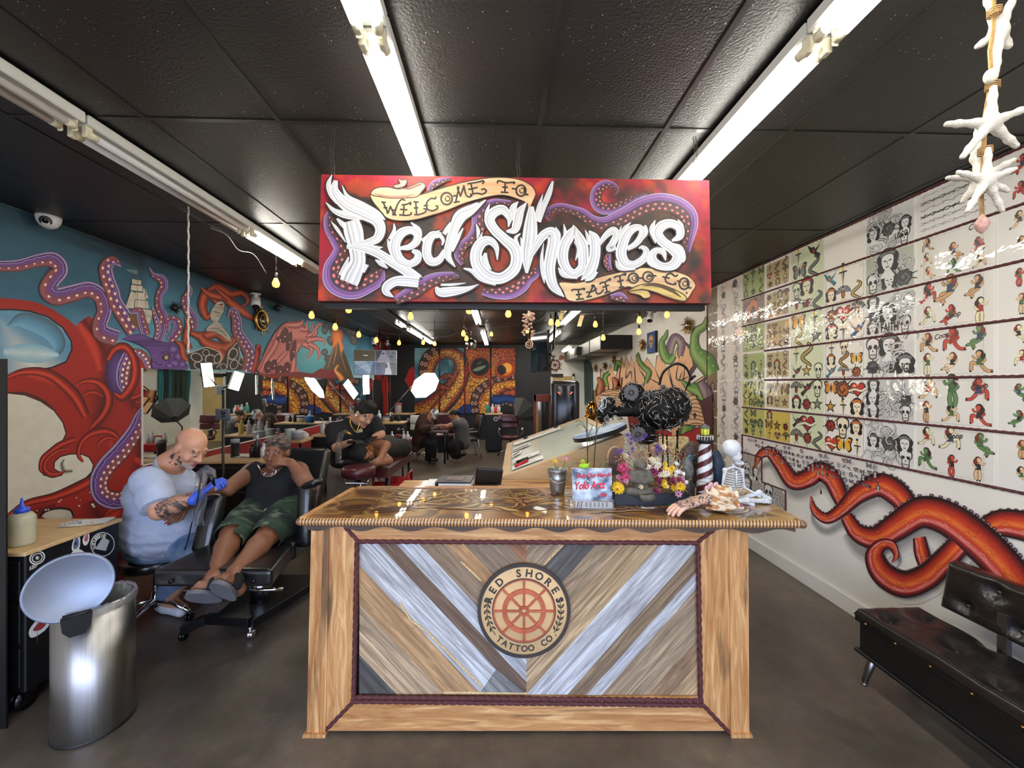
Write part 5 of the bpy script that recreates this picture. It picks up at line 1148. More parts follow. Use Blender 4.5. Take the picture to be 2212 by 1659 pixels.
spiky('sea_urchin',at_x(377,665,XL+.05),60,.035,.05,(1,0,0),M_urch,'black spiky urchin on the mural, left of the flame-haired figure','wall ornament','black urchins on the mural',2,wid=.003)
spiky('sea_urchin',at_x(598,665,XL+.05),60,.045,.06,(1,0,0),M_urch,'black spiky urchin on the mural, right of the ship wheel','wall ornament','black urchins on the mural',3,wid=.0035)
M_brass=mat('aged_brass',(176,134,70),.3,1.0,var=.3,scale=20);M_brown=mat('dark_wood_plain',(74,44,26),.4,var=.3,scale=12,stretch=(1,1,6))
def shipwheel(p,R_,nrm,label,wmat,hub,spokes=8,face=False,rot0=0):
 t=thing('ship_wheel',label,'wall ornament',p,group=None)
 B=frame_to(nrm);
 k=MB();k.lathe([(R_*.72,0),(R_*.7,.02),(R_*.8,.035),(R_*.92,.02),(R_*.9,0)],40,B,cap=False);k.build('rim',wmat,t)
 for j in range(spokes):
  a=rot0+2*pi*j/spokes;Q=B@Matrix.Rotation(a,4,'Z');k=MB()
  k.tube([Q@V((x*R_,0,.018))for x in((0.1 if not face else.85),.5 if not face else.88,.95,1.05,1.15,1.25,1.32)],[R_*q for q in(.035,.05,.045,.03,.06,.045,.02)],8);k.build('spoke',wmat,t)
 k=MB();k.lathe([(0.001,.01),(R_*(.7 if face else.22),.01),(R_*(.68 if face else.2),.03),(R_*.1,.04),(.001,.04)],32,B);h=k.build('clock_face' if face else 'hub',hub,t)
 if face:
  k=MB();k.lathe([(R_*.42,.04),(R_*.45,.05),(R_*.5,.04)],32,B,cap=False);k.build('bezel',M_brass,h)
 return t
shipwheel(at_x(563,692,XL+.02),.17,(1,0,0),'brass ship wheel clock hung on the mural',M_brass,mat('dark_dial',(30,30,28),.15,var=.2),face=True)
bp_=at_d(407,515,2.75);zb=at_d(404,760,2.75).z;mb=MB();n=78
for k in range(n):
 mb.ell((bp_.x+.002*sin(k*.9),bp_.y,ZC-.01-(ZC-.01-zb)*k/(n-1)),.0066,seg=10,rings=6)
t=solo('bead_strand',mb,mat('pearl_bead',(226,220,214),.25,var=.05,coat=.6),'long strand of pearl beads hanging from the ceiling before the mural','bead strand')
# ==== back wall panels, graffiti, hanging things
Z4,Z5b=zs(840,640,.25316),zs(1150,640,.25316)
YP=YB-.03
def cellmat(name,scale):
 m,N,L,b=node_mat(name)
 at=N.new('ShaderNodeAttribute');at.attribute_name='Col';tc=N.new('ShaderNodeTexCoord')
 v=N.new('ShaderNodeTexVoronoi');v.feature='DISTANCE_TO_EDGE';v.inputs['Scale'].default_value=scale;L.new(tc.outputs['Object'],v.inputs['Vector'])
 r=ramp(N,[(.03,(.12,.05,.03,1)),(.12,(1,1,1,1))]);L.new(v.outputs['Distance'],r.inputs['Fac'])
 mm=N.new('ShaderNodeMix');mm.data_type='RGBA';mm.blend_type='MULTIPLY';mm.inputs['Factor'].default_value=1
 L.new(at.outputs['Color'],mm.inputs['A']);L.new(r.outputs['Color'],mm.inputs['B']);L.new(mm.outputs['Result'],b.inputs['Base Color']);b.inputs['Roughness'].default_value=.45
 return m
M_cell=cellmat('scaled_paint',10)
onb=lambda x,y:at_y(x,y,YP)
OB=Paint(onb,(0,-1,0),base=.002,lift=1e-4)
OC=Paint(onb,(0,-1,0),base=.012,lift=1e-4)
OD=Paint(onb,(0,-1,0),base=.022,lift=1e-4)
YEL,ORG,REDO,DKO=C(232,160,44),C(206,92,30),C(150,46,22),C(70,24,14)
def water(x,y):
 u,v=(x-895)/218,(y-752)/141;n=fbm(x*.05,y*.03)
 c=mixc(C(146,200,202),C(36,100,124),max(0,min(1,n*1.6-.4+v*.7)));return mixc(c,C(18,36,84),max(0,min(1,(v-.55)*2.6)))
OB.field(893,750,1115,895,60,40,water)
def skin(x,y):
 n=fbm(x*.035+5,y*.035);u=(x-895)/218
 c=mixc(YEL,ORG,max(0,min(1,n*2-.4+max(0,u-.5)*1.2+max(0,.35-(y-752)/141)*1.4)));return mixc(c,REDO,max(0,min(1,(u-.55)*1.6+(n-.5)*1.2)))
def oct_rib(pts,c0=REDO,c1=YEL,c2=REDO,n=8):
 q=Z4(pts);OC.ribbon([(a,b,c+3)for a,b,c in q],[(-1,C(40,16,10)),(1,C(40,16,10))],n)
 OC.ribbon(q,[(-1,DKO),(-.6,c0),(-.1,c1),(.3,mixc(c1,c0,.4)),(.75,c2),(1,DKO)],n)
def oct_suck(pts,n,s_=.5):
 q=Z4(pts);OC.ribbon([(a,b,c)for a,b,c in q],[(-1,C(30,18,14)),(0,C(96,54,34)),(1,C(34,18,14))],8)
 suckers(OD,q,-.4,n,s_,C(236,206,190),C(176,110,90),hole=C(70,34,28));suckers(OD,q,.42,n,s_,C(236,206,190),C(176,110,90),hole=C(70,34,28))
OC.poly(Z4([(640,440),(1090,440),(1090,700),(1000,705),(890,705),(780,780),(720,880),(660,960),(560,990),(430,1005),(470,900),(580,770),(640,660),(690,570),(650,500)]),lambda p:skin(*p))
OC.field(1012,750,1116,790,1,1,lambda x,y:skin(x,y))
OC.poly(Z4([(700,560),(790,560),(850,640),(850,720),(760,800),(640,960),(480,1000),(600,800),(660,680)]),lambda p:mixc(C(240,176,52),ORG,max(0,min(1,fbm(p[0]*.06,p[1]*.06)*1.6-.5))))
oct_suck([(318,760,66),(298,690,74),(295,590,80),(335,505,80),(415,452,70)],5)
oct_rib([(345,760,60),(345,640,80),(385,530,96),(490,480,96),(590,520,110),(622,630,130),(580,740,160),(490,860,190),(370,950,190),(215,990,150)])
oct_rib([(640,640,80),(590,760,100),(500,880,120),(430,960,110),(380,1010,90)],ORG,C(250,206,90),ORG)
oct_rib([(445,705,26),(500,678,40),(552,690,20)],REDO,C(206,90,60),REDO);oct_rib([(360,800,30),(420,770,50),(520,790,30)],REDO,C(190,80,40),REDO)
OC.poly(Z4([(880,790),(960,760),(1090,760),(1090,1005),(860,1005),(850,900)]),C(20,16,18))
oct_rib([(930,805,60),(1000,810,86),(1095,830,80)],REDO,C(216,96,50),REDO)
q=Z4([(880,870,70),(930,885,90),(1000,875,70),(1095,890,76)]);OB.off=.03;OB.ribbon(q,[(-1,C(12,24,60)),(0,C(34,70,140)),(1,C(12,20,50))],8)
OD.ribbon(q,[(-1,C(12,24,60)),(0,C(34,70,140)),(1,C(12,20,50))],8)
OD.poly(Z4([(590,960),(650,915),(705,930),(700,1000),(600,1000)]),C(26,52,116))
oct_rib([(1095,745,80),(960,765,110),(860,830,130),(810,920,140),(800,1010,140)],ORG,C(246,180,60),REDO)
oct_suck([(1095,685,40),(930,705,56),(830,750,60),(760,815,66),(728,900,72),(738,1005,76)],9,.46)
oct_suck([(940,1000,30),(940,930,50),(1000,900,50),(1060,930,40)],5,.5)
for c_,rx,ry,cc in[((778,603),26,25,C(66,26,16)),((778,603),25,24,C(170,70,36)),((779,602),21,20,C(70,28,18)),((779,602),18.5,16.5,C(14,18,16)),((996,622),23,20,C(66,22,14)),((996,622),22,19,C(176,66,36)),((998,622),18,15.5,C(84,26,16)),((998,622),16,14,C(226,120,40)),((1010,610),9,10,C(250,180,80)),((962,628),9.5,11,C(34,26,28))]:OD.disc(Z4([c_])[0],rx,ry,cc,cc,-.5,28)
OD.poly(Z4([(715,630),(760,605),(830,590),(800,620),(750,640)]),C(120,140,116),3);OD.disc(Z4([(775,570)])[0],8,4,C(70,86,76),C(24,30,28),-.5)
for x in range(455,580,12):OD.line(Z4([(x,640),(x+R0.uniform(-6,6),640-R0.uniform(40,110))]),.7,C(16,40,54))
def clip_x(src,x0,x1,dst):
 for f in src.f:
  poly=[(V(src.v[i]),src.c[i])for i in f]
  for xx,sg in((x0,1),(x1,-1)):
   out=[]
   for i in range(len(poly)):
    (a,ca),(b,cb)=poly[i],poly[(i+1)%len(poly)]
    da,db=sg*(a.x-xx),sg*(b.x-xx)
    if da>=0:out.append((a,ca))
    if(da>=0)!=(db>=0):t=da/(da-db);out.append((a.lerp(b,t),mixc(ca,cb,t)))
   poly=out
   if not poly:break
  if len(poly)>2:
   zt,zb=at_y(1000,752,YP).z,at_y(1000,893,YP).z
   poly=[(V((p.x,p.y,min(zt,max(zb,p.z)))),c)for p,c in poly]
   dst.add([p for p,_ in poly],[tuple(range(len(poly)))],None,False,[c for _,c in poly])
for k,(a,b)in enumerate([(220,425),(440,641),(656,861),(877,1078)]):
 pa,pb=at_y(840+a*.25316,752,YP),at_y(840+b*.25316,893,YP)
 t=thing('octopus_panel',['orange octopus panel with the looped arm over blue water, leftmost of four','second octopus panel from the left with the bent scaled arm','octopus panel holding the large green-black eye','rightmost octopus panel with the small orange eye'][k],'wall panel',(pa.x,YP,pb.z),group='octopus panels on the back wall')
 inv=Matrix.Translation((-pa.x,-YP,-pb.z))
 bd=MB();bd.box2((pa.x,YP,pb.z),(pb.x,YB-.002,pa.z));o=bd.build('board',M_black,t,None);o.matrix_parent_inverse=inv
 d=MB();clip_x(OB.mb,pa.x,pb.x,d);clip_x(OD.mb,pa.x,pb.x,d);o=d.build('painting',M_paint,t);o.matrix_parent_inverse=inv
 d=MB();clip_x(OC.mb,pa.x,pb.x,d);o=d.build('scaled_skin',M_cell,t);o.matrix_parent_inverse=inv
for i,(x,y0,y1,w_)in enumerate([(949,767,800,3),(948.5,815,880,3),(1004.5,790,890,3),(1059.5,795,842,3.4)]):
 q=Paint(lambda x,y:at_y(x,y,YB),(0,-1,0),base=.004);q.ribbon([(x,y0,w_),(x+.3,(y0+y1)/2,w_),(x,y1,w_*.3)],[(-1,C(150,30,24)),(1,C(196,40,30))],4);tag(q.build('red_drip',M_paint),'red paint drip in the '+['upper part of the leftmost gap','lower part of the leftmost gap','middle gap','rightmost gap'][i]+' between octopus panels','painted drip','red drips between the panels')
q=Paint(lambda x,y:at_y(x,y,YB),(0,-1,0),base=.004)
q.poly([(874,822),(884,797),(893,792),(896,800),(896,850),(886,845),(880,830)],C(178,36,36));tag(q.build('red_patch',M_paint),'ragged red painted patch left of the octopus panels','painted patch')
xa=at_y(1191,800,YB).x
struct('wall_back_pale',MB().box2((xa,YB-.012,0),(XR,YB,ZC)),M_white)
dr=MB();a,b=at_y(1194,813,YB-.02),at_y(1236,813,YB-.02);dr.box2((a.x,YB-.04,0),(b.x,YB-.012,a.z),bevel=.005);struct('door_1',dr,mat('yellowed_door',(176,150,100),.5,var=.1))
dr=MB();dr.box2((a.x-.07,YB-.05,0),(a.x,YB-.012,a.z+.07));dr.box2((b.x,YB-.05,0),(b.x+.07,YB-.012,a.z+.07));dr.box2((a.x-.07,YB-.05,a.z),(b.x+.07,YB-.012,a.z+.07));struct('trim_1',dr,M_white)
shipwheel(at_y(1198.5,788.5,YB-.03),.19,(0,-1,0),'dark red wooden ship wheel high on the pale back wall',mat('red_brown_wood',(96,34,26),.4,var=.2),mat('red_brown_hub',(84,28,22),.4),spokes=8,rot0=.2)
for i,(px,py,r,c)in enumerate([(1197.5,770,.04,(150,120,80)),(1212.5,772.5,.075,(120,80,50))]):
 mb=MB();mb.lathe([(.001,0),(r,0),(r,.02),(r*.8,.03),(.001,.02)],20,Matrix.Translation(at_y(px,py,YB-.012))@frame_to((0,-1,0)));solo('wall_plaque',mb,mat('plaque_%s'%'ab'[i],c,.5,var=.3,scale=30),['small tan plaque above the red ship wheel','round brown woven plaque beside the red ship wheel'][i],'wall ornament')
mb=MB();mb.box(at_y(1204,811,YB-.05),(.36,.05,.1));solo('door_plate',mb,M_blk,'small dark plate over the yellowed back door','sign')
# ---------------------------------------------------------------- graffiti on the right wall beyond the flash
GR=Paint(lambda x,y:at_x(x,y,XR),(-1,0,0),base=.002,lift=4e-5)
PEA,GRN,PUR,BKG=C(222,172,130),C(78,128,50),C(116,80,112),C(26,20,20)
def outl(pts,c,w_=1.6,sm=0):
 q=Z5b(pts);q=spline(q,sm,True)if sm else q;GR.line(q+[q[0]],w_*2,BKG);GR.poly(q,c)
outl([(520,860),(575,700),(600,860),(720,800),(760,790),(800,860),(640,1000),(545,990)],PEA)
outl([(590,870),(585,620),(640,705),(665,580),(715,690),(765,520),(785,610),(800,500),(830,595),(845,515),(870,595),(885,500),(915,625),(980,530),(1050,625),(1068,510),(1105,500),(1160,650),(1240,440),(1252,545),(1290,378),(1370,450),(1400,600),(1340,680),(1360,752),(1508,655),(1470,725),(1390,775),(1420,880),(1250,920),(1100,900),(900,900),(750,880),(640,900)],PEA,2)
outl([(1290,378),(1375,445),(1405,600),(1345,690),(1330,650),(1375,590),(1355,470)],C(70,50,46),1);outl([(1508,655),(1472,728),(1390,775),(1380,755),(1450,715)],C(70,50,46),1)
for pts in([(765,530),(745,700),(770,830)],[(805,610),(800,700),(840,640),(850,720)],[(872,600),(880,740)],[(915,625),(960,700),(950,780)],[(1050,625),(1090,740),(1000,700)],[(1160,650),(1200,780),(1170,620)],[(1252,545),(1230,700),(1290,700),(1300,560)],[(640,705),(660,820),(700,760)],[(715,690),(690,780)],[(1340,680),(1260,720),(1280,640)]):GR.line(Z5b(pts),2.6,BKG,5,1)
def gt(pts,cs,bumps=None):
 q=Z5b(pts);GR.ribbon([(a,b,c+2.4)for a,b,c in q],[(-1,BKG),(1,BKG)],8);GR.ribbon(q,[(-1,mixc(cs,BKG,.5)),(-.3,cs),(.4,mixc(cs,C(210,220,130),.35)),(1,mixc(cs,BKG,.4))],8)
 suckers(GR,q,-.1,bumps or 6,.16,C(150,186,90)if cs==GRN else C(160,130,156),C(120,160,70)if cs==GRN else C(140,106,136),.4)
gt([(1120,480,50),(1160,500,60),(1190,400,66),(1222,350,60),(1272,400,66),(1262,510,40)],PUR,12);gt([(1490,170,8),(1472,250,54),(1400,305,66),(1385,385,66),(1402,480,110),(1480,560,160),(1540,660,130)],GRN,8)
gt([(1156,285,6),(1140,340,30),(1108,390,40),(1122,480,70),(1165,545,70),(1215,500,40)],GRN,6);gt([(1282,720,20),(1340,775,60),(1420,800,120),(1470,880,80),(1450,920,30)],GRN,6);gt([(1440,735,60),(1490,820,90),(1515,910,60)],PUR,9)
gt([(1305,960,50),(1352,1060,80),(1322,1140,100),(1290,1210,60)],GRN,5);gt([(905,480,6),(915,550,30),(960,610,40),(1000,650,40),(970,740,20)],GRN,5);gt([(760,590,40),(730,570,40),(710,640,20)],GRN,3);gt([(640,770,30),(620,690,36),(660,650,30)],GRN,3)
for pts in([(560,690,14),(590,740,50),(580,820,60),(560,900,40)],[(690,690,14),(720,740,60),(730,800,50),(760,690,20)],[(720,800,60),(700,850,40),(740,870,20)],[(535,800,20),(550,900,40)]):gt(pts,C(150,40,34),2)
outl([(1290,820),(1400,850),(1450,950),(1485,1100),(1300,1100),(1260,950)],PEA);outl([(540,860),(640,800),(760,800),(800,900),(700,960),(560,960)],PEA)
for k in range(8):
 y=850+k*34;GR.line(Z5b([(1290+k*1,y),(1340,y+14*sin(k)),(1400,y-6),(1430+k*7,y+8)]),1.6,BKG,5)
 y=815+k*20;GR.line(Z5b([(560+R0.uniform(0,30),y),(640,y+10*sin(k*2)),(700,y-8),(780,y+6)]),1.3,BKG,5)
outl([(1380,1010),(1395,1050),(1410,1010),(1395,990)],BKG,.3)
outl([(1440,900),(1540,840),(1540,1240),(1500,1240),(1480,1060)],C(72,20,28),1.4);outl([(1000,1150),(1120,1130),(1250,1200),(1400,1130),(1520,1090),(1540,1320),(1000,1320)],C(156,26,30),2);outl([(820,1000),(960,980),(980,1180),(840,1160)],C(120,30,26),1)
outl([(1180,1000),(1290,990),(1260,1180),(1200,1190)],PEA,1)
tl_=Z5b([(440,560),(465,540),(500,560),(520,640),(505,800),(520,920),(450,930),(445,760)])
GR.poly(tl_,lambda p:mixc(C(20,36,40),C(30,120,128),max(0,min(1,fbm(p[0]*.2,p[1]*.1)*2-.5))))
for k in range(12):GR.ribbon(Z5b([(450+k*6,570+R0.uniform(0,80),5),(450+k*6,740,8),(450+k*6,900+R0.uniform(0,30),4)]),[(-1,C(16,26,26)),(1,R0.choice([C(26,110,122),C(50,70,50),C(20,30,30)]))],3)
tag(GR.build('graffiti_mural',M_paint),'peach spiked graffiti lettering with green and purple tentacles on the white right wall','mural')
M_gold=mat('gold_spines',(178,146,84),.35,.8,var=.3,scale=30)
for i,(x,y,r,lab)in enumerate([(1487.5,703,.13,'large gold sunburst mirror high beside the flash wall'),(1389.5,746,.12,'gold sunburst left of the small blue painting'),(1326.5,776,.11,'dark gold sunburst, third along the graffiti wall'),(1307.5,791,.11,'dark gold sunburst over the graffiti, fourth along the wall'),(1287.5,795,.11,'dark gold sunburst farthest along the graffiti wall')]):
 p=at_x(x,y,XR-.03);t=spiky('sunburst',p,90,r*.34,r*.85,(-1,0,0),M_gold,lab,'wall ornament','sunbursts on the graffiti wall',10+i,flat=.3,wid=.009)
 mb=MB();mb.ell(p+V((-r*.3,0,0)),(.02,r*.34,r*.34));o=mb.build('mirror_dome',M_chrome if i==0 else M_brass,t);o.matrix_parent_inverse=Matrix.Translation(-p)
pa,pb=at_x(1403,721,XR),at_x(1421,760,XR);t=thing('canvas_painting','small blue canvas with a pale skull on the graffiti wall','painting',(XR,pa.y,pb.z))
mb=MB();mb.box2((-.045,-(pa.y-pb.y),0),(-.001,0,.36));mb.build('stretcher',M_blk,t)
q=Paint(lambda u,v:V((-.045,-u,v)),(-1,0,0));w_=pa.y-pb.y;q.field(0,0,w_,.36,10,10,lambda x,y:mixc(C(26,80,140),C(16,36,80),fbm(x*12,y*12)));q.disc((w_*.5,.22),w_*.3,.09,C(226,170,90),C(150,110,70));q.disc((w_*.42,.2),w_*.08,.03,C(40,30,40));q.disc((w_*.62,.2),w_*.07,.03,C(40,30,40));q.poly([(w_*.35,.14),(w_*.65,.14),(w_*.6,.08),(w_*.42,.08)],C(160,120,80));q.build('picture',M_paint,t)
# ---------------------------------------------------------------- duct, cameras, screens
t=thing('air_duct','boxed metal air duct with a black grille under the ceiling on the right','air duct',(2.05,7.96,2.46))
mb=MB();mb.box2((0,.02,0),(.64,4.5,.27));mb.build('duct',mat('dull_galvanised',(120,118,110),.4,.8,var=.2,scale=3),t)
mb=MB();mb.box2((-.01,-.005,-.01),(.64,.02,.28));[mb.box2((.02,-.012,.01+k*.026),(.62,-.004,.018+k*.026))for k in range(10)];[mb.box2((.02+k*.04,-.014,.01),(.026+k*.04,-.004,.26))for k in range(16)];mb.build('grille',M_blk,t)
for k in range(3):mb=MB();mb.box2((-.012,1.0+k*1.3,-.01),(.64,1.05+k*1.3,.28));mb.build('seam_band',M_blk,t)
mb=MB();mb.box2((-.12,1.9,.02),(0,2.2,.22));mb.box2((-.13,1.93,.05),(-.12,2.17,.19));mb.build('side_register',M_blk,t)
M_cam=mat('white_camera_shell',(226,226,226),.3,var=.03)
def bullet(p,d,label,s=1.0):
 t=thing('security_camera',label,'security camera',p,group='small white security cameras');d=V(d).normalized();u=V((0,0,1))
 mb=MB();mb.cyl((0,0,.10*s),(0,0,.115*s),.055*s);mb.cyl((0,0,.10*s),(0,0,.03*s),.02*s);mb.build('mount',M_cam,t)
 mb=MB();mb.cyl(-d*.07*s,d*.06*s,.05*s);mb.ell(-d*.06*s,.05*s);mb.build('body',M_cam,t)
 mb=MB();mb.cyl(d*.06*s,d*.065*s,.044*s);mb.build('lens',M_blkg,t)
def cam_at(px,py,D):return at_d(px,py,D)
bullet(V((XL+.14,5.42,2.83)),(.3,-.5,-1),'white camera under the ceiling above the ship wheel clock',1.1)
bullet(V((XL+.3,9.9,2.76)),(.3,-.5,-1),'white camera under the ceiling beyond the volcano painting',1.1)
bullet(V((XL+.25,11.3,2.86)),(.8,-.5,-.6),'white camera above the wall screen in the far left corner',.9)
bullet(V((XR-.2,6.5,2.84)),(-.3,-.6,-1),'white camera under the ceiling on the graffiti side',1.0)
p=V((XL+.08,3.03,ZC-.015));t=thing('dome_camera','white dome camera in the ceiling corner above the mural','security camera',p)
mb=MB();mb.lathe([(.068,.014),(.068,0),(.062,-.03),(.045,-.06),(.02,-.075),(.001,-.078)],28);mb.build('shell',M_cam,t)
E=frame_to((.45,-.75,-.6));mb=MB();mb.lathe([(.034,.02),(.034,.066),(.001,.066)],20,E,cap=True);mb.build('eyeball',mat('camera_eye',(60,60,62),.2),t)
mb=MB();mb.lathe([(.018,.06),(.018,.07),(.001,.071)],16,E);mb.build('lens',M_blkg,t)
p=at_d(811,783,9.0);t=thing('ceiling_screen','flat screen on a ceiling pole showing four security camera views','television',p,rz=radians(9))
hw,hh=.465,.285
mb=MB();mb.box2((-hw,0,-hh),(hw,.05,hh),bevel=.008);mb.build('bezel',mat('silver_bezel',(170,170,172),.35,.6),t)
q=Paint(lambda u,v:V((u,-.001,v)),(0,-1,0));a,b=hw-.012,hh-.012
M_scr=bpy.data.materials.new('screen_picture');M_scr.use_nodes=True;n_=M_scr.node_tree;at=n_.nodes.new('ShaderNodeAttribute');at.attribute_name='Col';pb_=n_.nodes['Principled BSDF']
n_.links.new(at.outputs['Color'],pb_.inputs['Emission Color']);pb_.inputs['Emission Strength'].default_value=.8;pb_.inputs['Base Color'].default_value=(.01,.01,.01,1);pb_.inputs['Roughness'].default_value=.15
q.poly([(-a,-b),(a,-b),(a,b),(-a,b)],C(90,96,104));q.poly([(-a,.03),(.0,.03),(.0,b),(-a,b)],C(84,76,58));q.poly([(-.26,.15),(-.16,.15),(-.16,.165),(-.26,.165)],C(230,230,230))
q.poly([(-a,-b),(.0,-b),(.0,.03),(-a,.03)],C(112,134,156));q.poly([(-a,-.02),(-.1,-b),(-.02,-b),(-.2,.03),(-a,.03)],C(150,168,184));q.poly([(-.12,-b),(0,-b),(0,.0),(-.05,.02)],C(70,84,98));q.line([(-a,-.1),(-.1,.02)],.006,C(70,90,110));q.line([(-a,-.18),(-.05,-.02)],.005,C(200,210,216))
q.poly([(.0,.0),(a,.0),(a,b),(.0,b)],C(106,112,126));q.poly([(.02,.0),(.16,b),(.2,b),(.34,.0)],C(148,140,156));q.poly([(.02,.02),(.12,.2),(.14,b),(.0,b)],C(60,66,78));[q.poly([(x,y),(x+.06,y),(x+.05,y+.03),(x+.01,y+.03)],C(40,42,50))for x,y in[(.14,.19),(.32,.12),(.36,.2)]]
q.poly([(.0,-b),(a,-b),(a,.0),(.0,.0)],C(96,92,92));q.poly([(.02,-b),(.15,-b),(.08,.0),(.02,.0)],C(60,74,120));q.poly([(.2,-b),(.36,-b),(.3,.0),(.24,.0)],C(190,190,192));q.line([(.24,-.12),(.25,-.04)],.03,C(20,20,26));q.line([(.18,-.1),(a,-.14)],.006,C(50,50,54));q.line([(0,-b),(0,b)],.003,C(200,200,200));q.line([(-a,.015),(a,.015)],.003,C(200,200,200))
q.build('screen',M_scr,t)
mb=MB();zc=ZC-p.z;mb.cyl((.08,.08,0),(.08,.08,zc),.018);mb.box2((0,.05,-.06),(.16,.09,.06));mb.build('pole_mount',M_blk,t)
p=at_d(1017.5,744,8.2);t=thing('mirror_ball','small mirror ball hanging from the ceiling before the octopus panels','mirror ball',p)
mb=MB();r=.112;[mb.add([V((r*cos(e)*cos(a_),r*cos(e)*sin(a_),r*sin(e)))for e,a_ in((e0,a0),(e0,a1),(e1,a1),(e1,a0))],[(0,1,2,3)])for e0,e1,n in[(-pi/2+pi*i/14,-pi/2+pi*(i+1)/14,24)for i in range(14)]for a0,a1 in[(2*pi*j/n,2*pi*(j+1)/n)for j in range(n)]];mb.build('facets',mat('mirror_facets',(225,226,230),.05,1.0,var=.1,scale=40),t)
mb=MB();mb.cyl((0,0,r),(0,0,ZC-p.z),.0025,seg=6);mb.cyl((0,0,r-.005),(0,0,r+.025),.015);mb.build('hanging_line',M_chrome,t)
p=at_d(1166,760,6.6);t=thing('turned_screen','dark flat screen seen nearly edge-on under a raked black ceiling pole','television',p,rz=radians(-68))
mb=MB();mb.box2((-.3,-.02,-.33),(.3,.02,.33),bevel=.005);mb.build('bezel',M_blkg,t)
mb=MB();mb.box2((-.28,-.024,-.31),(.28,-.019,.31));mb.build('glass',mat('dark_screen_glass',(14,16,20),.06),t)
mb=MB();mb.tube([(.04,.03,.1),(.1,.16,-.05),(.1,.2,.05),(.02,.3,ZC-p.z)],.022,10);mb.tube([(.1,.1,-.3),(.14,.18,-.1),(.1,.12,.0)],.012,6);mb.build('pole_mount',M_blkg,t)
# ---------------------------------------------------------------- filament bulbs on their strings
M_bulb=mat('amber_bulb',(255,180,90),.1,var=0,emit=(255,150,50),estr=9);M_sock=mat('bulb_socket',(24,22,20),.4)
mb_=MB();mb_.lathe([(.013,.0),(.016,-.012),(.028,-.04),(.031,-.058),(.024,-.08),(.001,-.09)],14);ms_=MB();ms_.lathe([(.006,.05),(.016,.045),(.017,.0),(.014,-.006)],12);ms_.cyl((0,0,.045),(0,0,.10),.003,seg=6)
BULBS=[(596,604,3.6),(673,676,4.6),(724,702,5.0),(753,662,4.2),(775,719.5,5.6),(813,732,6.2),(862,738.5,6.8),(887,678,4.4),(914,738,7.2),(939,741,7.6),(1001,717,5.6),(1007.6,728.6,6.2),(1061.5,720.5,7.6),(1013,664,4.2),(1098,671.6,4.2),(1139,713,7.0),(1190,692,5.2),(1204.6,694,5.0),(1286,697,5.4),(1303,726,5.6),(1381,687,4.9),(1380,713.5,5.6),(1440.7,675,4.8),(862,741,6.0)][:23]
b0=None;pos=[]
words_=['near the half-lit strip light','above the ship wheel','before the volcano painting','just under the left end of the sign','left of the wall screen','over the wall screen','right of the wall screen','under the sign above the far left strip light','before the farthest left strip light','at the end of the farthest left strip light','left of the mirror ball cord','beside the mirror ball','right of the far middle strip light','at the top of the middle strip light','under the middle of the sign','behind the shell mobile','left of the yellow paper tag','next to the yellow paper tag','before the air duct, upper one','in front of the duct grille','over the graffiti, nearer the sign','over the small blue painting','by the white camera on the graffiti side']
for i,(px,py,D)in enumerate(BULBS):
 p=at_d(px,py-4,D);pos.append(p);lab='glowing amber filament bulb on the string, '+words_[i]
 if b0 is None:b0=thing('filament_bulb',lab,'string bulb',p,group='filament bulbs on the strings');mb_.build('bulb',M_bulb,b0);ms_.build('socket',M_sock,b0)
 else:dup(b0,p,0,lab)
M_wire=mat('black_wire',(20,20,20),.5)
for k,ids in enumerate([[0,1,2,4,5,6,8,9],[3,7,13,14],[9,11,10,13],[12,15,16,17,18,20,22],[19,18],[19,21]]):
 pts=[]
 for a,b in zip(ids,ids[1:]):
  A,B=pos[a]+V((0,0,.10)),pos[b]+V((0,0,.10));sag=.05*(A-B).length/1.5
  pts+=[A.lerp(B,t/8)-V((0,0,sag*4*(t/8)*(1-t/8)))for t in range(8)]
 pts.append(pos[ids[-1]]+V((0,0,.1)));mb=MB();mb.tube([(pts[0].x,pts[0].y,ZC)]+pts+[(pts[-1].x,pts[-1].y,ZC)],.004,5)
 solo('light_string',mb,M_wire,'black cord carrying bulbs '+['along the left side','just behind the sign','past the mirror ball','across the right half toward the graffiti wall','to the bulb before the duct grille','over the blue painting'][k],'cord','bulb cords')
mb=MB();mb.tube([at_d(-20,281,2.3),at_d(60,276,2.25),at_d(105,271,2.2),at_d(160,300,2.2),at_d(200,330,2.25),at_d(260,378,2.4),at_d(310,405,2.7)],.006,6);solo('red_cable',mb,mat('red_cable',(178,40,44),.4),'red cable sagging beside the dead strip light on the left','cord')
mb=MB();mb.tube(spline([tuple(at_d(x,y,d))for x,y,d in[(455,492,2.9),(490,508,3.0),(515,540,3.1),(548,550,3.2),(575,590,3.4)]],6),.004,5);solo('grey_cable',mb,mat('grey_cable',(150,146,138),.5),'thin pale cable drooping under the half-lit strip light','cord')
for i,(px,py,D)in enumerate([(1217,679,5.6),(1258,693,5.6)]):
 mb=MB();mb.grid(lambda u,v:at_d(px+(u-.5)*9+v*-7,py-12+v*24,D)+V((0,.02*sin(v*3),0)),4,6);solo('paper_tag',mb,mat('yellow_paper',(222,206,150),.6),['yellow paper tag hanging by the strip light cord','curled yellow paper tag at the end of the strip light'][i],'paper tag','yellow paper tags')
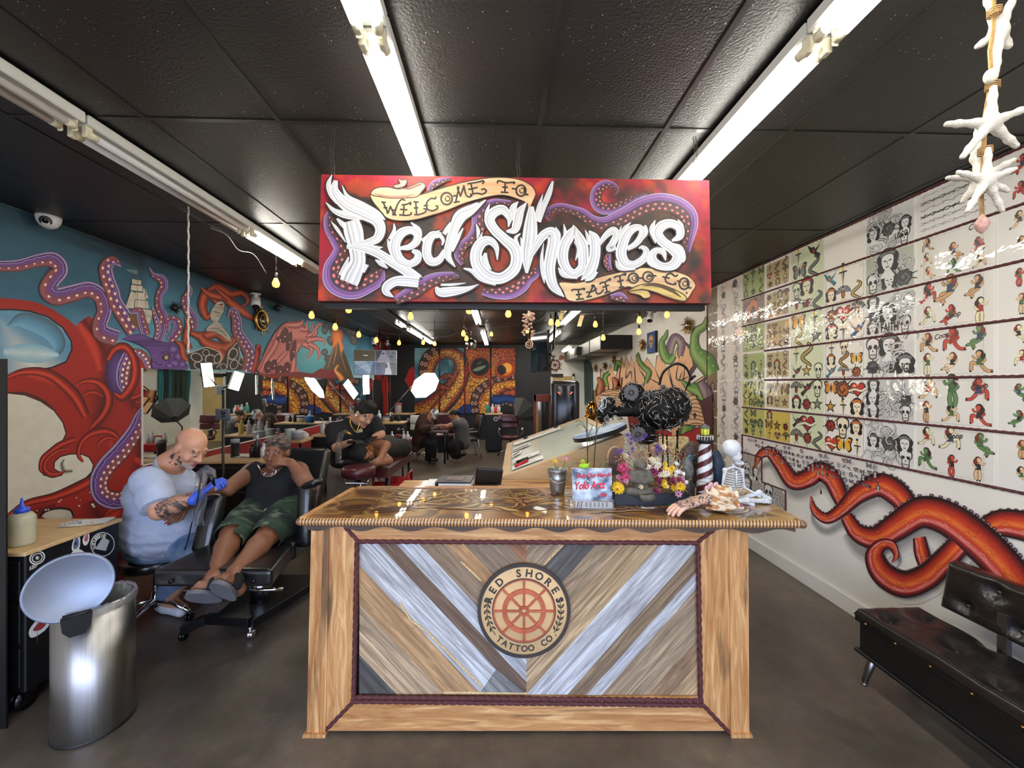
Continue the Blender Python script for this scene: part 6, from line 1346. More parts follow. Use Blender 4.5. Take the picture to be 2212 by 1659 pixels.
# ---------------------------------------------------------------- starfish strings
M_star=mat('bleached_starfish',(236,230,218),.8,var=.06,scale=40,bump=.5,bscale=260);M_jute=mat('jute_twine',(184,146,96),.9,var=.3,scale=60)
M_shell=mat('pale_shell',(222,188,164),.4,var=.2,scale=50)
def starfish(p,arms,thick=.5,col=None,r0=.2):
 """arms: list of end points around p"""
 s=SDF(.0045,.012);n=max((V(a)-p).length for a in arms)
 for a in arms:
  a=V(a);s.chain([p,p.lerp(a,.35),p.lerp(a,.75),a],[n*r0,n*r0*.62,n*r0*.5,n*.06],k=.01)
 return s.mesh()
t=thing('starfish_string','string of white starfish tied with twine near the upper right corner','starfish string',at_d(2140,200,1.12))
inv=Matrix.Translation(-at_d(2140,200,1.12))
for arms in[((2157,70),[(2190,-8),(2180,100),(2112,100),(2150,160),(2128,-20)],1.12),((2139,265),[(2146,190),(2046,268),(2222,232),(2195,315),(2080,338)],1.10),((2131,388),[(2135,322),(2070,372),(2192,365),(2165,455),(2090,455)],1.08),((2118,385),[(2102,330),(2048,384),(2190,345),(2178,412),(2080,435)],1.16),((2112,340),[(2112,270),(2125,345),(2118,420)],1.18)]:
 c_,ends,D=arms;o=starfish(at_d(*c_,D),[at_d(x,y,D+R0.uniform(-.015,.015))for x,y in ends],r0=.13).build('starfish',M_star,t);o.matrix_parent_inverse=inv
mb=MB();tw=[at_d(x,y,1.11)for x,y in[(2147,-40),(2146,60),(2138,110),(2142,170),(2128,250),(2125,330),(2120,430),(2122,475)]]
for d in(-.004,0,.004):mb.tube([p+V((d,0,0))for p in tw],.0022,6)
for x,y in[(2148,20),(2144,180),(2128,320)]:[mb.tube([at_d(x,y+k*4,1.105)+V((.014*cos(a),.014*sin(a),0))for a in[j*pi/5 for j in range(11)]],.0018,5)for k in range(4)]
mb.tube([at_d(2147,-40,1.11),V((at_d(2147,-40,1.11).x,at_d(2147,-40,1.11).y,ZC))],.003,6);mb.build('twine',M_jute,t).matrix_parent_inverse=inv
mb=MB();mb.ell(at_d(2140,165,1.1),(.016,.014,.02));mb.ell(at_d(2143,157,1.1),(.01,.01,.014),(0,.5,0));mb.build('knot_shell',M_star,t).matrix_parent_inverse=inv
mb=MB();q0=at_d(2121,485,1.1);mb.lathe([(.001,.03),(.012,.012),(.016,0),(.01,-.016),(.001,-.026)],14,Matrix.Translation(q0));mb.build('pendant_shell',mat('pink_shell',(206,160,150),.3,var=.3,scale=80),t).matrix_parent_inverse=inv
t=thing('shell_mobile','small hanging mobile of a starfish, shells and a spiral below the sign','shell mobile',at_d(1141,690,3.3));inv=Matrix.Translation(-at_d(1141,690,3.3))
c_=at_d(1142,683,3.3);starfish(c_,[c_+V((.055*cos(a),0,.055*sin(a)))for a in[pi/2+k*2*pi/5 for k in range(5)]],r0=.24).build('starfish',mat('tan_starfish',(214,184,150),.7,var=.2,scale=60),t).matrix_parent_inverse=inv
rs=random.Random(5)
for k in range(26):
 a=at_d(1141+rs.uniform(-12,12),676+k*1.95,3.31+rs.uniform(-.03,.03));mb=MB();mb.ell(a,(rs.uniform(.009,.02),.01,rs.uniform(.008,.014)),(0,rs.uniform(-1,1),0),10,6);mb.build('shell',mat('shell_%d'%(k%3),[(232,214,196),(214,160,146),(190,140,130)][k%3],.4,var=.15),t).matrix_parent_inverse=inv
mb=MB();sp=at_d(1141,745,3.3);mb.tube([sp+V((.004+.028*(a/14)*cos(a*.75),0,.004+.03*(a/14)*sin(a*.75)))for a in range(2,20)],[.003+.0028*(a/18)for a in range(18)],8);mb.build('spiral_shell',M_shell,t).matrix_parent_inverse=inv
mb=MB();mb.tube([V((sp.x,sp.y,ZC)),sp],.002,5);mb.build('line',M_jute,t).matrix_parent_inverse=inv
# ==== near furniture: bench, bin, cart, client chair, stool
def W(R_,D_,z):return RT*R_+FW*D_+V((0,0,z))
def pin(o,root):
 o.parent=root;o.matrix_parent_inverse=root_m(root).inverted();return o
def root_m(r):return Matrix.LocRotScale(r.location,r.rotation_euler,V((1,1,1)))
def pt(root,name,mb,m):return pin(mb.build(name,m),root)
def spt(part,name,mb,m):o=mb.build(name,m);o.parent=part;return o
M_leather=mat('black_leather',(26,23,22),.32,var=.25,scale=9,bump=.15,bscale=60,coat=.25)
M_vinyl=mat('black_vinyl',(20,20,22),.3,var=.15,bump=.06,bscale=25,coat=.3)
# --- tufted bench along the right wall
def bench():
 x0,x1=2.085,2.47;yA=2.27;yB=-.15
 t=thing('tufted_bench','black tufted leather bench with tapered metal legs along the right wall','bench',(x0,yA,0))
 mb=MB();mb.box2((x0+.01,yB,.2),(x1,yA-.01,.40),bevel=.012);pt(t,'base_box',mb,mat('black_leatherette',(24,22,21),.4,var=.2,bump=.1,bscale=200))
 mb=MB();mb.box2((x0-.006,yB,.19),(x1+.004,yA+.002,.21),bevel=.004);pt(t,'lower_trim',mb,M_blk)
 def tuft(nx,ny,w_,l_,depth):
  bs=[((i+.5+(.5 if j%2 else 0))/nx,(j+.5)/ny)for j in range(ny)for i in range(nx)]
  def h(u,v):
   e=min(1,min(u,1-u)*w_/.03,min(v,1-v)*l_/.03);a=sqrt(max(0,1-(1-e)**2))*.03
   d=min(((u-p)*w_)**2+((v-q)*l_)**2 for p,q in bs)
   f=abs(((u*nx+v*ny*.5)%1)-.5)+abs(((u*nx-v*ny*.5+.25)%1)-.5)
   return a-depth*exp(-d/.0016)-.004*exp(-(d/.008))+.003*fbm(u*9,v*22)
  return h,bs
 h,bs=tuft(2,10,x1-x0,yA-yB,.02)
 mb=MB();mb.grid(lambda u,v:V((x0-.005+(x1-x0+.01)*u,yA+.005-(yA-yB)*v,.40+h(u,v)*1.5)),46,150);mb.box2((x0,yB,.37),(x1,yA,.405));sc_=pt(t,'seat_cushion',mb,M_leather)
 mb=MB();[mb.ell((x0+(x1-x0)*u,yA-(yA-yB)*v,.418),(.013,.013,.008),seg=10,rings=6)for u,v in bs if u<.98];spt(sc_,'tuft_buttons',mb,M_leather)
 mb=MB();[mb.ell((x0-.002,yA-.07-k*.17,.385),.006,seg=8,rings=5)for k in range(13)];pt(t,'nail_heads',mb,M_brass)
 a=radians(12);h2,bs2=tuft(9,2,2.0,.27,.022);yb=2.16
 def bp(u,v,o):p=V((2.52+.26*v*sin(a),yb-2.0*u,.49+.27*v*cos(a)));return p+V((-cos(a),0,sin(a)))*o
 mb=MB();mb.grid(lambda u,v:bp(u,v,.02+h2(u,v)*1.5),150,34);mb.grid(lambda u,v:bp(1-u,v,-.05),2,2);mb.grid(lambda u,v:bp(0,1-u,-.05+.07*v),2,2);mb.grid(lambda u,v:bp(u,1,.02-.07*v),2,2);mb.grid(lambda u,v:bp(u,0,-.05+.07*v),2,2);bc_=pt(t,'back_cushion',mb,M_leather)
 mb=MB();[mb.ell(bp(u,v,.024),.013,seg=10,rings=6)for u,v in bs2 if u<.98];spt(bc_,'tuft_buttons',mb,M_leather)
 for y in(yb-.3,yb-1.4):mb=MB();mb.box2((2.47,y,.3),(2.495,y+.04,.62));pt(t,'back_bracket',mb,M_steel)
 for x,y in((x0+.07,yA-.05),(x1-.07,yA-.05),(x0+.07,yB+.2),(x1-.07,yB+.2)):mb=MB();mb.cyl((x,y,.2),(x-(.03 if x<x0+.2 else-.03),y+.035,.005),.024,.014);mb.cyl((x-(.03 if x<x0+.2 else-.03),y+.035,.0),(x-(.03 if x<x0+.2 else-.03),y+.035,.012),.017);pt(t,'leg',mb,M_steel)
bench()
# --- steel bin with its lid standing open
def bin_():
 c=W(-2.155,2.06,0);r=.155;H=.645
 t=thing('pedal_bin','round brushed steel bin with lid flipped open and a clear liner','trash can',c)
 mb=MB();mb.lathe([(r-.002,.004),(r,.012),(r,H),(r-.004,H)],64,Matrix.Translation(c),cap=False);mb.lathe([(.001,.02),(r-.01,.02)],40,Matrix.Translation(c),cap=False);pt(t,'body',mb,M_steel)
 mb=MB();mb.lathe([(r+.002,0),(r+.003,.012),(r-.005,.014)],48,Matrix.Translation(c),cap=False);pt(t,'base_ring',mb,M_blk)
 mb=MB();rs=random.Random(3);prof=[(r-.02,.35),(r-.014,H),(r+.001,H+.012),(r+.007,H-.004),(r+.006,H-.03)];n=72
 vs=[c+V(((q+.003*sin(k*2.9+j)+rs.uniform(-.002,.002))*cos(2*pi*k/n),(q+rs.uniform(-.002,.002))*sin(2*pi*k/n),z+rs.uniform(-.004,.004)))for j,(q,z)in enumerate(prof)for k in range(n)]
 mb.add(vs,[(j*n+k,j*n+(k+1)%n,(j+1)*n+(k+1)%n,(j+1)*n+k)for j in range(4)for k in range(n)],None,True);pt(t,'liner_bag',mb,mat('clear_liner',(225,228,232),.12,trans=.85,var=.0,alpha=.75,bump=.4,bscale=60))
 d=V((-c.x,-c.y,0)).normalized();lc=at_d(152,1268,1.93);up=(V((0,0,1))-d*.12).normalized();n_=(d+V((0,0,.12))).normalized()
 L=Matrix.Translation(lc)@frame_to(n_,(0,0,1));lr=.155
 mb=MB();mb.lathe([(lr,-.012),(lr,.012),(lr-.006,.016),(lr-.012,.008),(.001,.006)],56,L,cap=False);mb.lathe([(.001,-.014),(lr-.01,-.014),(lr,-.012)],56,L,cap=False);pt(t,'lid',mb,mat('lid_steel',(140,150,170),.5,.6,var=.1,scale=6))
 h=at_d(166,1345,1.9);mb=MB();mb.prism([(-.052,.04),(.052,.04),(.046,-.02),(.022,-.05),(-.022,-.05),(-.046,-.02)],.03,Matrix.Translation(h)@frame_to(d,(0,0,1)));mb.cyl(h+V((-.035,-.03,.035)),h+V((.035,.03,.035)),.014);pt(t,'hinge',mb,M_blk)
bin_()
# --- black cart with stickers, partition panel
def cart():
 x0,x1,y0,y1,z1=-3.2,W(-2.565,2.1,0).x,W(-2.56,2.1,0).y,W(-2.59,2.62,0).y,.866
 t=thing('black_cart','black wheeled cart with wooden top and stickers on its side','cart',(x0,y0,0))
 mb=MB();mb.box2((x0,y0,.12),(x1,y1,z1-.022),bevel=.006);pt(t,'body',mb,M_blk)
 mb=MB();mb.box2((x0-.01,y0-.012,z1-.022),(x1+.012,y1+.01,z1),bevel=.003);pt(t,'wooden_top',mb,M_ply)
 for k in range(3):mb=MB();mb.box2((x0+.02,y0-.008,.15+k*.23),(x1-.02,y0,.36+k*.23),bevel=.003);pt(t,'drawer_front',mb,M_blk)
 for x,y in((x1-.06,y0+.05),(x0+.06,y0+.05),(x1-.06,y1-.05),(x0+.06,y1-.05)):mb=MB();mb.cyl((x-.015,y,.058),(x+.015,y,.058),.056,seg=20);mb.box2((x-.022,y-.02,.06),(x+.022,y+.02,.125));pt(t,'caster',mb,M_blkg)
 S=Paint(lambda px,py:at_x(px,py,x1),(1,0,0),base=.001)
 K,Wh=C(18,18,18),C(232,232,230)
 S.disc((80,1205),18,14,Wh,Wh,-.5);S.disc((80,1205),15,11.5,K,K,-.5);S.disc((80,1205),12.5,9.5,Wh,Wh,-.5,rin=.82);S.poly(star(6,5.5,2.5,80,1205),Wh)
 S.poly([(155,1178),(162,1158),(172,1160),(172,1180),(166,1192),(156,1190)],Wh,3);S.poly([(158,1178),(163,1163),(169,1165),(169,1180),(160,1187)],C(96,110,150),3);S.disc((163,1174),3,4,C(40,44,70))
 S.poly([(178,1165),(186,1150),(192,1152),(192,1168),(186,1178),(180,1176)],Wh,3);S.poly([(181,1166),(187,1154),(190,1158),(188,1170)],C(190,96,110),3)
 S.disc((221,1176),27,26,Wh,Wh,-.9,rin=.93)
 for s,a0,st_ in(('SULLEN',2.7,.3),('COLLECTIVE',-.9-2.2,.2)):
  for i,ch in enumerate(s):
   a=a0+st_*i;vs,fs=text_geo(ch,11,.03);r=19;cc,ss=cos(a+pi/2),sin(a+pi/2)
   S.mb.add([S._p((221+r*cos(a)*1.02+(v.x*.8*cc+(v.y-4)*ss),1176+r*sin(a)+(v.x*.8*ss-(v.y-4)*cc)))for v in vs],fs,None,False,Wh);S._up()
 S.poly([(205,1186),(222,1160),(236,1168),(228,1190)],C(190,200,206));S.poly([(150,1200),(166,1186),(182,1194),(166,1206)],Wh,3)
 S.poly([(62,1362),(84,1334),(106,1326),(110,1340),(96,1362),(68,1378)],Wh,3);S.poly([(70,1362),(86,1342),(102,1334),(102,1344),(88,1360)],C(150,60,60),3);S.line([(75,1310),(90,1316),(104,1322)],3,Wh);S.line([(80,1300),(80,1390)],1,C(190,60,60))
 put=[(64,1228,'KEEP')]
 for x,y,s in put:
  vs,fs=text_geo(s,14,.02);S.mb.add([S._p((x+8+v.x*.6,y-v.y*.8-v.x*.3))for v in vs],fs,None,False,Wh)
 pt(t,'sticker_sheet',S.mb,M_paper)
 mb=MB();a=W(-3.25,2.0,0);b=W(-2.568,2.03,1.878);mb.box2((a.x,a.y,0),(b.x,b.y,1.878));solo('divider_panel',mb,M_blk,'tall black divider panel cut by the left edge of the picture','divider')
 p=at_z(47,1176,z1);t=thing('squeeze_bottle','clear squeeze bottle with blue nozzle cap on the black cart','bottle',p)
 B=Matrix.Translation(p);mb=MB();mb.lathe([(.001,.001),(.052,.001),(.056,.01),(.055,.06),(.052,.085),(.055,.11),(.054,.15),(.04,.172),(.026,.178)],28,B);pt(t,'body',mb,mat('milky_plastic',(226,222,190),.3,trans=.35,var=.04))
 mb=MB();mb.lathe([(.03,.174),(.03,.2),(.014,.204),(.009,.215),(.004,.255),(.001,.256)],20,B);pt(t,'cap',mb,mat('blue_plastic',(52,84,214),.35))
 p=at_z(188,1130,z1);mb=MB();Pp=Paint(lambda u,v:p+V((u*.9-v*.35,v*.9+u*.3,.0012+.004*sin(u*20)**2)),(0,0,1));Pp.field(-.13,-.06,.12,.08,10,6,lambda x,y:C(240,238,234));vs,fs=text_geo('Taste',.05,.03);Pp.mb.add([Pp._p((v.x-.02,v.y-.01))for v in vs],fs,None,False,C(60,60,62));solo('paper_sheet',Pp.mb,M_paper,'white paper with dark handwriting on the cart top','paper')
 for k in range(5):q=at_z(135+k*9,1138-k*2,z1);mb=MB();mb.lathe([(.008,.001),(.011,.02)],12,Matrix.Translation(q),cap=False);solo('ink_cup',mb,mat('frosted_cup',(220,220,214),.25,trans=.6,var=0),'tiny clear ink cup in the row on the cart beside the paper','ink cup','ink cups on the cart')
 p=at_z(8,1152,z1);mb=MB();mb.grid(lambda u,v:p+V((u*.12-.06,v*.1-.05,.012+.012*fbm(u*5,v*5))),8,8);solo('crumpled_towel',mb,M_paper,'crumpled white paper towel at the left end of the cart top','paper towel')
cart()
# --- client chair
def client_chair():
 t=thing('client_chair','black padded tattoo chair on a chrome column and wheeled steel base','chair',W(-1.88,3.0,0))
 def pad(c,name,m=M_vinyl,th=.1,bev=.03):
  """c: four top corners"""
  mb=MB();bm=bmesh.new();vs=[bm.verts.new(p)for p in c]+[bm.verts.new(p-V((0,0,th)))for p in c]
  for f in[(0,1,2,3),(7,6,5,4)]+[(i,4+i,4+(i+1)%4,(i+1)%4)for i in range(4)]:bm.faces.new([vs[i]for i in f])
  bmesh.ops.recalc_face_normals(bm,faces=bm.faces);bmesh.ops.bevel(bm,geom=bm.edges[:],offset=bev,segments=4,affect='EDGES',profile=.6);bm.verts.index_update()
  mb.add([v.co for v in bm.verts],[[v.index for v in f.verts]for f in bm.faces],None,True);bm.free();return pt(t,name,mb,m)
 lr_=pad([W(-1.99,2.2,.725),W(-1.325,2.2,.725),W(-1.44,2.62,.70),W(-2.0,2.62,.70)],'leg_rest')
 pad([W(-2.06,2.64,.70),W(-1.44,2.64,.70),W(-1.5,3.2,.66),W(-2.1,3.2,.66)],'seat',th=.12)
 for px in(370,432,548):q=at_d(px,1255,2.198);mb=MB();mb.cyl(q,q-FW*.008,.012);mb.cyl(q-FW*.006,q-FW*.012,.005);spt(lr_,'pad_button',mb,M_blkg)
 def slab(a,b,w_,th,name,face):
  """padded board from a to b, w_ wide across the view, th thick"""
  d=(b-a);L=d.length;z=d.normalized();n=V(face);n=(n-z*n.dot(z)).normalized();x=z.cross(n)
  Mx=Matrix((x,n,z)).transposed().to_4x4();Mx.translation=(a+b)/2;mb=MB();mb.box((0,0,0),(w_,th,L),bevel=min(th,w_)*.45,seg=4,M=Mx);return pt(t,name,mb,M_vinyl)
 slab(W(-1.80,3.18,.66),W(-1.80,3.42,1.2),.5,.1,'backrest',-FW)
 slab(at_d(438,1196,2.62),at_d(468,1066,2.75),.14,.1,'armrest',-FW)
 slab(at_d(660,1182,2.72),at_d(664,1042,2.80),.115,.1,'armrest',-FW)
 a=at_d(640,1060,2.86);b=at_d(688,1040,2.72);slab(a,b,.09,.05,'elbow_pad',V((0,0,1)))
 mb=MB();mb.cyl(at_d(610,1215,2.8),at_d(655,1170,2.72),.012);mb.cyl(at_d(470,1200,2.8),at_d(432,1185,2.68),.012);pt(t,'arm_bracket',mb,M_chrome)
 c=W(-1.9,3.02,0);mb=MB();mb.cyl(c+V((0,0,.09)),c+V((0,0,.36)),.075,seg=28);mb.cyl(c+V((0,0,.36)),c+V((0,0,.58)),.05,seg=24);pt(t,'column',mb,M_chrome)
 mb=MB();mb.box(c+V((0,0,.56)),(.36,.5,.04),(0,0,-TH));pt(t,'under_frame',mb,M_blk)
 mb=MB()
 def bar(a,b,s=.05):d=b-a;mb.box((a+b)/2,(d.length,s,.06),(0,-math.asin(d.z/d.length),atan2(d.y,d.x)),bevel=.004)
 fl,fr_,bl_,br_=W(-2.25,2.72,.1),W(-1.80,2.74,.1),W(-2.1,3.5,.1),W(-1.56,3.52,.1)
 bar(fl-V((0,0,.03)),W(-2.12,2.77,.12));bar(W(-2.12,2.77,.12),fr_+V((0,0,.02)));bar(fr_,br_,.045);bar(W(-2.06,2.78,.1),bl_,.045)
 mb.add([W(-2.06,2.78,.125),W(-1.82,2.78,.125),W(-1.62,3.4,.125),W(-2.08,3.4,.125),W(-2.06,2.78,.1),W(-1.82,2.78,.1),W(-1.62,3.4,.1),W(-2.08,3.4,.1)],[(0,1,2,3),(4,7,6,5),(0,4,5,1),(1,5,6,2),(2,6,7,3),(3,7,4,0)]);pt(t,'steel_base',mb,mat('satin_black_steel',(24,24,25),.35,.3,var=.2))
 for p in(fl,fr_,bl_,br_):mb=MB();q=V((p.x,p.y,0));mb.ell(q+V((0,0,.032)),(.018,.032,.032));mb.ell(q+V((.02,0,.032)),(.014,.03,.03));mb.cyl(q+V((0,0,.05)),q+V((0,0,.085)),.012);pt(t,'caster',mb,M_chrome if p is fr_ else M_blkg)
 mb=MB();mb.cyl(at_d(525,1276,2.6),at_d(612,1272,2.62),.011);pt(t,'lever',mb,M_chrome)
client_chair()
def rolling_stool(c,seat_z,label,r=.2,seatm=M_vinyl,n=5,rot=0.3):
 t=thing('rolling_stool',label,'stool',c,group=None)
 mb=MB();mb.lathe([(.001,seat_z-.08),(r*.9,seat_z-.08),(r,seat_z-.05),(r,seat_z-.02),(r*.9,seat_z),(.001,seat_z+.005)],32,Matrix.Translation(c));pt(t,'seat',mb,seatm)
 mb=MB();mb.cyl(c+V((0,0,.08)),c+V((0,0,seat_z-.08)),.024);mb.cyl(c+V((0,0,.08)),c+V((0,0,.2)),.032);pt(t,'gas_column',mb,M_chrome)
 for k in range(n):
  a=rot+2*pi*k/n;e=c+V((.3*cos(a),.3*sin(a),.07));mb=MB();mb.tube([c+V((0,0,.13)),c+V((.15*cos(a),.15*sin(a),.12)),e],[.02,.018,.014],10);lg=pt(t,'leg',mb,M_chrome)
  mb=MB();mb.ell(V((e.x+.012,e.y,.03)),(.012,.03,.03));mb.ell(V((e.x-.012,e.y,.03)),(.012,.03,.03));mb.cyl(V((e.x,e.y,.03)),e,.008);spt(lg,'caster',mb,M_blkg)
 return t
rolling_stool(W(-2.68,3.0,0),.47,'black rolling stool with chrome star base under the man in blue',.21,rot=1.05)
# --- twin light panels and phone on a pole
def light_stand(base,head,panels,label,phone=None,D=3.6,s=1.0):
 t=thing('light_stand',label,'light stand',base)
 mb=MB();mb.cyl(base+V((0,0,.02)),V((base.x,base.y,head.z)),.011);pt(t,'pole',mb,M_blk)
 for k in range(3):a=k*2.09+.5;mb=MB();mb.cyl(base+V((0,0,.3)),base+V((.24*cos(a),.24*sin(a),.012)),.009);pt(t,'leg',mb,M_blk)
 mb=MB();mb.box(head,(.05*s,.03,.08*s),(.2,0,.2),bevel=.006);pt(t,'power_box',mb,mat('grey_box',(120,122,124),.4))
 for c,w_,h_,rot in panels:
  pn=MB();pn.box(c,(w_+.012,.016,h_+.012),rot,bevel=.004);o=pt(t,'panel_housing',pn,M_blk)
  E_=Euler(rot).to_matrix();pn=MB();pn.box(c-E_@V((0,.009,0)),(w_,.004,h_),rot);o2=pn.build('light_panel',M_led);pin(o2,t)
  mb=MB();mb.cyl(head,c,.006);pt(t,'panel_arm',mb,M_blk)
 return t
M_led=mat('led_panel',(255,255,255),.4,var=0,emit=(255,247,225),estr=22)
b=at_d(482,870,3.55);base=V((b.x,b.y,0));hd=at_d(475,842,3.55)
light_stand(base,hd,[(at_d(448,810,3.55),.08,.21,(0,-.12,1.0)),(at_d(510,823,3.55),.08,.16,(0,.3,1.0))],'black pole with two lit panels and a phone, behind the seated pair')
t=thing('phone','dark phone held upright on the light pole','phone',at_d(481,895,3.5));mb=MB();mb.box(at_d(481,895,3.5),(.125,.012,.1),bevel=.01,seg=2);pt(t,'body',mb,mat('phone_grey',(72,76,84),.3))
mb=MB();mb.cyl(at_d(482,891,3.495),at_d(482,891,3.485),.016);mb.cyl(at_d(482,899,3.495),at_d(482,899,3.485),.012);pt(t,'lens',mb,M_blkg)
# ==== people
def basis(d,up=(0,0,1)):
 d=V(d).normalized();u=V(up);x=d.cross(u).normalized();u=x.cross(d);return x,d,u
def add_head(s,c,fwd,up,sc=1.0,tags=(0,1,0),beard=None,k=.02):
 x,f,u=basis(fwd,up);P=lambda a,b,z:c+(x*a+f*b+u*z)*sc
 Rm=Matrix((x,f,u)).transposed()
 s.ell(P(0,-.012,.035),[.076*sc,.096*sc,.088*sc],Rm,tags[0],k);s.ell(P(0,.022,-.03),[.064*sc,.072*sc,.085*sc],Rm,tags[0],k)
 s.ell(P(0,.04,-.085),[.046*sc,.05*sc,.036*sc],Rm,beard or tags[0],k);s.ell(P(0,.075,-.1),[.022*sc]*3,Rm,beard or tags[0],.02)
 s.cap(P(-.034,.078,.03),P(.034,.078,.03),.014*sc,tagc=tags[0],k=.015)
 for d in(-1,1):
  s.ell(P(d*.031,.1,.008),[.019*sc,.016*sc,.012*sc],Rm,tags[0],.012,sub=True);s.ell(P(d*.045,.062,-.03),[.024*sc,.022*sc,.022*sc],Rm,tags[0],.02)
  s.ell(P(d*.078,-.008,-.008),[.012*sc,.022*sc,.033*sc],Rm,tags[0],.008);s.cap(P(d*.024,.09,.034),P(d*.052,.078,.03),.0055*sc,tagc=4,k=.003)
  s.cap(P(d*.019,.091,.0165),P(d*.043,.086,.0155),.005*sc,tagc=tags[0],k=.006);s.cap(P(d*.021,.09,.0),P(d*.042,.086,.0),.0045*sc,tagc=tags[0],k=.006)
 s.cap(P(0,.092,.012),P(0,.113,-.026),.009*sc,.014*sc,tags[0],.012)
 for d in(-1,1):s.ell(P(d*.014,.1,-.03),[.009*sc]*3,Rm,tags[0],.008)
 s.ell(P(0,.094,-.06),[.025*sc,.011*sc,.0065*sc],Rm,tags[1],.005);s.ell(P(0,.091,-.071),[.021*sc,.012*sc,.008*sc],Rm,tags[1],.005)
 return P,Rm
def add_hand(s,wrist,d,n,thumb,sc=1.0,curl=.35,tagc=0,spread=.12,tc=None):
 """d pointing direction, n palm normal (fingers curl towards it), thumb: +1/-1 side"""
 d=V(d).normalized();n=V(n);n=(n-d*n.dot(d)).normalized();x=d.cross(n)*thumb
 for i,o in enumerate((-.03,-.01,.01,.03)):
  s.cap(wrist+x*o*.7*sc,wrist+(d*.088+x*o)*sc,.0125*sc,.011*sc,tagc,.012)
 for i,(o,L)in enumerate(((.03,.068),(.0105,.078),(-.0095,.072),(-.029,.056))):
  p=wrist+(d*.09+x*o)*sc;a=curl*(1+.15*i);dd=(d+x*o*spread*14).normalized();pts=[p]
  for j,fr in enumerate((.46,.31,.23)):
   an=a*(j+.6);q=(dd*cos(an)+n*sin(an));p=p+q*L*fr*sc;pts.append(p)
  s.chain(pts,[.0095*sc,.0088*sc,.008*sc,.0068*sc],tagc,.004)
  if tc is not None:s.ell(pts[-1],.0072*sc,tagc=tc,k=.002)
 b=wrist+(d*.028+x*.03)*sc;m=b+(d*.032+x*.026+n*.014)*sc;e=m+(d*.034+x*.002+n*.012*(1+curl))*sc
 s.chain([wrist+(d*.012+x*.016)*sc,b,m,e],[.013*sc,.0125*sc,.0105*sc,.008*sc],tagc,.008)
def limb(s,pts,rs,tagc=0,k=.02):s.chain(pts,rs,tagc,k)
M_skin=mat('skin',attr=True,rough=.48,var=.1,scale=22,bump=.06,bscale=220,sub=.12)
M_cloth=mat('cotton',attr=True,rough=.85,var=.1,scale=10,bump=.25,bscale=26)
M_hair=mat('hair',attr=True,rough=.6,var=.35,scale=90,bump=.8,bscale=180)
M_eye=mat('eye',attr=True,rough=.1,var=0)
def eyes(t,P,sc,col,look=(0,1,0)):
 for d in(-1,1):
  c=P(d*.031,.0855,.008);g=(P(d*.031+look[0]*.1,.0895+.1,.008+look[2]*.1)-c).normalized();mb=MB();mb.ell(c,.0105*sc,seg=12,rings=8,col=C(186,176,166));mb.ell(c+g*.0068*sc,.0066*sc,seg=10,rings=6,col=col);mb.ell(c+g*.0108*sc,.0032*sc,seg=8,rings=5,col=C(10,8,8));pt(t,'eye',mb,M_eye)
def ink(base,dark,th=.52,f=34,zone=None):
 def fn(p):
  if zone and not zone(p):return base
  n=fbm(p[0]*f+p[2]*9,p[1]*f+p[2]*f,3);return dark if abs(n-.5)<.045 or n>th+.12 else mixc(base,dark,.25)
 return fn
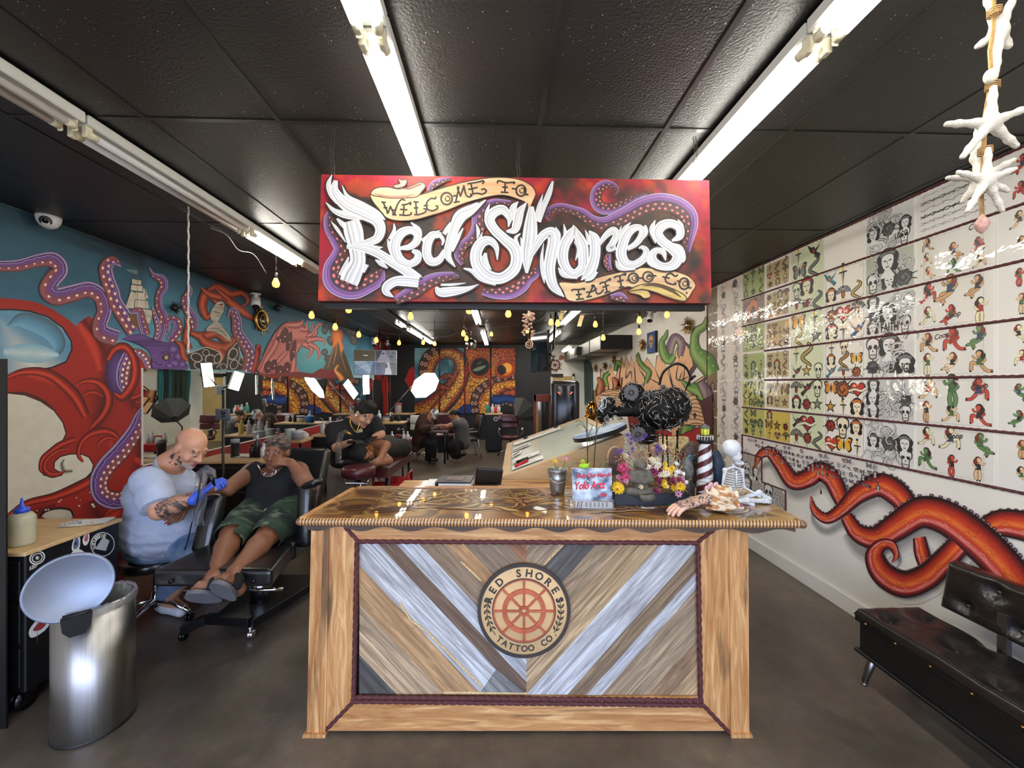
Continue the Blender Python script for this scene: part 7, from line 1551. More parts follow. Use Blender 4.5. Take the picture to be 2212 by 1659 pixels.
# ---------------------------------------------------------------- bald man in pale blue tee
def man():
 t=thing('person','bald bearded person in a pale blue tee, leaning over the tattoo, seated on rolling stool','person',W(-2.62,2.98,0))
 sk=C(206,152,122)
 hc=at_d(411,966,2.86);hf=V(RT)*.86-FW*.18-V((0,0,.62));hu=RT*.55-FW*.1+V((0,0,.8))
 nk=at_d(368,1003,2.88);chest=at_d(352,1062,2.94);belly=at_d(358,1135,2.94);pel=W(-2.63,3.0,.57)
 shN,elN,wrN=at_d(326,1040,2.7),at_d(345,1104,2.6),at_d(432,1068,2.62);haN=(at_d(452,1052,2.63)-wrN)
 shF,elF,wrF=at_d(372,1025,3.14),at_d(425,1110,3.1),at_d(440,1066,2.92)
 kN,aN,kF,aF=at_d(436,1192,2.78),W(-2.64,3.05,.1),at_d(462,1150,3.2),W(-2.5,3.3,.1)
 s=SDF(.0065,.03)
 P,Rm=add_head(s,hc,hf,hu,1.1,(0,1,0),beard=3)
 s.cap(hc-hu.normalized()*.07-hf.normalized()*.04,nk,.066,.08);s.cap(nk,chest,.09,.12);s.ell(chest,[.2,.2,.17],k=.05);s.ell(belly,[.24,.22,.2],k=.06);s.ell(pel,[.2,.2,.13],k=.06)
 limb(s,[chest,shN,elN],[.1,.075,.056]);limb(s,[elN,elN.lerp(wrN,.4),wrN],[.054,.054,.032],2)
 limb(s,[chest,shF,elF],[.1,.07,.052]);limb(s,[elF,elF.lerp(wrF,.4),wrF],[.05,.048,.032],2)
 add_hand(s,wrN,haN,FW*.3-V((0,0,1)),1,1.05,.85,0);add_hand(s,wrF,at_d(462,1056,2.9)-wrF,RT*.3-V((0,0,1)),-1,.9,.8,0)
 for k_,a_ in((kN,aN),(kF,aF)):limb(s,[pel,k_,a_],[.11,.075,.05]);s.cap(a_,a_+RT*.16-FW*.05-V((0,0,.04)),.045,.035)
 body=s.mesh({0:sk,1:C(176,110,96),2:ink(sk,C(84,70,66),.5,26),3:lambda p:mixc(C(150,132,120),C(206,196,186),fbm(p[0]*60,p[2]*60)),4:C(120,92,76)})
 nt=P(.07,-.03,-.1)
 for i,p in enumerate(body.v):
  q=V(p);l=q-hc;f_,u_=l.dot(hf.normalized()),l.dot(hu.normalized())
  if u_>-.05 and f_<-.03 and u_<.045 and l.length<.14:body.c[i]=mixc(sk,C(120,96,82),.6)
  if(q-at_d(378,994,2.8)).length<.05 and fbm(p[0]*50,p[2]*50,2)>.56:body.c[i]=C(70,60,58)
 pt(t,'body',body,M_skin)
 eyes(t,P,1.1,C(60,44,34),(0,0,-.5))
 g=SDF(.008,.04);blu=C(174,184,206)
 g.cap(nk,chest,.095,.14);g.ell(chest,[.225,.225,.19],k=.06);g.ell(belly,[.262,.242,.24],k=.07);g.ell(pel+V((-.01,0,.05)),[.235,.235,.1],k=.06)
 g.chain([chest,shN,shN.lerp(elN,.55),elN+V((0,0,.01))],[.13,.105,.1,.098],k=.03);g.chain([chest,shF,elF],[.12,.1,.09],k=.03)
 dn=(elN-shN).normalized()
 tee=g.mesh(cut=[(nk+(nk-chest).normalized()*.01,(hc-nk),.2),(elN-dn*.03,dn,.17),(pel-V((0,0,.075)),V((0,0,-1)))])
 for i,p in enumerate(tee.v):
  w_=sin(p[2]*70+fbm(p[0]*9,p[2]*9)*9+p[0]*18)*max(0,1-(p[2]-.5)*3)*.007+(fbm(p[0]*8,p[2]*13+p[1]*7)-.5)*.02;v=V(p);d=(v-V((belly.x,belly.y,p[2])));d=d.normalized()if d.length>.05 else d;v+=d*w_;tee.v[i]=tuple(v)
  tee.c[i]=blu
 pt(t,'tee_shirt',tee,M_cloth)
 q=SDF(.009,.03);q.ell(pel-V((0,0,.02)),[.225,.225,.13],k=.05)
 for k_,a_ in((kN,aN),(kF,aF)):q.chain([pel,k_,a_+V((0,0,.05))],[.13,.092,.075],k=.03)
 q=q.mesh();q.c=[mixc(C(74,100,140),C(140,162,190),max(0,min(1,fbm(p[0]*9,p[2]*9+p[1]*5)*1.8-.4)))for p in q.v];pt(t,'jeans',q,M_cloth)
 for w_,d_,n_,th in((wrN,haN,FW*.3-V((0,0,1)),1),(wrF,at_d(462,1056,2.9)-wrF,RT*.3-V((0,0,1)),-1)):
  q=SDF(.004,.012);q.cap(w_-d_.normalized()*.045,w_,.04,.037,k=.01);add_hand(q,w_,d_,n_,th,1.18 if w_ is wrN else 1.0,.85);q=q.mesh();q.c=[C(66,96,206)]*len(q.v);pt(t,'blue_glove',q,mat('nitrile_glove',attr=True,rough=.4,var=.06,bump=.2,bscale=60))
 for a_ in(aN,aF):
  q=SDF(.006,.02);e=(RT*.9-FW*.35).normalized();q.cap(a_-V((0,0,.05))-e*.05,a_-V((0,0,.055))+e*.17,.05,.038);q.cap(a_,a_-V((0,0,.05)),.052,.05);q=q.mesh(cut=[(V((0,0,.004)),V((0,0,-1)))]);q.c=[C(214,216,222)]*len(q.v);pt(t,'white_shoe',q,M_cloth)
 return t
man()
def machine():
 t=thing('tattoo_machine','tattoo machine in a clear plastic sleeve held in the blue glove','tattoo machine',at_d(452,1030,2.62))
 mb=MB();mb.tube([at_d(*q,2.6)for q in[(432,1052),(437,1022),(446,1014),(456,1020),(460,1034)]],[.03,.034,.03,.028,.02],12);pt(t,'plastic_sleeve',mb,mat('thin_plastic',(235,238,240),.12,trans=.9,alpha=.45,var=0,bump=.6,bscale=40))
 mb=MB();mb.tube([at_d(*q,2.59)for q in[(452,1022),(458,1034),(464,1050)]],[.014,.013,.005],10);pt(t,'grip',mb,M_blkg)
 mb=MB();mb.grid(lambda u,v:at_d(418+u*26+4*sin(v*6),1055+v*80,2.585+.012*sin(u*7+v*5)),8,16);pt(t,'sleeve_bag',mb,_M['thin_plastic'])
 mb=MB();mb.tube(spline([tuple(at_d(*q))for q in[(436,1024,2.59),(424,1090,2.58),(412,1140,2.6),(405,1170,2.65),(395,1196,2.75)]],6),.004,6);pt(t,'cord',mb,M_blk)
machine()
# ---------------------------------------------------------------- woman in the client chair
def woman():
 t=thing('person','person in black sleeveless top and green tie-dye leggings reclining, chin on hand','person',W(-1.8,3.05,.7))
 sk=C(122,80,58);sc=.98
 hc=at_d(598,976,3.02);hf=(-FW*1.0+RT*.12-V((0,0,.12)));hu=V((0,0,1))+RT*.1
 nk=at_d(596,1008,3.08);chest=at_d(594,1050,3.07);waist=at_d(592,1095,3.06);pel=W(-1.78,3.02,.80)
 shL,elL,wrL=at_d(543,1020,3.06),at_d(492,1056,2.84),at_d(402,1094,2.78)
 shR,elR,wrR=at_d(645,1018,3.05),at_d(667,1052,2.80),at_d(628,999,2.86)
 hpL,hpR=W(-1.90,2.98,.79),W(-1.67,2.98,.79);kL,kR=at_d(502,1152,2.62),at_d(580,1155,2.60);aL,aR=at_d(462,1248,2.2),at_d(508,1236,2.22)
 s=SDF(.0065,.025);P,Rm=add_head(s,hc,hf,hu,sc)
 s.cap(hc-V((0,0,.07))+FW*.02,nk,.05,.052);s.cap(nk,chest,.07,.1);s.ell(chest,[.16,.115,.12],k=.05);s.ell(waist,[.175,.14,.13],k=.05);s.ell(pel,[.2,.16,.12],k=.05)
 limb(s,[chest.lerp(shL,.5),shL,elL],[.085,.066,.05]);limb(s,[elL,elL.lerp(wrL,.35),wrL],[.05,.047,.028])
 limb(s,[chest.lerp(shR,.5),shR,elR],[.085,.066,.052]);limb(s,[elR,elR.lerp(wrR,.35),wrR],[.052,.048,.029])
 add_hand(s,wrL,at_d(376,1116,2.77)-wrL,-FW+V((0,0,.2)),-1,.95,.3,0,tc=5)
 add_hand(s,wrR,at_d(606,997,2.84)-wrR,FW*.55-V((0,0,.75)),-1,.92,.55,0,tc=6)
 for h_,k_,a_ in((hpL,kL,aL),(hpR,kR,aR)):limb(s,[h_,k_],[.115,.07]);limb(s,[k_,k_.lerp(a_,.35),a_],[.068,.064,.038]);
 feet=[(aL,at_d(452,1272,2.17),at_d(432,1270,2.10)),(aR,at_d(497,1258,2.17),at_d(488,1256,2.1))]
 toe=[(at_d(479,1274,2.19),at_d(433,1268,2.14)),(at_d(514,1272,2.19),at_d(487,1250,2.14))]
 for(a_,_,_),(h_,tt)in zip(feet,toe):
  s.cap(a_,h_,.04,.036);s.cap(h_,tt,.036,.032,k=.02);d=(tt-h_).normalized();x=d.cross(FW).normalized()
  for j in range(5):s.cap(tt+x*(.026-.013*j)*1.0,tt+x*(.03-.015*j)+d*(.032-.004*j)-FW*.006,.0095,.0085,tagc=5 if j==-1 else 0,k=.004)
 body=s.mesh({0:sk,1:C(126,70,62),2:sk,3:sk,4:C(30,20,16),5:C(140,40,40),6:C(190,170,160)})
 pt(t,'body',body,M_skin);eyes(t,P,sc,C(40,24,16))
 h=SDF(.005,.02);hr=C(40,32,30)
 x,f,u=basis(hf,hu)
 h.ell(P(0,-.018,.045),[.083*sc,.099*sc,.09*sc],Rm);h.ell(P(0,-.05,-.01),[.078*sc,.07*sc,.08*sc],Rm)
 for k in range(9):
  a=-1.2+k*.3;h.chain([P(.075*sin(a),.062*cos(a*.6),.075+.02*cos(a)),P(.08*sin(a)*.9,-.0,.125-.03*abs(sin(a))),P(.07*sin(a),-.075,.09-.03*abs(sin(a)))],[.009,.011,.01],k=.003)
 h=h.mesh(cut=[(P(0,.068,.05),f-u*.55),(P(0,0,-.035),-u+f*.3)]);h.c=[mixc(hr,C(128,104,96),max(0,min(1,(fbm(p[0]*70,p[2]*70)-.4)*2.2)))for p in h.v];pt(t,'braided_hair',h,M_hair)
 g=SDF(.007,.03);g.cap(nk-V((0,0,.05)),chest,.1,.12);g.ell(chest,[.178,.128,.125],k=.05)
 for d in(-1,1):g.ell(chest+RT*d*.075-FW*.07-V((0,0,.03)),[.085,.075,.08],k=.04);
 g.ell(waist,[.198,.16,.15],k=.06);g.ell(pel+V((0,0,.06)),[.205,.17,.09],k=.05);g.cap(chest.lerp(shL,.4),shL+V((0,0,.004)),.1,.085);g.cap(chest.lerp(shR,.4),shR+V((0,0,.004)),.1,.085)
 dl,dr=(shL-chest),(shR-chest);top=g.mesh(cut=[(shL+dl.normalized()*.025,dl,.16),(shR+dr.normalized()*.025,dr,.16),(nk-V((0,0,.02))-FW*.03,V((0,0,1))-FW*.6,.088)]);top.c=[C(16,16,18)]*len(top.v);tp=pt(t,'black_top',top,M_cloth)
 mb=MB();nc=at_d(594,1024,2.93);mb.tube(spline([tuple(at_d(*q))for q in[(557,1006,2.98),(564,1016,2.95),(578,1022,2.92),(590,1023,2.915)]],6),.006,6);mb.tube(spline([tuple(at_d(*q))for q in[(588,1014,2.92),(596,1016,2.91),(594,1024,2.905),(582,1029,2.9),(570,1027,2.9),(574,1021,2.905)]],6,False),.0045,6);spt(tp,'silver_neck_trim',mb,M_chrome)
 q=SDF(.008,.03);q.ell(pel-V((0,0,.02)),[.225,.185,.13],k=.05)
 for h_,k_,a_ in((hpL,kL,aL),(hpR,kR,aR)):q.chain([h_,h_.lerp(k_,.5),k_,k_.lerp(a_,.2)],[.135,.12,.092,.085],k=.03)
 cl=[]
 for k_,a_ in((kL,aL),(kR,aR)):d=(a_-k_).normalized();cl.append((k_+d*.055,d))
 q=q.mesh();keep=[]
 def past(p):return min(((V(p)-a).dot(n)for a,n in cl if(V(p)-a).length<.2),default=-1)>0
 bad=[past(p)for p in q.v];q.f=[f_ for f_ in q.f if not any(bad[i]for i in f_)];q.sm=[True]*len(q.f)
 def dye(p):
  n=fbm(p[0]*7+p[2]*3,p[1]*9+p[2]*6);m_=fbm(p[0]*14+9,p[1]*20+p[2]*22);c=mixc(C(12,24,22),C(46,72,54),max(0,min(1,n*2.4-.7)));return mixc(c,C(120,130,112),max(0,min(.6,(m_-.58)*3)))
 q.c=[dye(p)for p in q.v];pt(t,'tie_dye_leggings',q,M_cloth)
 for i,(h_,tt)in enumerate(toe):
  d=(tt-h_).normalized();n=(-FW*.85-V((0,0,.5)));n=(n-d*n.dot(d)).normalized();x=d.cross(n);L=(tt-h_).length
  Mx=Matrix((d,x,n)).transposed().to_4x4();Mx.translation=h_.lerp(tt,.55)+n*.036
  out=[(L*.55*cos(a)*1.55+.01,.05*sin(a)*(1+.18*cos(a)))for a in[k*pi/14 for k in range(28)]]
  sd=MB();sd.prism(out,.022,Mx);o=pt(t,'slide_sole',sd,mat('grey_rubber',(88,88,94),.7,var=.15,scale=30))
  sd=MB();st=h_.lerp(tt,.55);sd.tube([st+x*.056*cos(a)-n*.055*sin(a)+n*.02 for a in[k*pi/12 for k in range(-1,14)]],.024,10);pt(t,'fur_strap',sd,mat('black_fur',(18,16,16),.95,bump=1,bscale=160))
 mb=MB();c=at_d(560,1103,2.84);mb.box(c,(.15,.075,.012),(.35,-.06,.03),bevel=.006,seg=2);solo('phone',mb,mat('pale_phone',(140,142,132),.3),'pale phone lying on the reclining person\'s lap','phone')
woman()
# ---------------------------------------------------------------- tattooist in the black tee, standing
def standing():
 t=thing('person','person in black tee, gold chain and black gloves bending over the lying client','person',W(-1.62,4.3,0))
 sk=C(196,148,116);D=4.2
 hc=at_d(787,894,4.1);hf=-FW*.45+RT*.62-V((0,0,.55));hu=V((0,0,.85))+RT*.45-FW*.2
 nk=at_d(765,908,4.2);chest=at_d(762,934,4.22);waist=at_d(750,978,4.3);pel=at_d(748,1010,4.32)
 shN,elN,wrN=at_d(722,930,4.14),at_d(728,967,4.02),at_d(756,955,3.9);shF,elF,wrF=at_d(806,915,4.28),at_d(822,938,4.2),at_d(808,944,4.12)
 s=SDF(.009,.025);P,Rm=add_head(s,hc,hf,hu,1.02)
 s.cap(hc-hu.normalized()*.07,nk,.055,.06);s.cap(nk,chest,.07,.11);s.ell(chest,[.17,.12,.14],k=.05);s.ell(waist,[.15,.11,.15],k=.05);s.ell(pel,[.16,.12,.12],k=.05)
 limb(s,[chest,shN,elN,wrN],[.1,.062,.046,.03]);limb(s,[chest,shF,elF,wrF],[.1,.062,.046,.03])
 add_hand(s,wrN,at_d(770,952,3.86)-wrN,-V((0,0,1)),1,1,.5,7);add_hand(s,wrF,at_d(797,950,4.05)-wrF,-V((0,0,1)),-1,1,.5,7)
 for dx in(-.09,.1):limb(s,[pel+RT*dx,pel+RT*dx*1.1-V((0,0,.42)),V((0,0,.09))+RT*(pel.dot(RT)+dx*1.2)+FW*(4.34)],[.1,.07,.05])
 for dx in(-.11,.12):a=RT*(pel.dot(RT)+dx)+FW*4.34;s.cap(a+V((0,0,.05)),a-FW*.15+V((0,0,.04)),.045,.04,7)
 b=s.mesh({0:sk,1:C(160,100,86),7:C(22,22,24),4:C(30,22,18)});pt(t,'body',b,M_skin);eyes(t,P,1.02,C(30,20,14),(0,0,-.5))
 h=SDF(.007,.02);x,f,u=basis(hf,hu);h.ell(P(0,-.01,.055),[.086,.105,.088],Rm);h.ell(P(0,-.05,.0),[.078,.07,.08],Rm)
 for k in range(9):a=k*2.4;h.ell(P(.04*cos(a),.04*sin(a)+.02,.125+.005*sin(k)),.022,k=.03)
 h=h.mesh(cut=[(P(0,.075,.06),f-u*.9),(P(0,0,-.04),-u)]);h.c=[C(18,15,14)]*len(h.v);pt(t,'short_hair',h,M_hair)
 g=SDF(.009,.03);g.cap(nk-V((0,0,.03)),chest,.085,.13);g.ell(chest,[.19,.14,.155],k=.05);g.ell(waist,[.175,.135,.17],k=.05);g.ell(pel+V((0,0,.04)),[.18,.14,.09],k=.05)
 g.chain([chest,shN,shN.lerp(elN,.6)],[.12,.085,.08]);g.chain([chest,shF,shF.lerp(elF,.6)],[.12,.085,.08]);g=g.mesh();g.c=[C(18,18,20)]*len(g.v);bt=pt(t,'black_tee',g,M_cloth)
 g=SDF(.01,.03);g.ell(pel-V((0,0,.02)),[.185,.145,.13],k=.05)
 for dx in(-.09,.1):g.chain([pel+RT*dx,pel+RT*dx*1.1-V((0,0,.42)),V((0,0,.12))+RT*(pel.dot(RT)+dx*1.2)+FW*4.34],[.12,.1,.09])
 g=g.mesh();g.c=[C(150,142,128)]*len(g.v);pt(t,'grey_trousers',g,M_cloth)
 mb=MB();mb.tube(spline([tuple(at_d(*q))for q in[(757,896,4.1),(757,915,4.06),(764,928,4.04),(770,932,4.03),(776,918,4.05),(781,908,4.06)]],6),.006,6);pt(t,'gold_chain',mb,mat('gold_chain_metal',(214,176,96),.25,1.0))
 Pn=Paint(lambda x_,y_:at_d(x_,y_,4.045-.0012*(x_-775)),-FW);vs,fs=text_geo('ufe',14,.03,shear=.3);Pn.mb.add([Pn._p((776+v.x*.8,934-v.y*.9-v.x*.1))for v in vs],fs,None,False,C(206,190,140));spt(bt,'shirt_lettering',Pn.mb,M_paper)
 mb=MB();mb.ell(P(.085,.0,-.02),.012,col=C(240,240,240));pt(t,'earbud',mb,M_eye)
 t2=thing('tattoo_machine','tattoo machine in clear sleeve hanging from the black-gloved hand','tattoo machine',at_d(748,945,3.85));mb=MB();mb.tube([at_d(*q,3.85)for q in[(731,1000),(731,965),(736,938),(746,931),(757,937)]],[.028,.03,.026,.02,.012],10);pt(t2,'plastic_sleeve',mb,_M['thin_plastic']);mb=MB();mb.cyl(at_d(745,932,3.84),at_d(760,939,3.84),.012,.007);pt(t2,'grip',mb,mat('gold_grip',(190,150,70),.3,1.0))
standing()
# ---------------------------------------------------------------- client lying on the maroon table
def lying():
 t=thing('person','person lying curled on the maroon table, dark hair, tan shirt, arm over the face','person',at_d(800,985,4.4))
 sk=C(150,100,72);hc=at_d(783,981,4.02);hf=RT*.75-FW*.25-V((0,0,.5));hu=-FW*.9-RT*.1+V((0,0,.1))
 s=SDF(.009,.025);P,Rm=add_head(s,hc,hf,hu,1.0)
 nk=at_d(790,970,4.2);ch=at_d(800,965,4.42);pel=at_d(838,968,4.9)
 s.cap(hc+FW*.06,nk,.055,.06);s.cap(nk,ch,.08,.13);s.ell(ch,[.15,.18,.14],k=.05);s.cap(ch,pel,.13,.14);
 shU,elU,wrU=at_d(790,952,4.28),at_d(834,962,4.12),at_d(822,990,3.98);limb(s,[ch,shU,elU,wrU],[.1,.06,.045,.03]);add_hand(s,wrU,at_d(808,1002,3.92)-wrU,-RT-V((0,0,.3)),1,1,.8)
 e2,w2=at_d(838,995,4.05),at_d(815,1000,3.95);limb(s,[ch,e2,w2],[.08,.045,.032])
 for o,kx,ky,ax,ay in((0,872,966,868,985),(.02,862,972,862,980)):limb(s,[pel,at_d(kx,ky,5.05),at_d(ax,ay,5.3)],[.12,.075,.05]);s.cap(at_d(ax,ay,5.3),at_d(ax+14,ay-6,5.32),.045,.04,2)
 b=s.mesh({0:sk,1:C(130,70,60),2:C(24,24,26),4:C(30,20,16)});pt(t,'body',b,M_skin)
 h=SDF(.008,.02);x,f,u=basis(hf,hu);h.ell(P(0,-.015,.045),[.085,.102,.092],Rm);h.ell(P(0,-.05,0),[.08,.075,.08],Rm);h=h.mesh(cut=[(P(0,.06,.05),f-u*.7)]);h.c=[C(20,16,15)]*len(h.v);pt(t,'hair',h,M_hair)
 g=SDF(.01,.03);g.cap(nk,ch,.1,.155);g.ell(ch,[.165,.19,.155],k=.05);g.cap(ch,pel,.148,.155);g.cap(ch,shU,.12,.085);g=g.mesh();g.c=[C(166,116,50)if(V(p)-CAM).dot(FW)<4.34 else C(44,40,36)for p in g.v];pt(t,'tan_shirt',g,M_cloth)
 g=SDF(.011,.03);g.ell(pel,.16);[g.chain([pel,at_d(a,b_,5.05),at_d(c,d,5.22)],[.14,.1,.085])for a,b_,c,d in((872,966,868,982),(862,972,862,978))];g=g.mesh();g.c=[C(40,42,36)]*len(g.v);pt(t,'dark_trousers',g,M_cloth)
lying()
def far_pair():
 t=thing('person','person in brown hoodie and white headgear bent over the far small table','person',at_d(925,960,8.9));sk=C(170,120,92)
 hc=at_d(935,896,8.85);s=SDF(.014,.03);P,Rm=add_head(s,hc,RT*.5-FW*.3-V((0,0,.9)),RT*.8+V((0,0,.5)),1.05)
 ch,pel=at_d(917,916,8.9),at_d(908,950,8.95);s.cap(hc,ch,.06,.15);s.cap(ch,pel,.16,.16);limb(s,[ch,at_d(914,928,8.7),at_d(932,925,8.6)],[.1,.06,.04]);add_hand(s,at_d(934,921,8.6),RT,-V((0,0,1)),1,1.1,.5,1)
 for dx in(0,8):limb(s,[pel,at_d(928+dx,958,8.75),at_d(926+dx,992,8.85)],[.12,.08,.05]);s.cap(at_d(926+dx,992,8.85),at_d(934+dx,993,8.7),.05,.045,1)
 pt(t,'body',s.mesh({0:sk,1:C(26,26,28),4:C(40,30,26)}),M_skin)
 g=SDF(.014,.04);g.cap(ch+V((0,0,.12)),ch,.14,.19);g.cap(ch,pel,.19,.19);g.chain([ch,at_d(914,928,8.7),at_d(929,924,8.62)],[.14,.09,.07]);g.cap(pel,at_d(898,968,8.9),.16,.1);g=g.mesh();g.c=[C(66,40,32)]*len(g.v);pt(t,'brown_hoodie',g,M_cloth)
 g=SDF(.014,.03);[g.chain([pel,at_d(928+dx,958,8.75),at_d(926+dx,990,8.85)],[.14,.1,.075])for dx in(0,8)];g=g.mesh();g.c=[C(24,24,26)]*len(g.v);pt(t,'dark_trousers',g,M_cloth)
 g=SDF(.012,.02);g.ell(P(0,-.005,.045),[.092,.11,.1],Rm);g.ell(P(0,.08,.02),[.07,.04,.05],Rm);g=g.mesh();g.c=[C(220,220,220)if fbm(p[0]*14,p[2]*14)>.4 else C(90,90,92)for p in g.v];pt(t,'white_headgear',g,M_cloth)
 t=thing('person','person in grey tee with hair bun, arm out on the far small table','person',at_d(995,960,9.0))
 hc=at_d(979,896,9.0);s=SDF(.014,.03);P,Rm=add_head(s,hc,-RT*.9-V((0,0,.3))-FW*.1,V((0,0,1)),1.0);ch,pel=at_d(996,920,9.05),at_d(1000,956,9.1);s.cap(hc,ch,.055,.13);s.cap(ch,pel,.14,.15)
 limb(s,[ch,at_d(984,914,8.85),at_d(966,921,8.8),at_d(951,919,8.75)],[.1,.06,.045,.032]);add_hand(s,at_d(951,919,8.75),-RT,-V((0,0,1)),1,1.1,.3)
 for dx in(0,8):limb(s,[pel,at_d(972+dx,962,8.9),at_d(982+dx,985,8.95)],[.13,.09,.06]);s.cap(at_d(982+dx,985,8.95),at_d(996+dx,980,8.85),.05,.045,2)
 pt(t,'body',s.mesh({0:sk,1:C(130,80,70),2:C(30,30,32),4:C(30,22,20)}),M_skin)
 g=SDF(.014,.04);g.cap(ch+V((0,0,.08)),ch,.11,.16);g.cap(ch,pel,.165,.175);g.cap(ch,at_d(983,914,8.85),.12,.085);g=g.mesh();g.c=[C(84,84,86)]*len(g.v);pt(t,'grey_tee',g,M_cloth)
 g=SDF(.014,.03);g.cap(pel,pel,.17);[g.chain([pel,at_d(972+dx,962,8.9),at_d(982+dx,983,8.95)],[.15,.11,.09])for dx in(0,8)];g=g.mesh();g.c=[C(22,22,24)]*len(g.v);pt(t,'black_trousers',g,M_cloth)
 g=SDF(.011,.02);g.ell(P(0,-.02,.035),[.084,.1,.09],Rm);g.ell(P(0,-.12,.03),[.05,.05,.05],Rm);x,f,u=basis(-RT*.9-V((0,0,.3)),V((0,0,1)));g=g.mesh(cut=[(P(0,.055,.04),f-u*.5)]);g.c=[C(22,18,17)]*len(g.v);pt(t,'tied_hair',g,M_hair)
far_pair()
# ==== things on the counter
def on_top(px,py):return at_z(px,py,DH+.0006)
T_=Matrix.Translation
M_green=mat('leaf_green',attr=True,rough=.4,var=.15);M_bone=mat('bone_white',(214,218,222),.55,var=.08,scale=30,bump=.1)
def bloom(mb,c,n,r,col,cc,tilt,layers=1,cup=.3):
 B=T_(c)@frame_to(tilt)
 for l in range(layers):
  for k in range(n):
   a=2*pi*k/n+l*.4;q=r*(1-.25*l);h=cup*r*(1+l)
   mb.add([(0,0,0),(q*.6*cos(a-.3),q*.6*sin(a-.3),h*.5),(q*cos(a),q*sin(a),h),(q*.6*cos(a+.3),q*.6*sin(a+.3),h*.5)],[(0,1,2,3)],B,True,[mixc(col,C(40,20,30),.3),col,col,col])
 mb.ell((0,0,r*.12),(r*.28,r*.28,r*.16),seg=8,rings=5,M=B,col=cc)
def leaf(mb,pts,w_,col):
 P_=spline([tuple(p)for p in pts],6);n=len(P_)
 d=(V(P_[-1])-V(P_[0]));s_=d.cross(V((0,0,1)));s_=s_.normalized()if s_.length>1e-4 else RT
 mb.add([V(p)+s_*(w_*sin(pi*(i+.3)/(n+.3))*e)+V((0,0,.003*abs(e)))for i,p in enumerate(P_)for e in(-1,0,1)],[(3*i+k,3*i+k+1,3*i+k+4,3*i+k+3)for i in range(n-1)for k in(0,1)],None,True,col)
def bucket():
 p=on_top(1204,1066);t=thing('tin_bucket','small galvanised bucket holding a yellow and a pink artificial flower','bucket',p);h=.15
 mb=MB();mb.lathe([(.001,.002),(.042,.002),(.045,.03),(.052,.09),(.055,.1),(.053,.104),(.057,.14),(.061,h),(.057,h-.002),(.05,.09),(.04,.01)],36,T_(p),cap=False);pt(t,'pail',mb,mat('galvanised_zinc',(168,172,174),.35,.9,var=.35,scale=28))
 mb=MB();mb.tube([p+V((.06*cos(a),-.02-.05*sin(a),.13-.05*sin(a)))for a in[k*pi/8 for k in range(9)]],.002,5);pt(t,'handle',mb,M_chrome)
 for x,y,c,cc in((1198,998,C(236,200,40),C(200,140,30)),(1221,992,C(232,150,170),C(220,120,140))):
  e=at_d(x,y,2.46);f=thing('artificial_flower',['yellow','pink'][x>1210]+' artificial flower standing in the tin bucket','flower',e);mb=MB();bloom(mb,e,7,.022,c,cc,(.2,-.6,.8),2);pt(f,'flower_head',mb,M_green);mb=MB();mb.cyl(p+V((0,0,.02)),e,.002,seg=6,col=C(60,120,50));leaf(mb,[e-V((0,0,.05)),e+RT*.02-V((0,0,.03))],.008,C(90,170,80));pt(f,'stem',mb,M_green)
bucket()
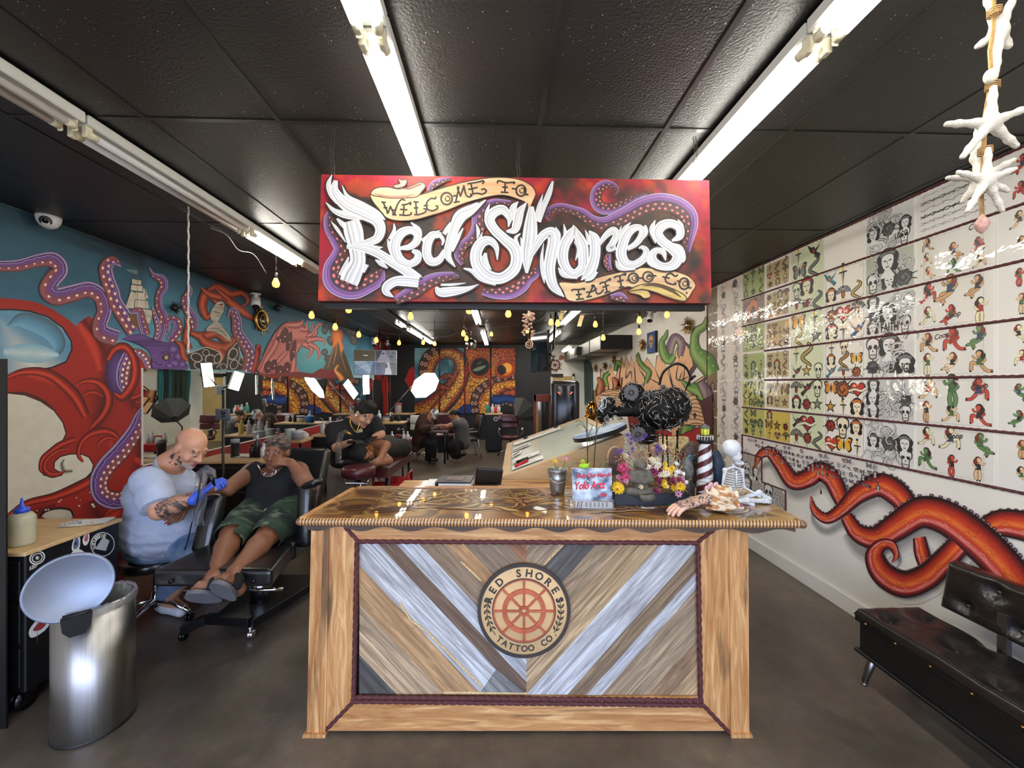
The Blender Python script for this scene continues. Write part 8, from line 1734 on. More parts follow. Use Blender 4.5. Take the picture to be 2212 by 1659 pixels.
def card():
 p=on_top(1280,1097);t=thing('merch_card','small canvas card with red graffiti lettering on a clear stand','sign',p)
 o=at_d(1237,1082,2.17);x=RT*.2155;y=V((0,0,.174))+FW*.012;n_=-FW
 Pn=Paint(lambda u,v:o+x*u+y*v,n_);Pn.field(0,0,1,1,36,30,lambda u,v:mixc(C(206,222,244),C(70,84,112),max(0,min(1,fbm(u*5,v*5)*2.2-.6))))
 rs=random.Random(8)
 for k in range(14):
  a,b=rs.random(),rs.random();pts=[(a,b)]
  for j in range(6):a+=rs.uniform(-.07,.09);b-=rs.uniform(.0,.07);pts.append((a,b))
  if all(.02<q[0]<.98 and.02<q[1]<.98 for q in pts):Pn.line(pts,.01,C(240,248,255))
 for s,xx,yy,sz in(('Shop Our Merch',.1,.72,.17),('Yolo Artz',.05,.36,.32),('.com',.66,.14,.17)):
  vs,fs=text_geo(s,sz,.03,align='LEFT',shear=.15)
  for off,c in((-.012,C(60,20,36)),(0,C(206,60,84))):Pn.mb.add([Pn._p((xx+v.x*(.74 if len(s)>9 else.6)+off,yy+v.y+off+.03*v.x))for v in vs],fs,None,False,c);Pn._up()
 pt(t,'printed_face',Pn.mb,M_paper)
 mb=MB();mb.box(o+x*.5+y*.5+FW*.011,(.214,.02,.173),(-.068,0,-TH));pt(t,'canvas',mb,mat('canvas_back',(222,222,226),.7))
 mb=MB();mb.box(at_d(1279,1096,2.14)+V((0,0,.02)),(.235,.003,.045),(-.15,0,-TH));mb.box(p+V((0,0,.002)),(.235,.07,.003),(0,0,-TH));pt(t,'clear_stand',mb,mat('clear_acrylic',(240,245,248),.05,trans=.9,alpha=.35,var=0))
 o2=at_d(1243,1098,2.15);Pn=Paint(lambda u,v:o2+RT*.2*u+(V((0,0,.04))+FW*.004)*v,n_);Pn.poly([(0,0),(1,-.12),(1,.8),(0,1)],C(232,230,226));[Pn.poly([(.03+k*.05,0),(.06+k*.05,0),(.1+k*.05,.95),(.07+k*.05,.95)],[C(40,34,38),C(206,130,150)][k%2])for k in range(3)];[Pn.line([(.3+k*.11,.15),(.3+k*.11,.8)],.05,C(150,150,152))for k in range(6)];solo('price_leaflet',Pn.mb,M_paper,'pale printed leaflet in the clear stand under the merch card','leaflet')
 p=at_d(1261,1012,2.18);t=thing('rubber_duck','lime green rubber duck perched on top of the merch card','rubber duck',p)
 s=SDF(.0022,.006);s.ell(p+V((0,0,.013)),[.027,.019,.014]);s.cap(p+RT*-.004+V((0,0,.02)),p-RT*.005+V((0,0,.036)),.01,.0135);s.cap(p+RT*.02+V((0,0,.018)),p+RT*.03+V((0,0,.028)),.008,.003);s.ell(p-RT*.011-FW*.012+V((0,0,.034)),[.009,.007,.0045],tagc=1,k=.002);m_=s.mesh({0:C(150,206,44),1:C(226,130,40)});pt(t,'body',m_,M_vc)
 mb=MB();[mb.ell(p+RT*dx-FW*.0115+V((0,0,.041)),.0026,seg=8,rings=5)for dx in(-.01,.0)];pt(t,'eye',mb,M_blkg)
card()
def orchid():
 p=on_top(1275,1066)+FW*.02;t=thing('orchid_plant','leafless orchid stems and broad green leaves behind the merch card','potted plant',p)
 mb=MB();mb.lathe([(.001,.001),(.04,.001),(.055,.09),(.05,.09),(.001,.08)],24,T_(p),cap=False);pt(t,'pot',mb,mat('teal_pot',(20,70,66),.3))
 for pts in([(1270,1045),(1269,980),(1268,930),(1268,903)],[(1281,1045),(1284,990),(1288,940),(1290,903)]):mb=MB();mb.tube(spline([tuple(at_d(*q,2.46))for q in pts],6),.0035,6,col=C(52,66,40));pt(t,'stem',mb,M_green)
 for pts in([(1268,938),(1262,918),(1252,909),(1242,911)],[(1268,930),(1254,916),(1243,922)],[(1269,945),(1280,920),(1276,918)],[(1268,934),(1280,944),(1286,965)],[(1288,938),(1295,922),(1306,920)],[(1270,975),(1275,950),(1272,940)]):mb=MB();mb.tube(spline([tuple(at_d(*q,2.45))for q in pts],5),[.0022]*(5*(len(pts)-1))+[.0008],5,col=C(96,92,62));pt(t,'dry_sprig',mb,M_green)
 for pts,w_ in(([(1275,1040),(1250,1003),(1232,1006),(1228,1014)],.02),([(1275,1045),(1245,1020),(1228,1032),(1226,1046)],.02),([(1282,1040),(1310,1003),(1335,1006),(1346,1018)],.02),([(1282,1040),(1300,1012),(1330,1016),(1344,1034)],.016),([(1285,1040),(1300,1000),(1320,990)],.012)):mb=MB();leaf(mb,[at_d(*q,2.5)for q in pts],w_,C(44,70,34));pt(t,'leaf',mb,M_green)
orchid()
def shrine():
 a,b=on_top(1328,1093),on_top(1492,1093);c=(a+b)/2+FW*.16;w_=(b-a).length
 t=thing('black_tray','black rectangular tray carrying the stone figure and dried flowers','tray',c-FW*.0);mb=MB();Q=T_(c)@Matrix.Rotation(-TH,4,'Z')
 mb.box((0,0,.004),(w_,.3,.006),M=Q);[mb.box((0,s*.148,.034),(w_,.012,.066),M=Q,bevel=.002)for s in(-1,1)];[mb.box((s*w_*.487,0,.034),(.012,.3,.066),M=Q,bevel=.002)for s in(-1,1)];pt(t,'tray',mb,mat('black_tray_paint',(28,36,46),.45));
 mb=MB();mb.grid(lambda u,v:Q@V(((u-.5)*w_*.95,(v-.5)*.27,.045+.02*fbm(u*14,v*9)+.05*v)),30,16);o=solo('dried_moss',mb,mat('dried_moss',(110,92,66),.95,var=.5,scale=60,bump=1,bscale=80),'bed of dried moss filling the black tray','moss');o['kind']='stuff'
 p=at_d(1383,1070,2.22);t=thing('stone_figure','seated round-bellied grey stone figure among the dried flowers','statue',p);s=SDF(.004,.012)
 s.ell(p+V((0,0,.015)),[.06,.045,.026]);s.ell(p+V((0,0,.068)),[.042,.04,.04]);s.ell(p+V((0,0,.115)),[.036,.032,.032]);s.ell(p+V((0,0,.172)),[.031,.031,.034]);s.ell(p-FW*.025+V((0,0,.163)),[.018,.012,.012])
 for d in(-1,1):s.chain([p+RT*d*.045+V((0,0,.125)),p+RT*d*.055-FW*.01+V((0,0,.09)),p+RT*d*.015-FW*.04+V((0,0,.085))],[.018,.015,.012]);s.cap(p+RT*d*.07-FW*.02+V((0,0,.03)),p+RT*d*.01-FW*.045+V((0,0,.03)),.022,.018);s.ell(p+RT*d*.033+V((0,0,.168)),[.007,.007,.016])
 pt(t,'figure',s.mesh(),mat('grey_stone',(92,88,78),.7,var=.2,scale=30,bump=.3));mb=MB();q=at_d(1398,1073,2.16);s=SDF(.004,.008);s.ell(q,[.045,.03,.028]);s.ell(q+V((0,0,.02)),[.035,.022,.012],sub=True);solo('stone_bowl',s.mesh(),_M['grey_stone'],'small grey stone bowl before the seated stone figure','bowl')
 t=thing('dried_bouquet','mass of dried flowers in purple, pink, white and yellow round the stone figure','dried flowers',c+V((0,0,.05)));rs=random.Random(12)
 cols=[(C(92,60,150),C(60,40,90),(1335,1400,940,985),5,.012),(C(200,60,110),C(90,30,50),(1340,1375,1005,1040),8,.015),(C(236,234,226),C(214,190,90),(1395,1440,995,1030),7,.012),(C(236,196,50),C(170,120,30),(1430,1475,1000,1060),9,.014),(C(130,30,74),C(60,16,36),(1410,1470,1010,1065),9,.016),(C(206,150,176),C(120,70,90),(1335,1480,1015,1072),7,.012),(C(232,216,180),C(190,150,90),(1350,1470,960,1070),6,.012),(C(240,240,236),C(220,220,200),(1455,1488,1000,1050),6,.009),(C(84,56,130),C(50,36,70),(1405,1440,955,985),5,.011),(C(240,200,40),C(160,100,30),(1330,1340,1046,1060),9,.016)]
 for i in range(100):
  cl,cc,bx,n,r=cols[i%10];x,y=rs.uniform(bx[0],bx[1]),rs.uniform(bx[2],bx[3])
  if abs(x-1383)<16 and 985<y<1040:x+=26*(1 if x>1383 else-1)
  mb=MB();bloom(mb,at_d(x,y,2.13+(1075-y)*.002+rs.uniform(-.03,.03)),n,r*rs.uniform(1.2,2.1),cl,cc,(rs.uniform(-.6,.6),-1,rs.uniform(.1,1.1)),2);pt(t,'bloom',mb,M_green)
 mb=MB()
 for k in range(700):
  x,y=rs.uniform(1335,1480),rs.uniform(945,1060);e=at_d(x,y,2.2+(1075-y)*.0022);e2=e+V((rs.uniform(-.04,.04),rs.uniform(-.02,.02),rs.uniform(-.045,.02)));mb.cyl(e,e2,.0019,.0008,4,col=rs.choice([C(206,176,120),C(226,196,140),C(150,112,74),C(176,66,52),C(120,110,76)]))
 o=pt(t,'dry_stems',mb,M_green);o['kind']='stuff'
 p=at_d(1408,993,2.28);mb=MB();[mb.ell(p+V((.016*cos(k*2.4)*(.3+k*.07),-.008,.014*sin(k*2.4)*(.3+k*.07))),(.011,.008,.01),(k,k*.7,0),8,5)for k in range(11)];solo('cream_rose',mb,mat('cream_petal',(214,200,166),.7,var=.2),'pale cream dried rose above the stone figure','dried flower')
shrine()
def metal_bird():
 D=2.5;g=lambda x,y,d=0:at_d(x,y,D+d);base=on_top(1440,1058);t=thing('scrap_metal_bird','black scrap-metal bird sculpture with gear wings standing over the flowers','sculpture',base)
 s=SDF(.006,.03);s.ell(g(1425,885),[.155,.12,.125]);s.ell(g(1455,878),[.1,.1,.12]);s.cap(g(1390,882),g(1335,890,-.02),.05,.03);s.ell(g(1365,852,.03),[.085,.05,.07],(0,-.3,0));s.ell(g(1390,938,-.02),[.085,.05,.06],(0,.4,0));s.ell(g(1310,885,-.04),[.05,.035,.085],(0,.45,0))
 m_=s.mesh();dm=mat('oiled_scrap',(30,30,31),.28,.85,var=.5,scale=60,bump=1.0,bscale=90);pt(t,'body',m_,dm)
 rs=random.Random(6);vv=[V(p)for p in m_.v];mb=MB()
 for k in range(330):
  p=rs.choice(vv);c=g(1420,885);n_=(p-c).normalized();d=n_.cross(V((rs.gauss(0,1),rs.gauss(0,1),rs.gauss(0,1)))).normalized();L=rs.uniform(.03,.1);mb.tube([p+n_*.002-d*L*.5-n_*L*.12,p+n_*.007,p+n_*.002+d*L*.5-n_*L*.12],rs.uniform(.0016,.004),5)
 o=pt(t,'welded_wire',mb,mat('bright_scrap',(132,130,124),.2,1.0,var=.5,scale=30));o['kind']='stuff'
 for(x,y,r,d)in[(1363,848,.05,-.045),(1378,938,.05,-.07),(1412,853,.016,-.11),(1395,850,.02,-.1),(1432,838,.02,-.1),(1310,905,.02,-.08)]:
  mb=MB();Q=T_(g(x,y,d))@frame_to(-FW);teeth=[];[teeth.extend([(r*q*cos(a),r*q*sin(a))for a,q in((2*pi*k/14,.84),(2*pi*(k+.25)/14,1),(2*pi*(k+.5)/14,1),(2*pi*(k+.75)/14,.84))])for k in range(14)];mb.prism(teeth,.008,Q);mb.lathe([(r*.35,.008),(r*.35,.018),(r*.2,.018),(r*.2,.008)],18,Q,cap=False);pt(t,'gear',mb,mat('gear_steel',(74,72,70),.35,1.0,var=.3))
 mb=MB();mb.tube(spline([tuple(g(*q))for q in[(1424,832),(1432,806),(1450,790),(1466,786),(1482,795),(1492,815)]],6),[.008]*26+[.006]*5,8);pt(t,'neck',mb,dm);mb=MB();mb.ell(g(1493,817),.014);mb.cyl(g(1493,817),g(1502,812),.008);mb.cyl(g(1490,820),g(1478,850),.007,.003);mb.cyl(g(1490,822),g(1489,836),.005,.002);pt(t,'head',mb,dm)
 Pn=Paint(lambda x,y:g(x,y,-.082),-FW);wc=C(206,212,216);[Pn.line(q,1.3,wc)for q in([(1297,858),(1306,856),(1310,866),(1308,880),(1298,884)],[(1292,866),(1302,864),(1304,876),(1296,880)],[(1290,876),(1300,890)],[(1300,856),(1300,884)],[(1306,858),(1298,870)],[(1292,884),(1302,872)])];pt(t,'chalk_lines',Pn.mb,M_paper)
 for a,b in(((1432,938),(1431,1060)),((1466,925),(1452,1056)),((1440,940),(1446,1058)),((1462,930),(1468,1052))):mb=MB();e=at_z(*b,DH+.06);mb.cyl(g(*a),e,.005,.0045,8);mb.cyl(e,e-V((0,0,.06)),.004);pt(t,'leg',mb,dm)
 mb=MB();mb.box(g(1411,945,.02),(.055,.05,.055),bevel=.006);pt(t,'die_block',mb,M_blk)
metal_bird()
def lighthouse():
 p=on_top(1523,1070);t=thing('lighthouse_model','model lighthouse with maroon and white spiral stripes','lighthouse model',p);Q=T_(p);h=.315
 def cf(u,v):return C(84,34,38)if((u+v*2.1)%.5)<.25 else(C(226,228,228)if((v*13)%1>.06 and((u*7+math.floor(v*13)*.5)%1)>.04)else C(120,120,120))
 mb=MB();mb.grid(lambda u,v:Q@V(((.05-.016*v)*cos(-2*pi*u),(.05-.016*v)*sin(-2*pi*u),.02+v*(h-.02))),96,90,True,cf);pt(t,'tower',mb,M_vc)
 mb=MB();mb.lathe([(.062,0),(.062,.02),(.05,.022)],32,Q);pt(t,'base',mb,mat('lighthouse_black',(28,26,30),.4));mb=MB();mb.lathe([(.034,h-.002),(.05,h+.015),(.05,h+.022),(.03,h+.024),(.03,h+.05),(.001,h+.05)],28,Q);pt(t,'gallery',mb,_M['lighthouse_black']);mb=MB()
 [mb.cyl(p+V((.046*cos(k*pi/9),.046*sin(k*pi/9),h+.022)),p+V((.046*cos(k*pi/9),.046*sin(k*pi/9),h+.045)),.0018,seg=5)for k in range(18)];mb.tube([p+V((.046*cos(k*pi/12),.046*sin(k*pi/12),h+.045))for k in range(24)],.002,5,True);pt(t,'railing',mb,M_white)
 mb=MB();mb.lathe([(.024,h+.05),(.024,h+.092)],12,Q);pt(t,'lantern',mb,mat('lantern_glass',(190,196,70),.2,var=.2,emit=(190,196,60),estr=.35));mb=MB();[mb.cyl(p+V((.025*cos(k*pi/4),.025*sin(k*pi/4),h+.05)),p+V((.025*cos(k*pi/4),.025*sin(k*pi/4),h+.092)),.0015,seg=5)for k in range(8)];mb.lathe([(.03,h+.09),(.026,h+.098),(.008,h+.112),(.001,h+.118)],20,Q);pt(t,'cap',mb,mat('lantern_roof',(90,92,92),.5))
lighthouse()
def skeleton():
 D=2.27;g=lambda x,y,d=0:at_d(x,y,D+d);p=g(1585,1085);t=thing('skeleton_model','small white skeleton sitting with bent legs at the counter end','skeleton model',p);bn=M_bone
 s=SDF(.003,.008);hc=g(1580,968);s.ell(hc,[.05,.052,.049]);s.ell(g(1590,985,-.01),[.03,.03,.032]);s.ell(g(1597,1000,-.01),[.026,.026,.014]);[s.ell(hc+RT*a-FW*b+V((0,0,z)),r_,k=.003,sub=True)for a,b,z,r_ in((.016,.05,-.02,[.013,.016,.012]),(.043,.026,-.02,[.014,.014,.012]),(.036,.044,-.042,[.006,.01,.008]),(.012,.03,-.075,[.02,.012,.003]),(.034,.03,-.075,[.012,.02,.003]),(-.012,.05,-.045,[.008,.012,.014]))];pt(t,'skull',s.mesh(),bn)
 mb=MB();[mb.ell(g(1583+k*.2,1004+k*5.5,.01),(.011,.011,.006),seg=8,rings=5)for k in range(14)];pt(t,'spine',mb,bn)
 for k in range(8):
  y=1018+k*5.2;w_=.036+.016*sin(pi*(k+1)/9);c=g(1586,y,-.01);mb=MB();mb.tube([c+RT*w_*sin(a)-FW*(.036*cos(a)-.008)-V((0,0,.012*cos(a*.5)))for a in[-2.5+q*.42 for q in range(13)]],.003,6);pt(t,'rib',mb,bn)
 mb=MB();mb.cyl(g(1590,1016,-.05),g(1591,1052,-.05),.005);pt(t,'breastbone',mb,bn)
 s=SDF(.004,.01);s.cap(g(1567,1014),g(1585,1008),.007,.006);s.cap(g(1585,1008),g(1603,1015),.006,.007);s.ell(g(1585,1078),[.05,.035,.02]);pt(t,'girdles',s.mesh(),bn)
 for pts,rs_ in(([(1566,1015),(1560,1052),(1568,1084)],(.010,.006,.007)),([(1603,1016),(1607,1052),(1640,1072)],(.010,.006,.007)),([(1590,1080,0),(1612,1078,-.03),(1608,1086,-.03)],(.014,.012,.012)),([(1594,1080,.03),(1640,1064,.0),(1660,1078,0),(1618,1084,-.02)],(.013,.012,.012,.009)),([(1606,1082,-.05),(1625,1090,-.06)],(.013,.01)),([(1575,1085,-.04),(1612,1080,-.07),(1662,1084,-.03)],(.012,.014,.009))):
  s=SDF(.0035,.006);s.chain([g(*q)for q in pts],rs_);[s.ell(g(*q),r*1.35)for q,r in zip(pts,rs_)];pt(t,'limb_bone',s.mesh(),bn)
 for x0,y0,dx in((1648,1083,18),(1615,1090,14)):
  mb=MB();[mb.tube([g(x0,y0+k*1.6-3,-.05),g(x0+dx*.5,y0+k*2-5,-.055),g(x0+dx,y0+k*2.4-5,-.05)],.0034,6)for k in range(5)];pt(t,'toe_bones',mb,bn)
skeleton()
def conch_hand():
 D=2.1;p=on_top(1560,1103);t=thing('conch_shell','large brown and white mottled conch shell with pink lip','seashell',p);g=lambda x,y,d=0:at_d(x,y,D+d)
 s=SDF(.003,.012);s.cap(g(1519,1082),g(1556,1076),.014,.068);s.cap(g(1556,1076),g(1602,1096,-.03),.062,.012);s.ell(g(1556,1090,-.03),[.07,.035,.03],(0,.25,0))
 for k in range(6):s.cap(g(1530+k*12,1072-7*sin(k*.6),-.01),g(1526+k*13,1058-9*sin(k*.62),-.015),.016,.005)
 for k in range(9):s.ell(g(1528+k*8,1097+3*sin(k*.45),-.055),[.009,.006,.008])
 def cc(q):n=fbm(q[0]*34+q[2]*20,q[2]*50);return mixc(C(226,210,184),C(168,116,66),max(0,min(1,(n-.44)*7)))if q[2]<DH+.14 else C(222,196,190)
 pt(t,'shell',s.mesh({0:cc}),mat('shell_gloss',attr=True,rough=.35,var=.1));mb=MB()
 for x,y,r in((1527,1056,.017),(1535,1050,.019),(1546,1048,.016)):mb.ell(g(x,y,.02),(r,.006,r*1.2),(.2,.5*(x-1538)/10,.3),12,8)
 pt(t,'pink_lip',mb,mat('shell_pink',(222,178,182),.35));mb=MB();mb.ell(g(1602,1092,-.045),(.01,.008,.007));pt(t,'lip_opening',mb,mat('shell_magenta',(150,70,96),.3))
 w_=at_d(1515,1086,2.04);s=SDF(.0035,.012);s.cap(w_+RT*.03+V((0,0,.004)),w_,.026,.026);add_hand(s,w_,-RT-FW*.12-V((0,0,.25)),-V((0,0,1))-RT*.1,-1,1.12,.22,0);fl=C(226,182,160)
 m_=s.mesh({0:ink(fl,C(70,62,64),.56,40,lambda q:(V(q)-w_).length<.13)});o=pt(thing('display_hand','tattooed flesh-coloured display hand lying palm down on the counter','display hand',w_),'hand',m_,M_skin)
 zmin=min(q[2]for q in m_.v);o.location.z+=DH+.001-zmin
conch_hand()
def oddments():
 p=on_top(1400,1098);mb=MB();mb.box(p+V((0,0,.0008)),(.07,.045,.0012),(0,0,-.1));solo('business_card',mb,M_paper,'white card lying before the black tray','card')
 mb=MB();q=on_top(1443,1094);leaf(mb,[q+V((0,0,.004)),q+RT*.02+V((0,0,.012)),q+RT*.045+V((0,0,.004))],.011,C(30,130,60));solo('green_leaf',mb,M_green,'single bright green leaf beside the display hand','leaf')
 s=SDF(.004,.01);q=on_top(1499,1082);s.cap(q+V((0,0,.012)),q+V((.004,0,.075)),.013,.009);s.cap(q+V((-.004,0,.01)),q+V((-.006,0,.06)),.01,.006);solo('driftwood_stick',s.mesh(),mat('driftwood',(150,130,100),.9,var=.3,scale=40,bump=.4),'short upright driftwood stick left of the conch shell','driftwood')
 p=on_top(1327,1056);t=thing('arched_plaque','arched wooden plaque with dark inked ornament behind the flowers','plaque',p);o=at_d(1328,1045,2.52);out=[(-.05,0),(.05,0),(.05,.2)]+[(.05*cos(a),.2+.07*sin(a))for a in[k*pi/10 for k in range(1,10)]]+[(-.05,.2)]
 mb=MB();Q=T_(o-V((0,0,.03)))@frame_to(-FW);Q=T_(o-V((0,0,.03)))@Matrix.Rotation(pi/2,4,'X');mb.prism(out,.02,Q);pt(t,'board',mb,M_ply);Pn=Paint(lambda u,v:Q@V((u,v,.0205)),-FW);Pn.poly([(u*.93,.005+v*.96)for u,v in out],C(108,84,74));r_=random.Random(3);[m_scroll(Pn,r_.uniform(-.02,.02),r_.uniform(.05,.2),.03,[C(30,24,24),C(90,70,64),C(70,54,50),C(120,96,84),C(150,124,110)],r_)for _ in range(7)];m_skull(Pn,0,.19,.028,[C(30,24,24),0,0,0,C(140,116,104)],r_);pt(t,'inked_design',Pn.mb,M_paper)
 for nm,x,y,d,r,c,lab,cat in[('carved_mask',1496,985,2.55,(.085,.05,.08),(74,56,48),'round brown carved mask with a blue eye behind the lighthouse','mask'),('beaded_vase',1548,1020,2.5,(.05,.05,.12),(30,50,72),'dark blue beaded vase between the lighthouse and the skeleton','vase'),('grey_gourd',1483,1016,2.4,(.04,.04,.07),(96,96,92),'grey scaled gourd beside the dried flowers','gourd'),('black_creature',1488,1058,2.3,(.03,.03,.05),(24,26,28),'glossy black creature figurine left of the lighthouse base','figurine')]:
  q=at_d(x,y,d);t=thing(nm,lab,cat,V((q.x,q.y,DH)));s=SDF(.005,.02);s.ell(q,list(r));s.ell(q+V((0,0,r[2]*.7)),[r[0]*.5,r[1]*.5,r[2]*.5]);s.cap(V((q.x,q.y,DH+.012)),q,.03,.02);[s.cap(q,q+V((r[0]*1.3*cos(k),-.01,r[2]*1.1*sin(k))),.012,.006)for k in((.4,2.7,3.6,5.7)if nm=='black_creature' else())];pt(t,'body',s.mesh(),mat(nm,c,.35,var=.4,scale=50,bump=.5,bscale=90))
  if nm=='carved_mask':mb=MB();e=at_d(1490,990,2.49);mb.ell(e,(.022,.012,.022));pt(t,'blue_eye',mb,mat('mask_blue',(70,120,160),.3))
 mb=MB();[leaf(mb,[at_d(*q,2.46)for q in pts],.012,C(58,84,46))for pts in([(1470,1010),(1490,990),(1525,975)],[(1472,1000),(1500,1000),(1530,1008)],[(1465,1005),(1480,995),(1495,1005)])];mb.cyl(at_d(1470,1005,2.46),V((at_d(1470,1005,2.46).x,at_d(1470,1005,2.46).y,DH)),.003,seg=6,col=C(60,80,40));solo('strap_leaves',mb,M_green,'long green strap leaves crossing left of the lighthouse','plant')
oddments()
# ==== stations, tables, chairs and lamps in the middle and back of the shop
M_maroon=mat('maroon_vinyl',(74,28,34),.35,var=.2,bump=.05,coat=.2)
def boxpt(t,name,a,b,m,bevel=.004):mb=MB();mb.box2(a,b,bevel=bevel);return pt(t,name,mb,m)
def station(x0,x1,y0,y1,z,label,drawers=3,stickers=()):
 t=thing('work_station',label,'cabinet',(x0,y0,0),group=None);boxpt(t,'body',(x0,y0,.06),(x1,y1,z-.03),M_blk);boxpt(t,'wooden_top',(x0-.01,y0-.015,z-.03),(x1+.015,y1+.01,z),M_ply)
 for k in range(drawers):h=(z-.14)/drawers;boxpt(t,'drawer',(x0+.03,y0-.012,.09+k*h),(x1-.03,y0,.07+(k+1)*h),M_blk);
 for x in(x0+.06,x1-.06):mb=MB();mb.cyl((x-.02,y0+.05,.035),(x+.02,y0+.05,.035),.034);pt(t,'caster',mb,M_blkg)
 if stickers:
  Pn=Paint(lambda u,v:V((u,y0-.013,v)),(0,-1,0));Pf=Paint(lambda u,v:V((x1+.001,u,v)),(1,0,0))
  for i,(u,v,r,c)in enumerate(stickers):Pn.disc((u,v),r,r,c,c);Pn.disc((u,v),r*.7,r*.7,C(40,36,40),C(150,110,110))
  pt(t,'stickers',Pn.mb,M_paper)
 return t
def bottle(p,r,h,col,label,cap=(230,230,228),kind='bottle',neck=True,tr=0,nozzle=False,group='bottles and tubs on the work stations',cat='bottle'):
 t=thing(kind,label,cat,p,group=group);B=T_(p+V((0,0,.001)));mb=MB()
 mb.lathe([(.001,0),(r,0),(r,h*.62),(r*(.45 if neck else 1),h*.78),(r*(.4 if neck else 1),h*.82),(.001,h*.82)],20,B);pt(t,'body',mb,mat('bottle_%d_%d_%d'%col,col,.3,trans=tr,var=.05))
 mb=MB();mb.lathe([(r*(.45 if neck else 1.04),h*.8),(r*(.42 if neck else 1.04),h),(.001,h)],16,B);cp_=pt(t,'cap',mb,mat('cap_%d_%d_%d'%cap,cap,.4))
 if nozzle:mb=MB();q=p+V((0,0,h));mb.tube([q,q+V((0,0,h*.22)),q+V((-r*.6,0,h*.26)),q+V((-r*1.3,0,h*.2))],.004,6);spt(cp_,'nozzle',mb,M_white)
 return t
xw=lambda px,D:at_d(px,900,D).x
station(-3.27,-2.26,4.35,4.8,.93,'black station with wooden top between the mirror and the seated pair')
for px,py,r,h,c,cp,lab,nz in[(508,987,.042,.2,(24,24,26),(150,152,156),'black steel tumbler with a silver rim on the nearest station',0),(545,988,.028,.15,(28,26,28),(24,24,24),'short dark bottle beside the spray can on the nearest station',0),(556,988,.032,.25,(34,34,38),(190,190,194),'tall black spray can with a chrome cap on the nearest station',0),(570,989,.034,.17,(226,226,224),(226,226,224),'white squeeze bottle on the nearest station, half hidden by the client\'s head',0)]:
 p=at_z(px,py,.93);bottle(p,r,h,c,lab,cp,neck='tumbler' not in lab)
p=at_z(531,986,.93);mb=MB();mb.grid(lambda u,v:p+V(((u-.5)*.2,(v-.5)*.16,.003+.012*fbm(u*5,v*5))),8,8);solo('paper_towel',mb,M_paper,'white paper towel lying behind the spray can on the nearest station','paper towel')
mb=MB();b0=at_z(672,1000,.4);s=SDF(.015,.05);s.ell(V((-2.0,4.5,.2)),[.17,.14,.2]);s.ell(V((-2.0,4.42,.3)),[.12,.1,.14]);solo('backpack',s.mesh(),mat('black_nylon',(18,18,20),.8,var=.3,scale=12,bump=.5,bscale=30),'black backpack on the floor between the client chair and the standing person','backpack')
t=thing('wall_shelf','narrow dark-edged wooden shelf on legs against the mirror wall','shelf',(XL+.02,6.1,0));boxpt(t,'top',(XL+.02,6.1,.86),(-2.98,6.55,.9),M_ply);
for y in(6.13,6.52):boxpt(t,'leg',(-3.02,y-.015,0),(-2.99,y+.015,.86),M_blk,.002)
bottle(V((-3.22,6.25,.9)),.07,.16,(206,226,206),'pale green plastic cup on the mirror-wall shelf',(226,230,226),'plastic_cup',neck=False,cat='cup')
bottle(V((-3.08,6.2,.9)),.075,.13,(226,230,232),'clear plastic tub on the mirror-wall shelf',(226,230,232),'plastic_tub',neck=False,tr=.6,cat='tub')
s=SDF(.01,.04);[s.ell(V((-3.16+.06*k,6.35+.03*sin(k*2),.95+.02*cos(k))),[.07,.06,.06])for k in range(3)];solo('plastic_bag',s.mesh(),mat('white_film',(222,216,218),.3,bump=1,bscale=30),'crumpled white plastic bag on the mirror-wall shelf','plastic bag')
station(-3.0,-2.35,6.5,6.95,.93,'black station with wooden top directly behind the standing person')
for i,(x,c,h)in enumerate([(-2.92,(226,228,224),.2),(-2.8,(230,230,226),.27),(-2.72,(222,224,220),.16),(-2.62,(228,230,226),.22),(-2.5,(226,214,120),.22)]):bottle(V((x,6.7,.93)),.04,h,c,'squeeze bottle behind the standing person, %s of five seen best in the mirror'%['first','second and tallest','third and shortest','fourth','yellow last'][i],c,nozzle=i!=1,tr=.2)
station(-3.1,-2.05,8.5,8.95,.93,'black station with wooden top and stickers, right of the standing person',stickers=[(-2.12,.8,.03,C(226,226,222)),(-2.1,.66,.03,C(206,200,196)),(-2.3,.6,.03,C(226,224,220)),(-2.14,.5,.035,C(190,186,180))])
for px,r,h,c,cp,lab,nk in[(813,.09,.13,(40,110,176),(50,124,190),'blue plastic tub on the sticker-covered station',False),(818,.045,.24,(226,230,226),(226,230,226),'white bottle behind the blue tub',True),(835,.08,.12,(214,206,170),(60,66,120),'pale tub with a dark blue lid',False),(847,.035,.2,(26,26,30),(200,200,200),'black bottle with white top by the pale tub',True),(860,.035,.14,(30,28,30),(40,40,44),'short black bottle at the end of the sticker-covered station',True)]:p=at_d(px,910,8.7);bottle(V((p.x,8.7+.06*(px%3),.93)),r,h,c,lab,cp,neck=nk)
station(at_d(840,900,11).x,at_d(896,900,11).x,10.8,11.2,.95,'black cabinet against the far wall under the large lit softbox',stickers=[(at_d(884,900,10.8).x,.8,.04,C(220,220,218))])
bottle(V((at_d(862,890,11).x,11,.95)),.09,.28,(206,200,196),'white jar with a pink lid on the far cabinet',(190,90,96),neck=False,cat='jar')
station(at_d(1049,900,10.4).x,at_d(1084,900,10.4).x,10.2,10.6,.99,'narrow black cabinet with stickers right of the far pair',stickers=[(at_d(1071,900,10.2).x,.86,.06,C(206,196,200)),(at_d(1080,900,10.2).x,.9,.04,C(226,226,226))])
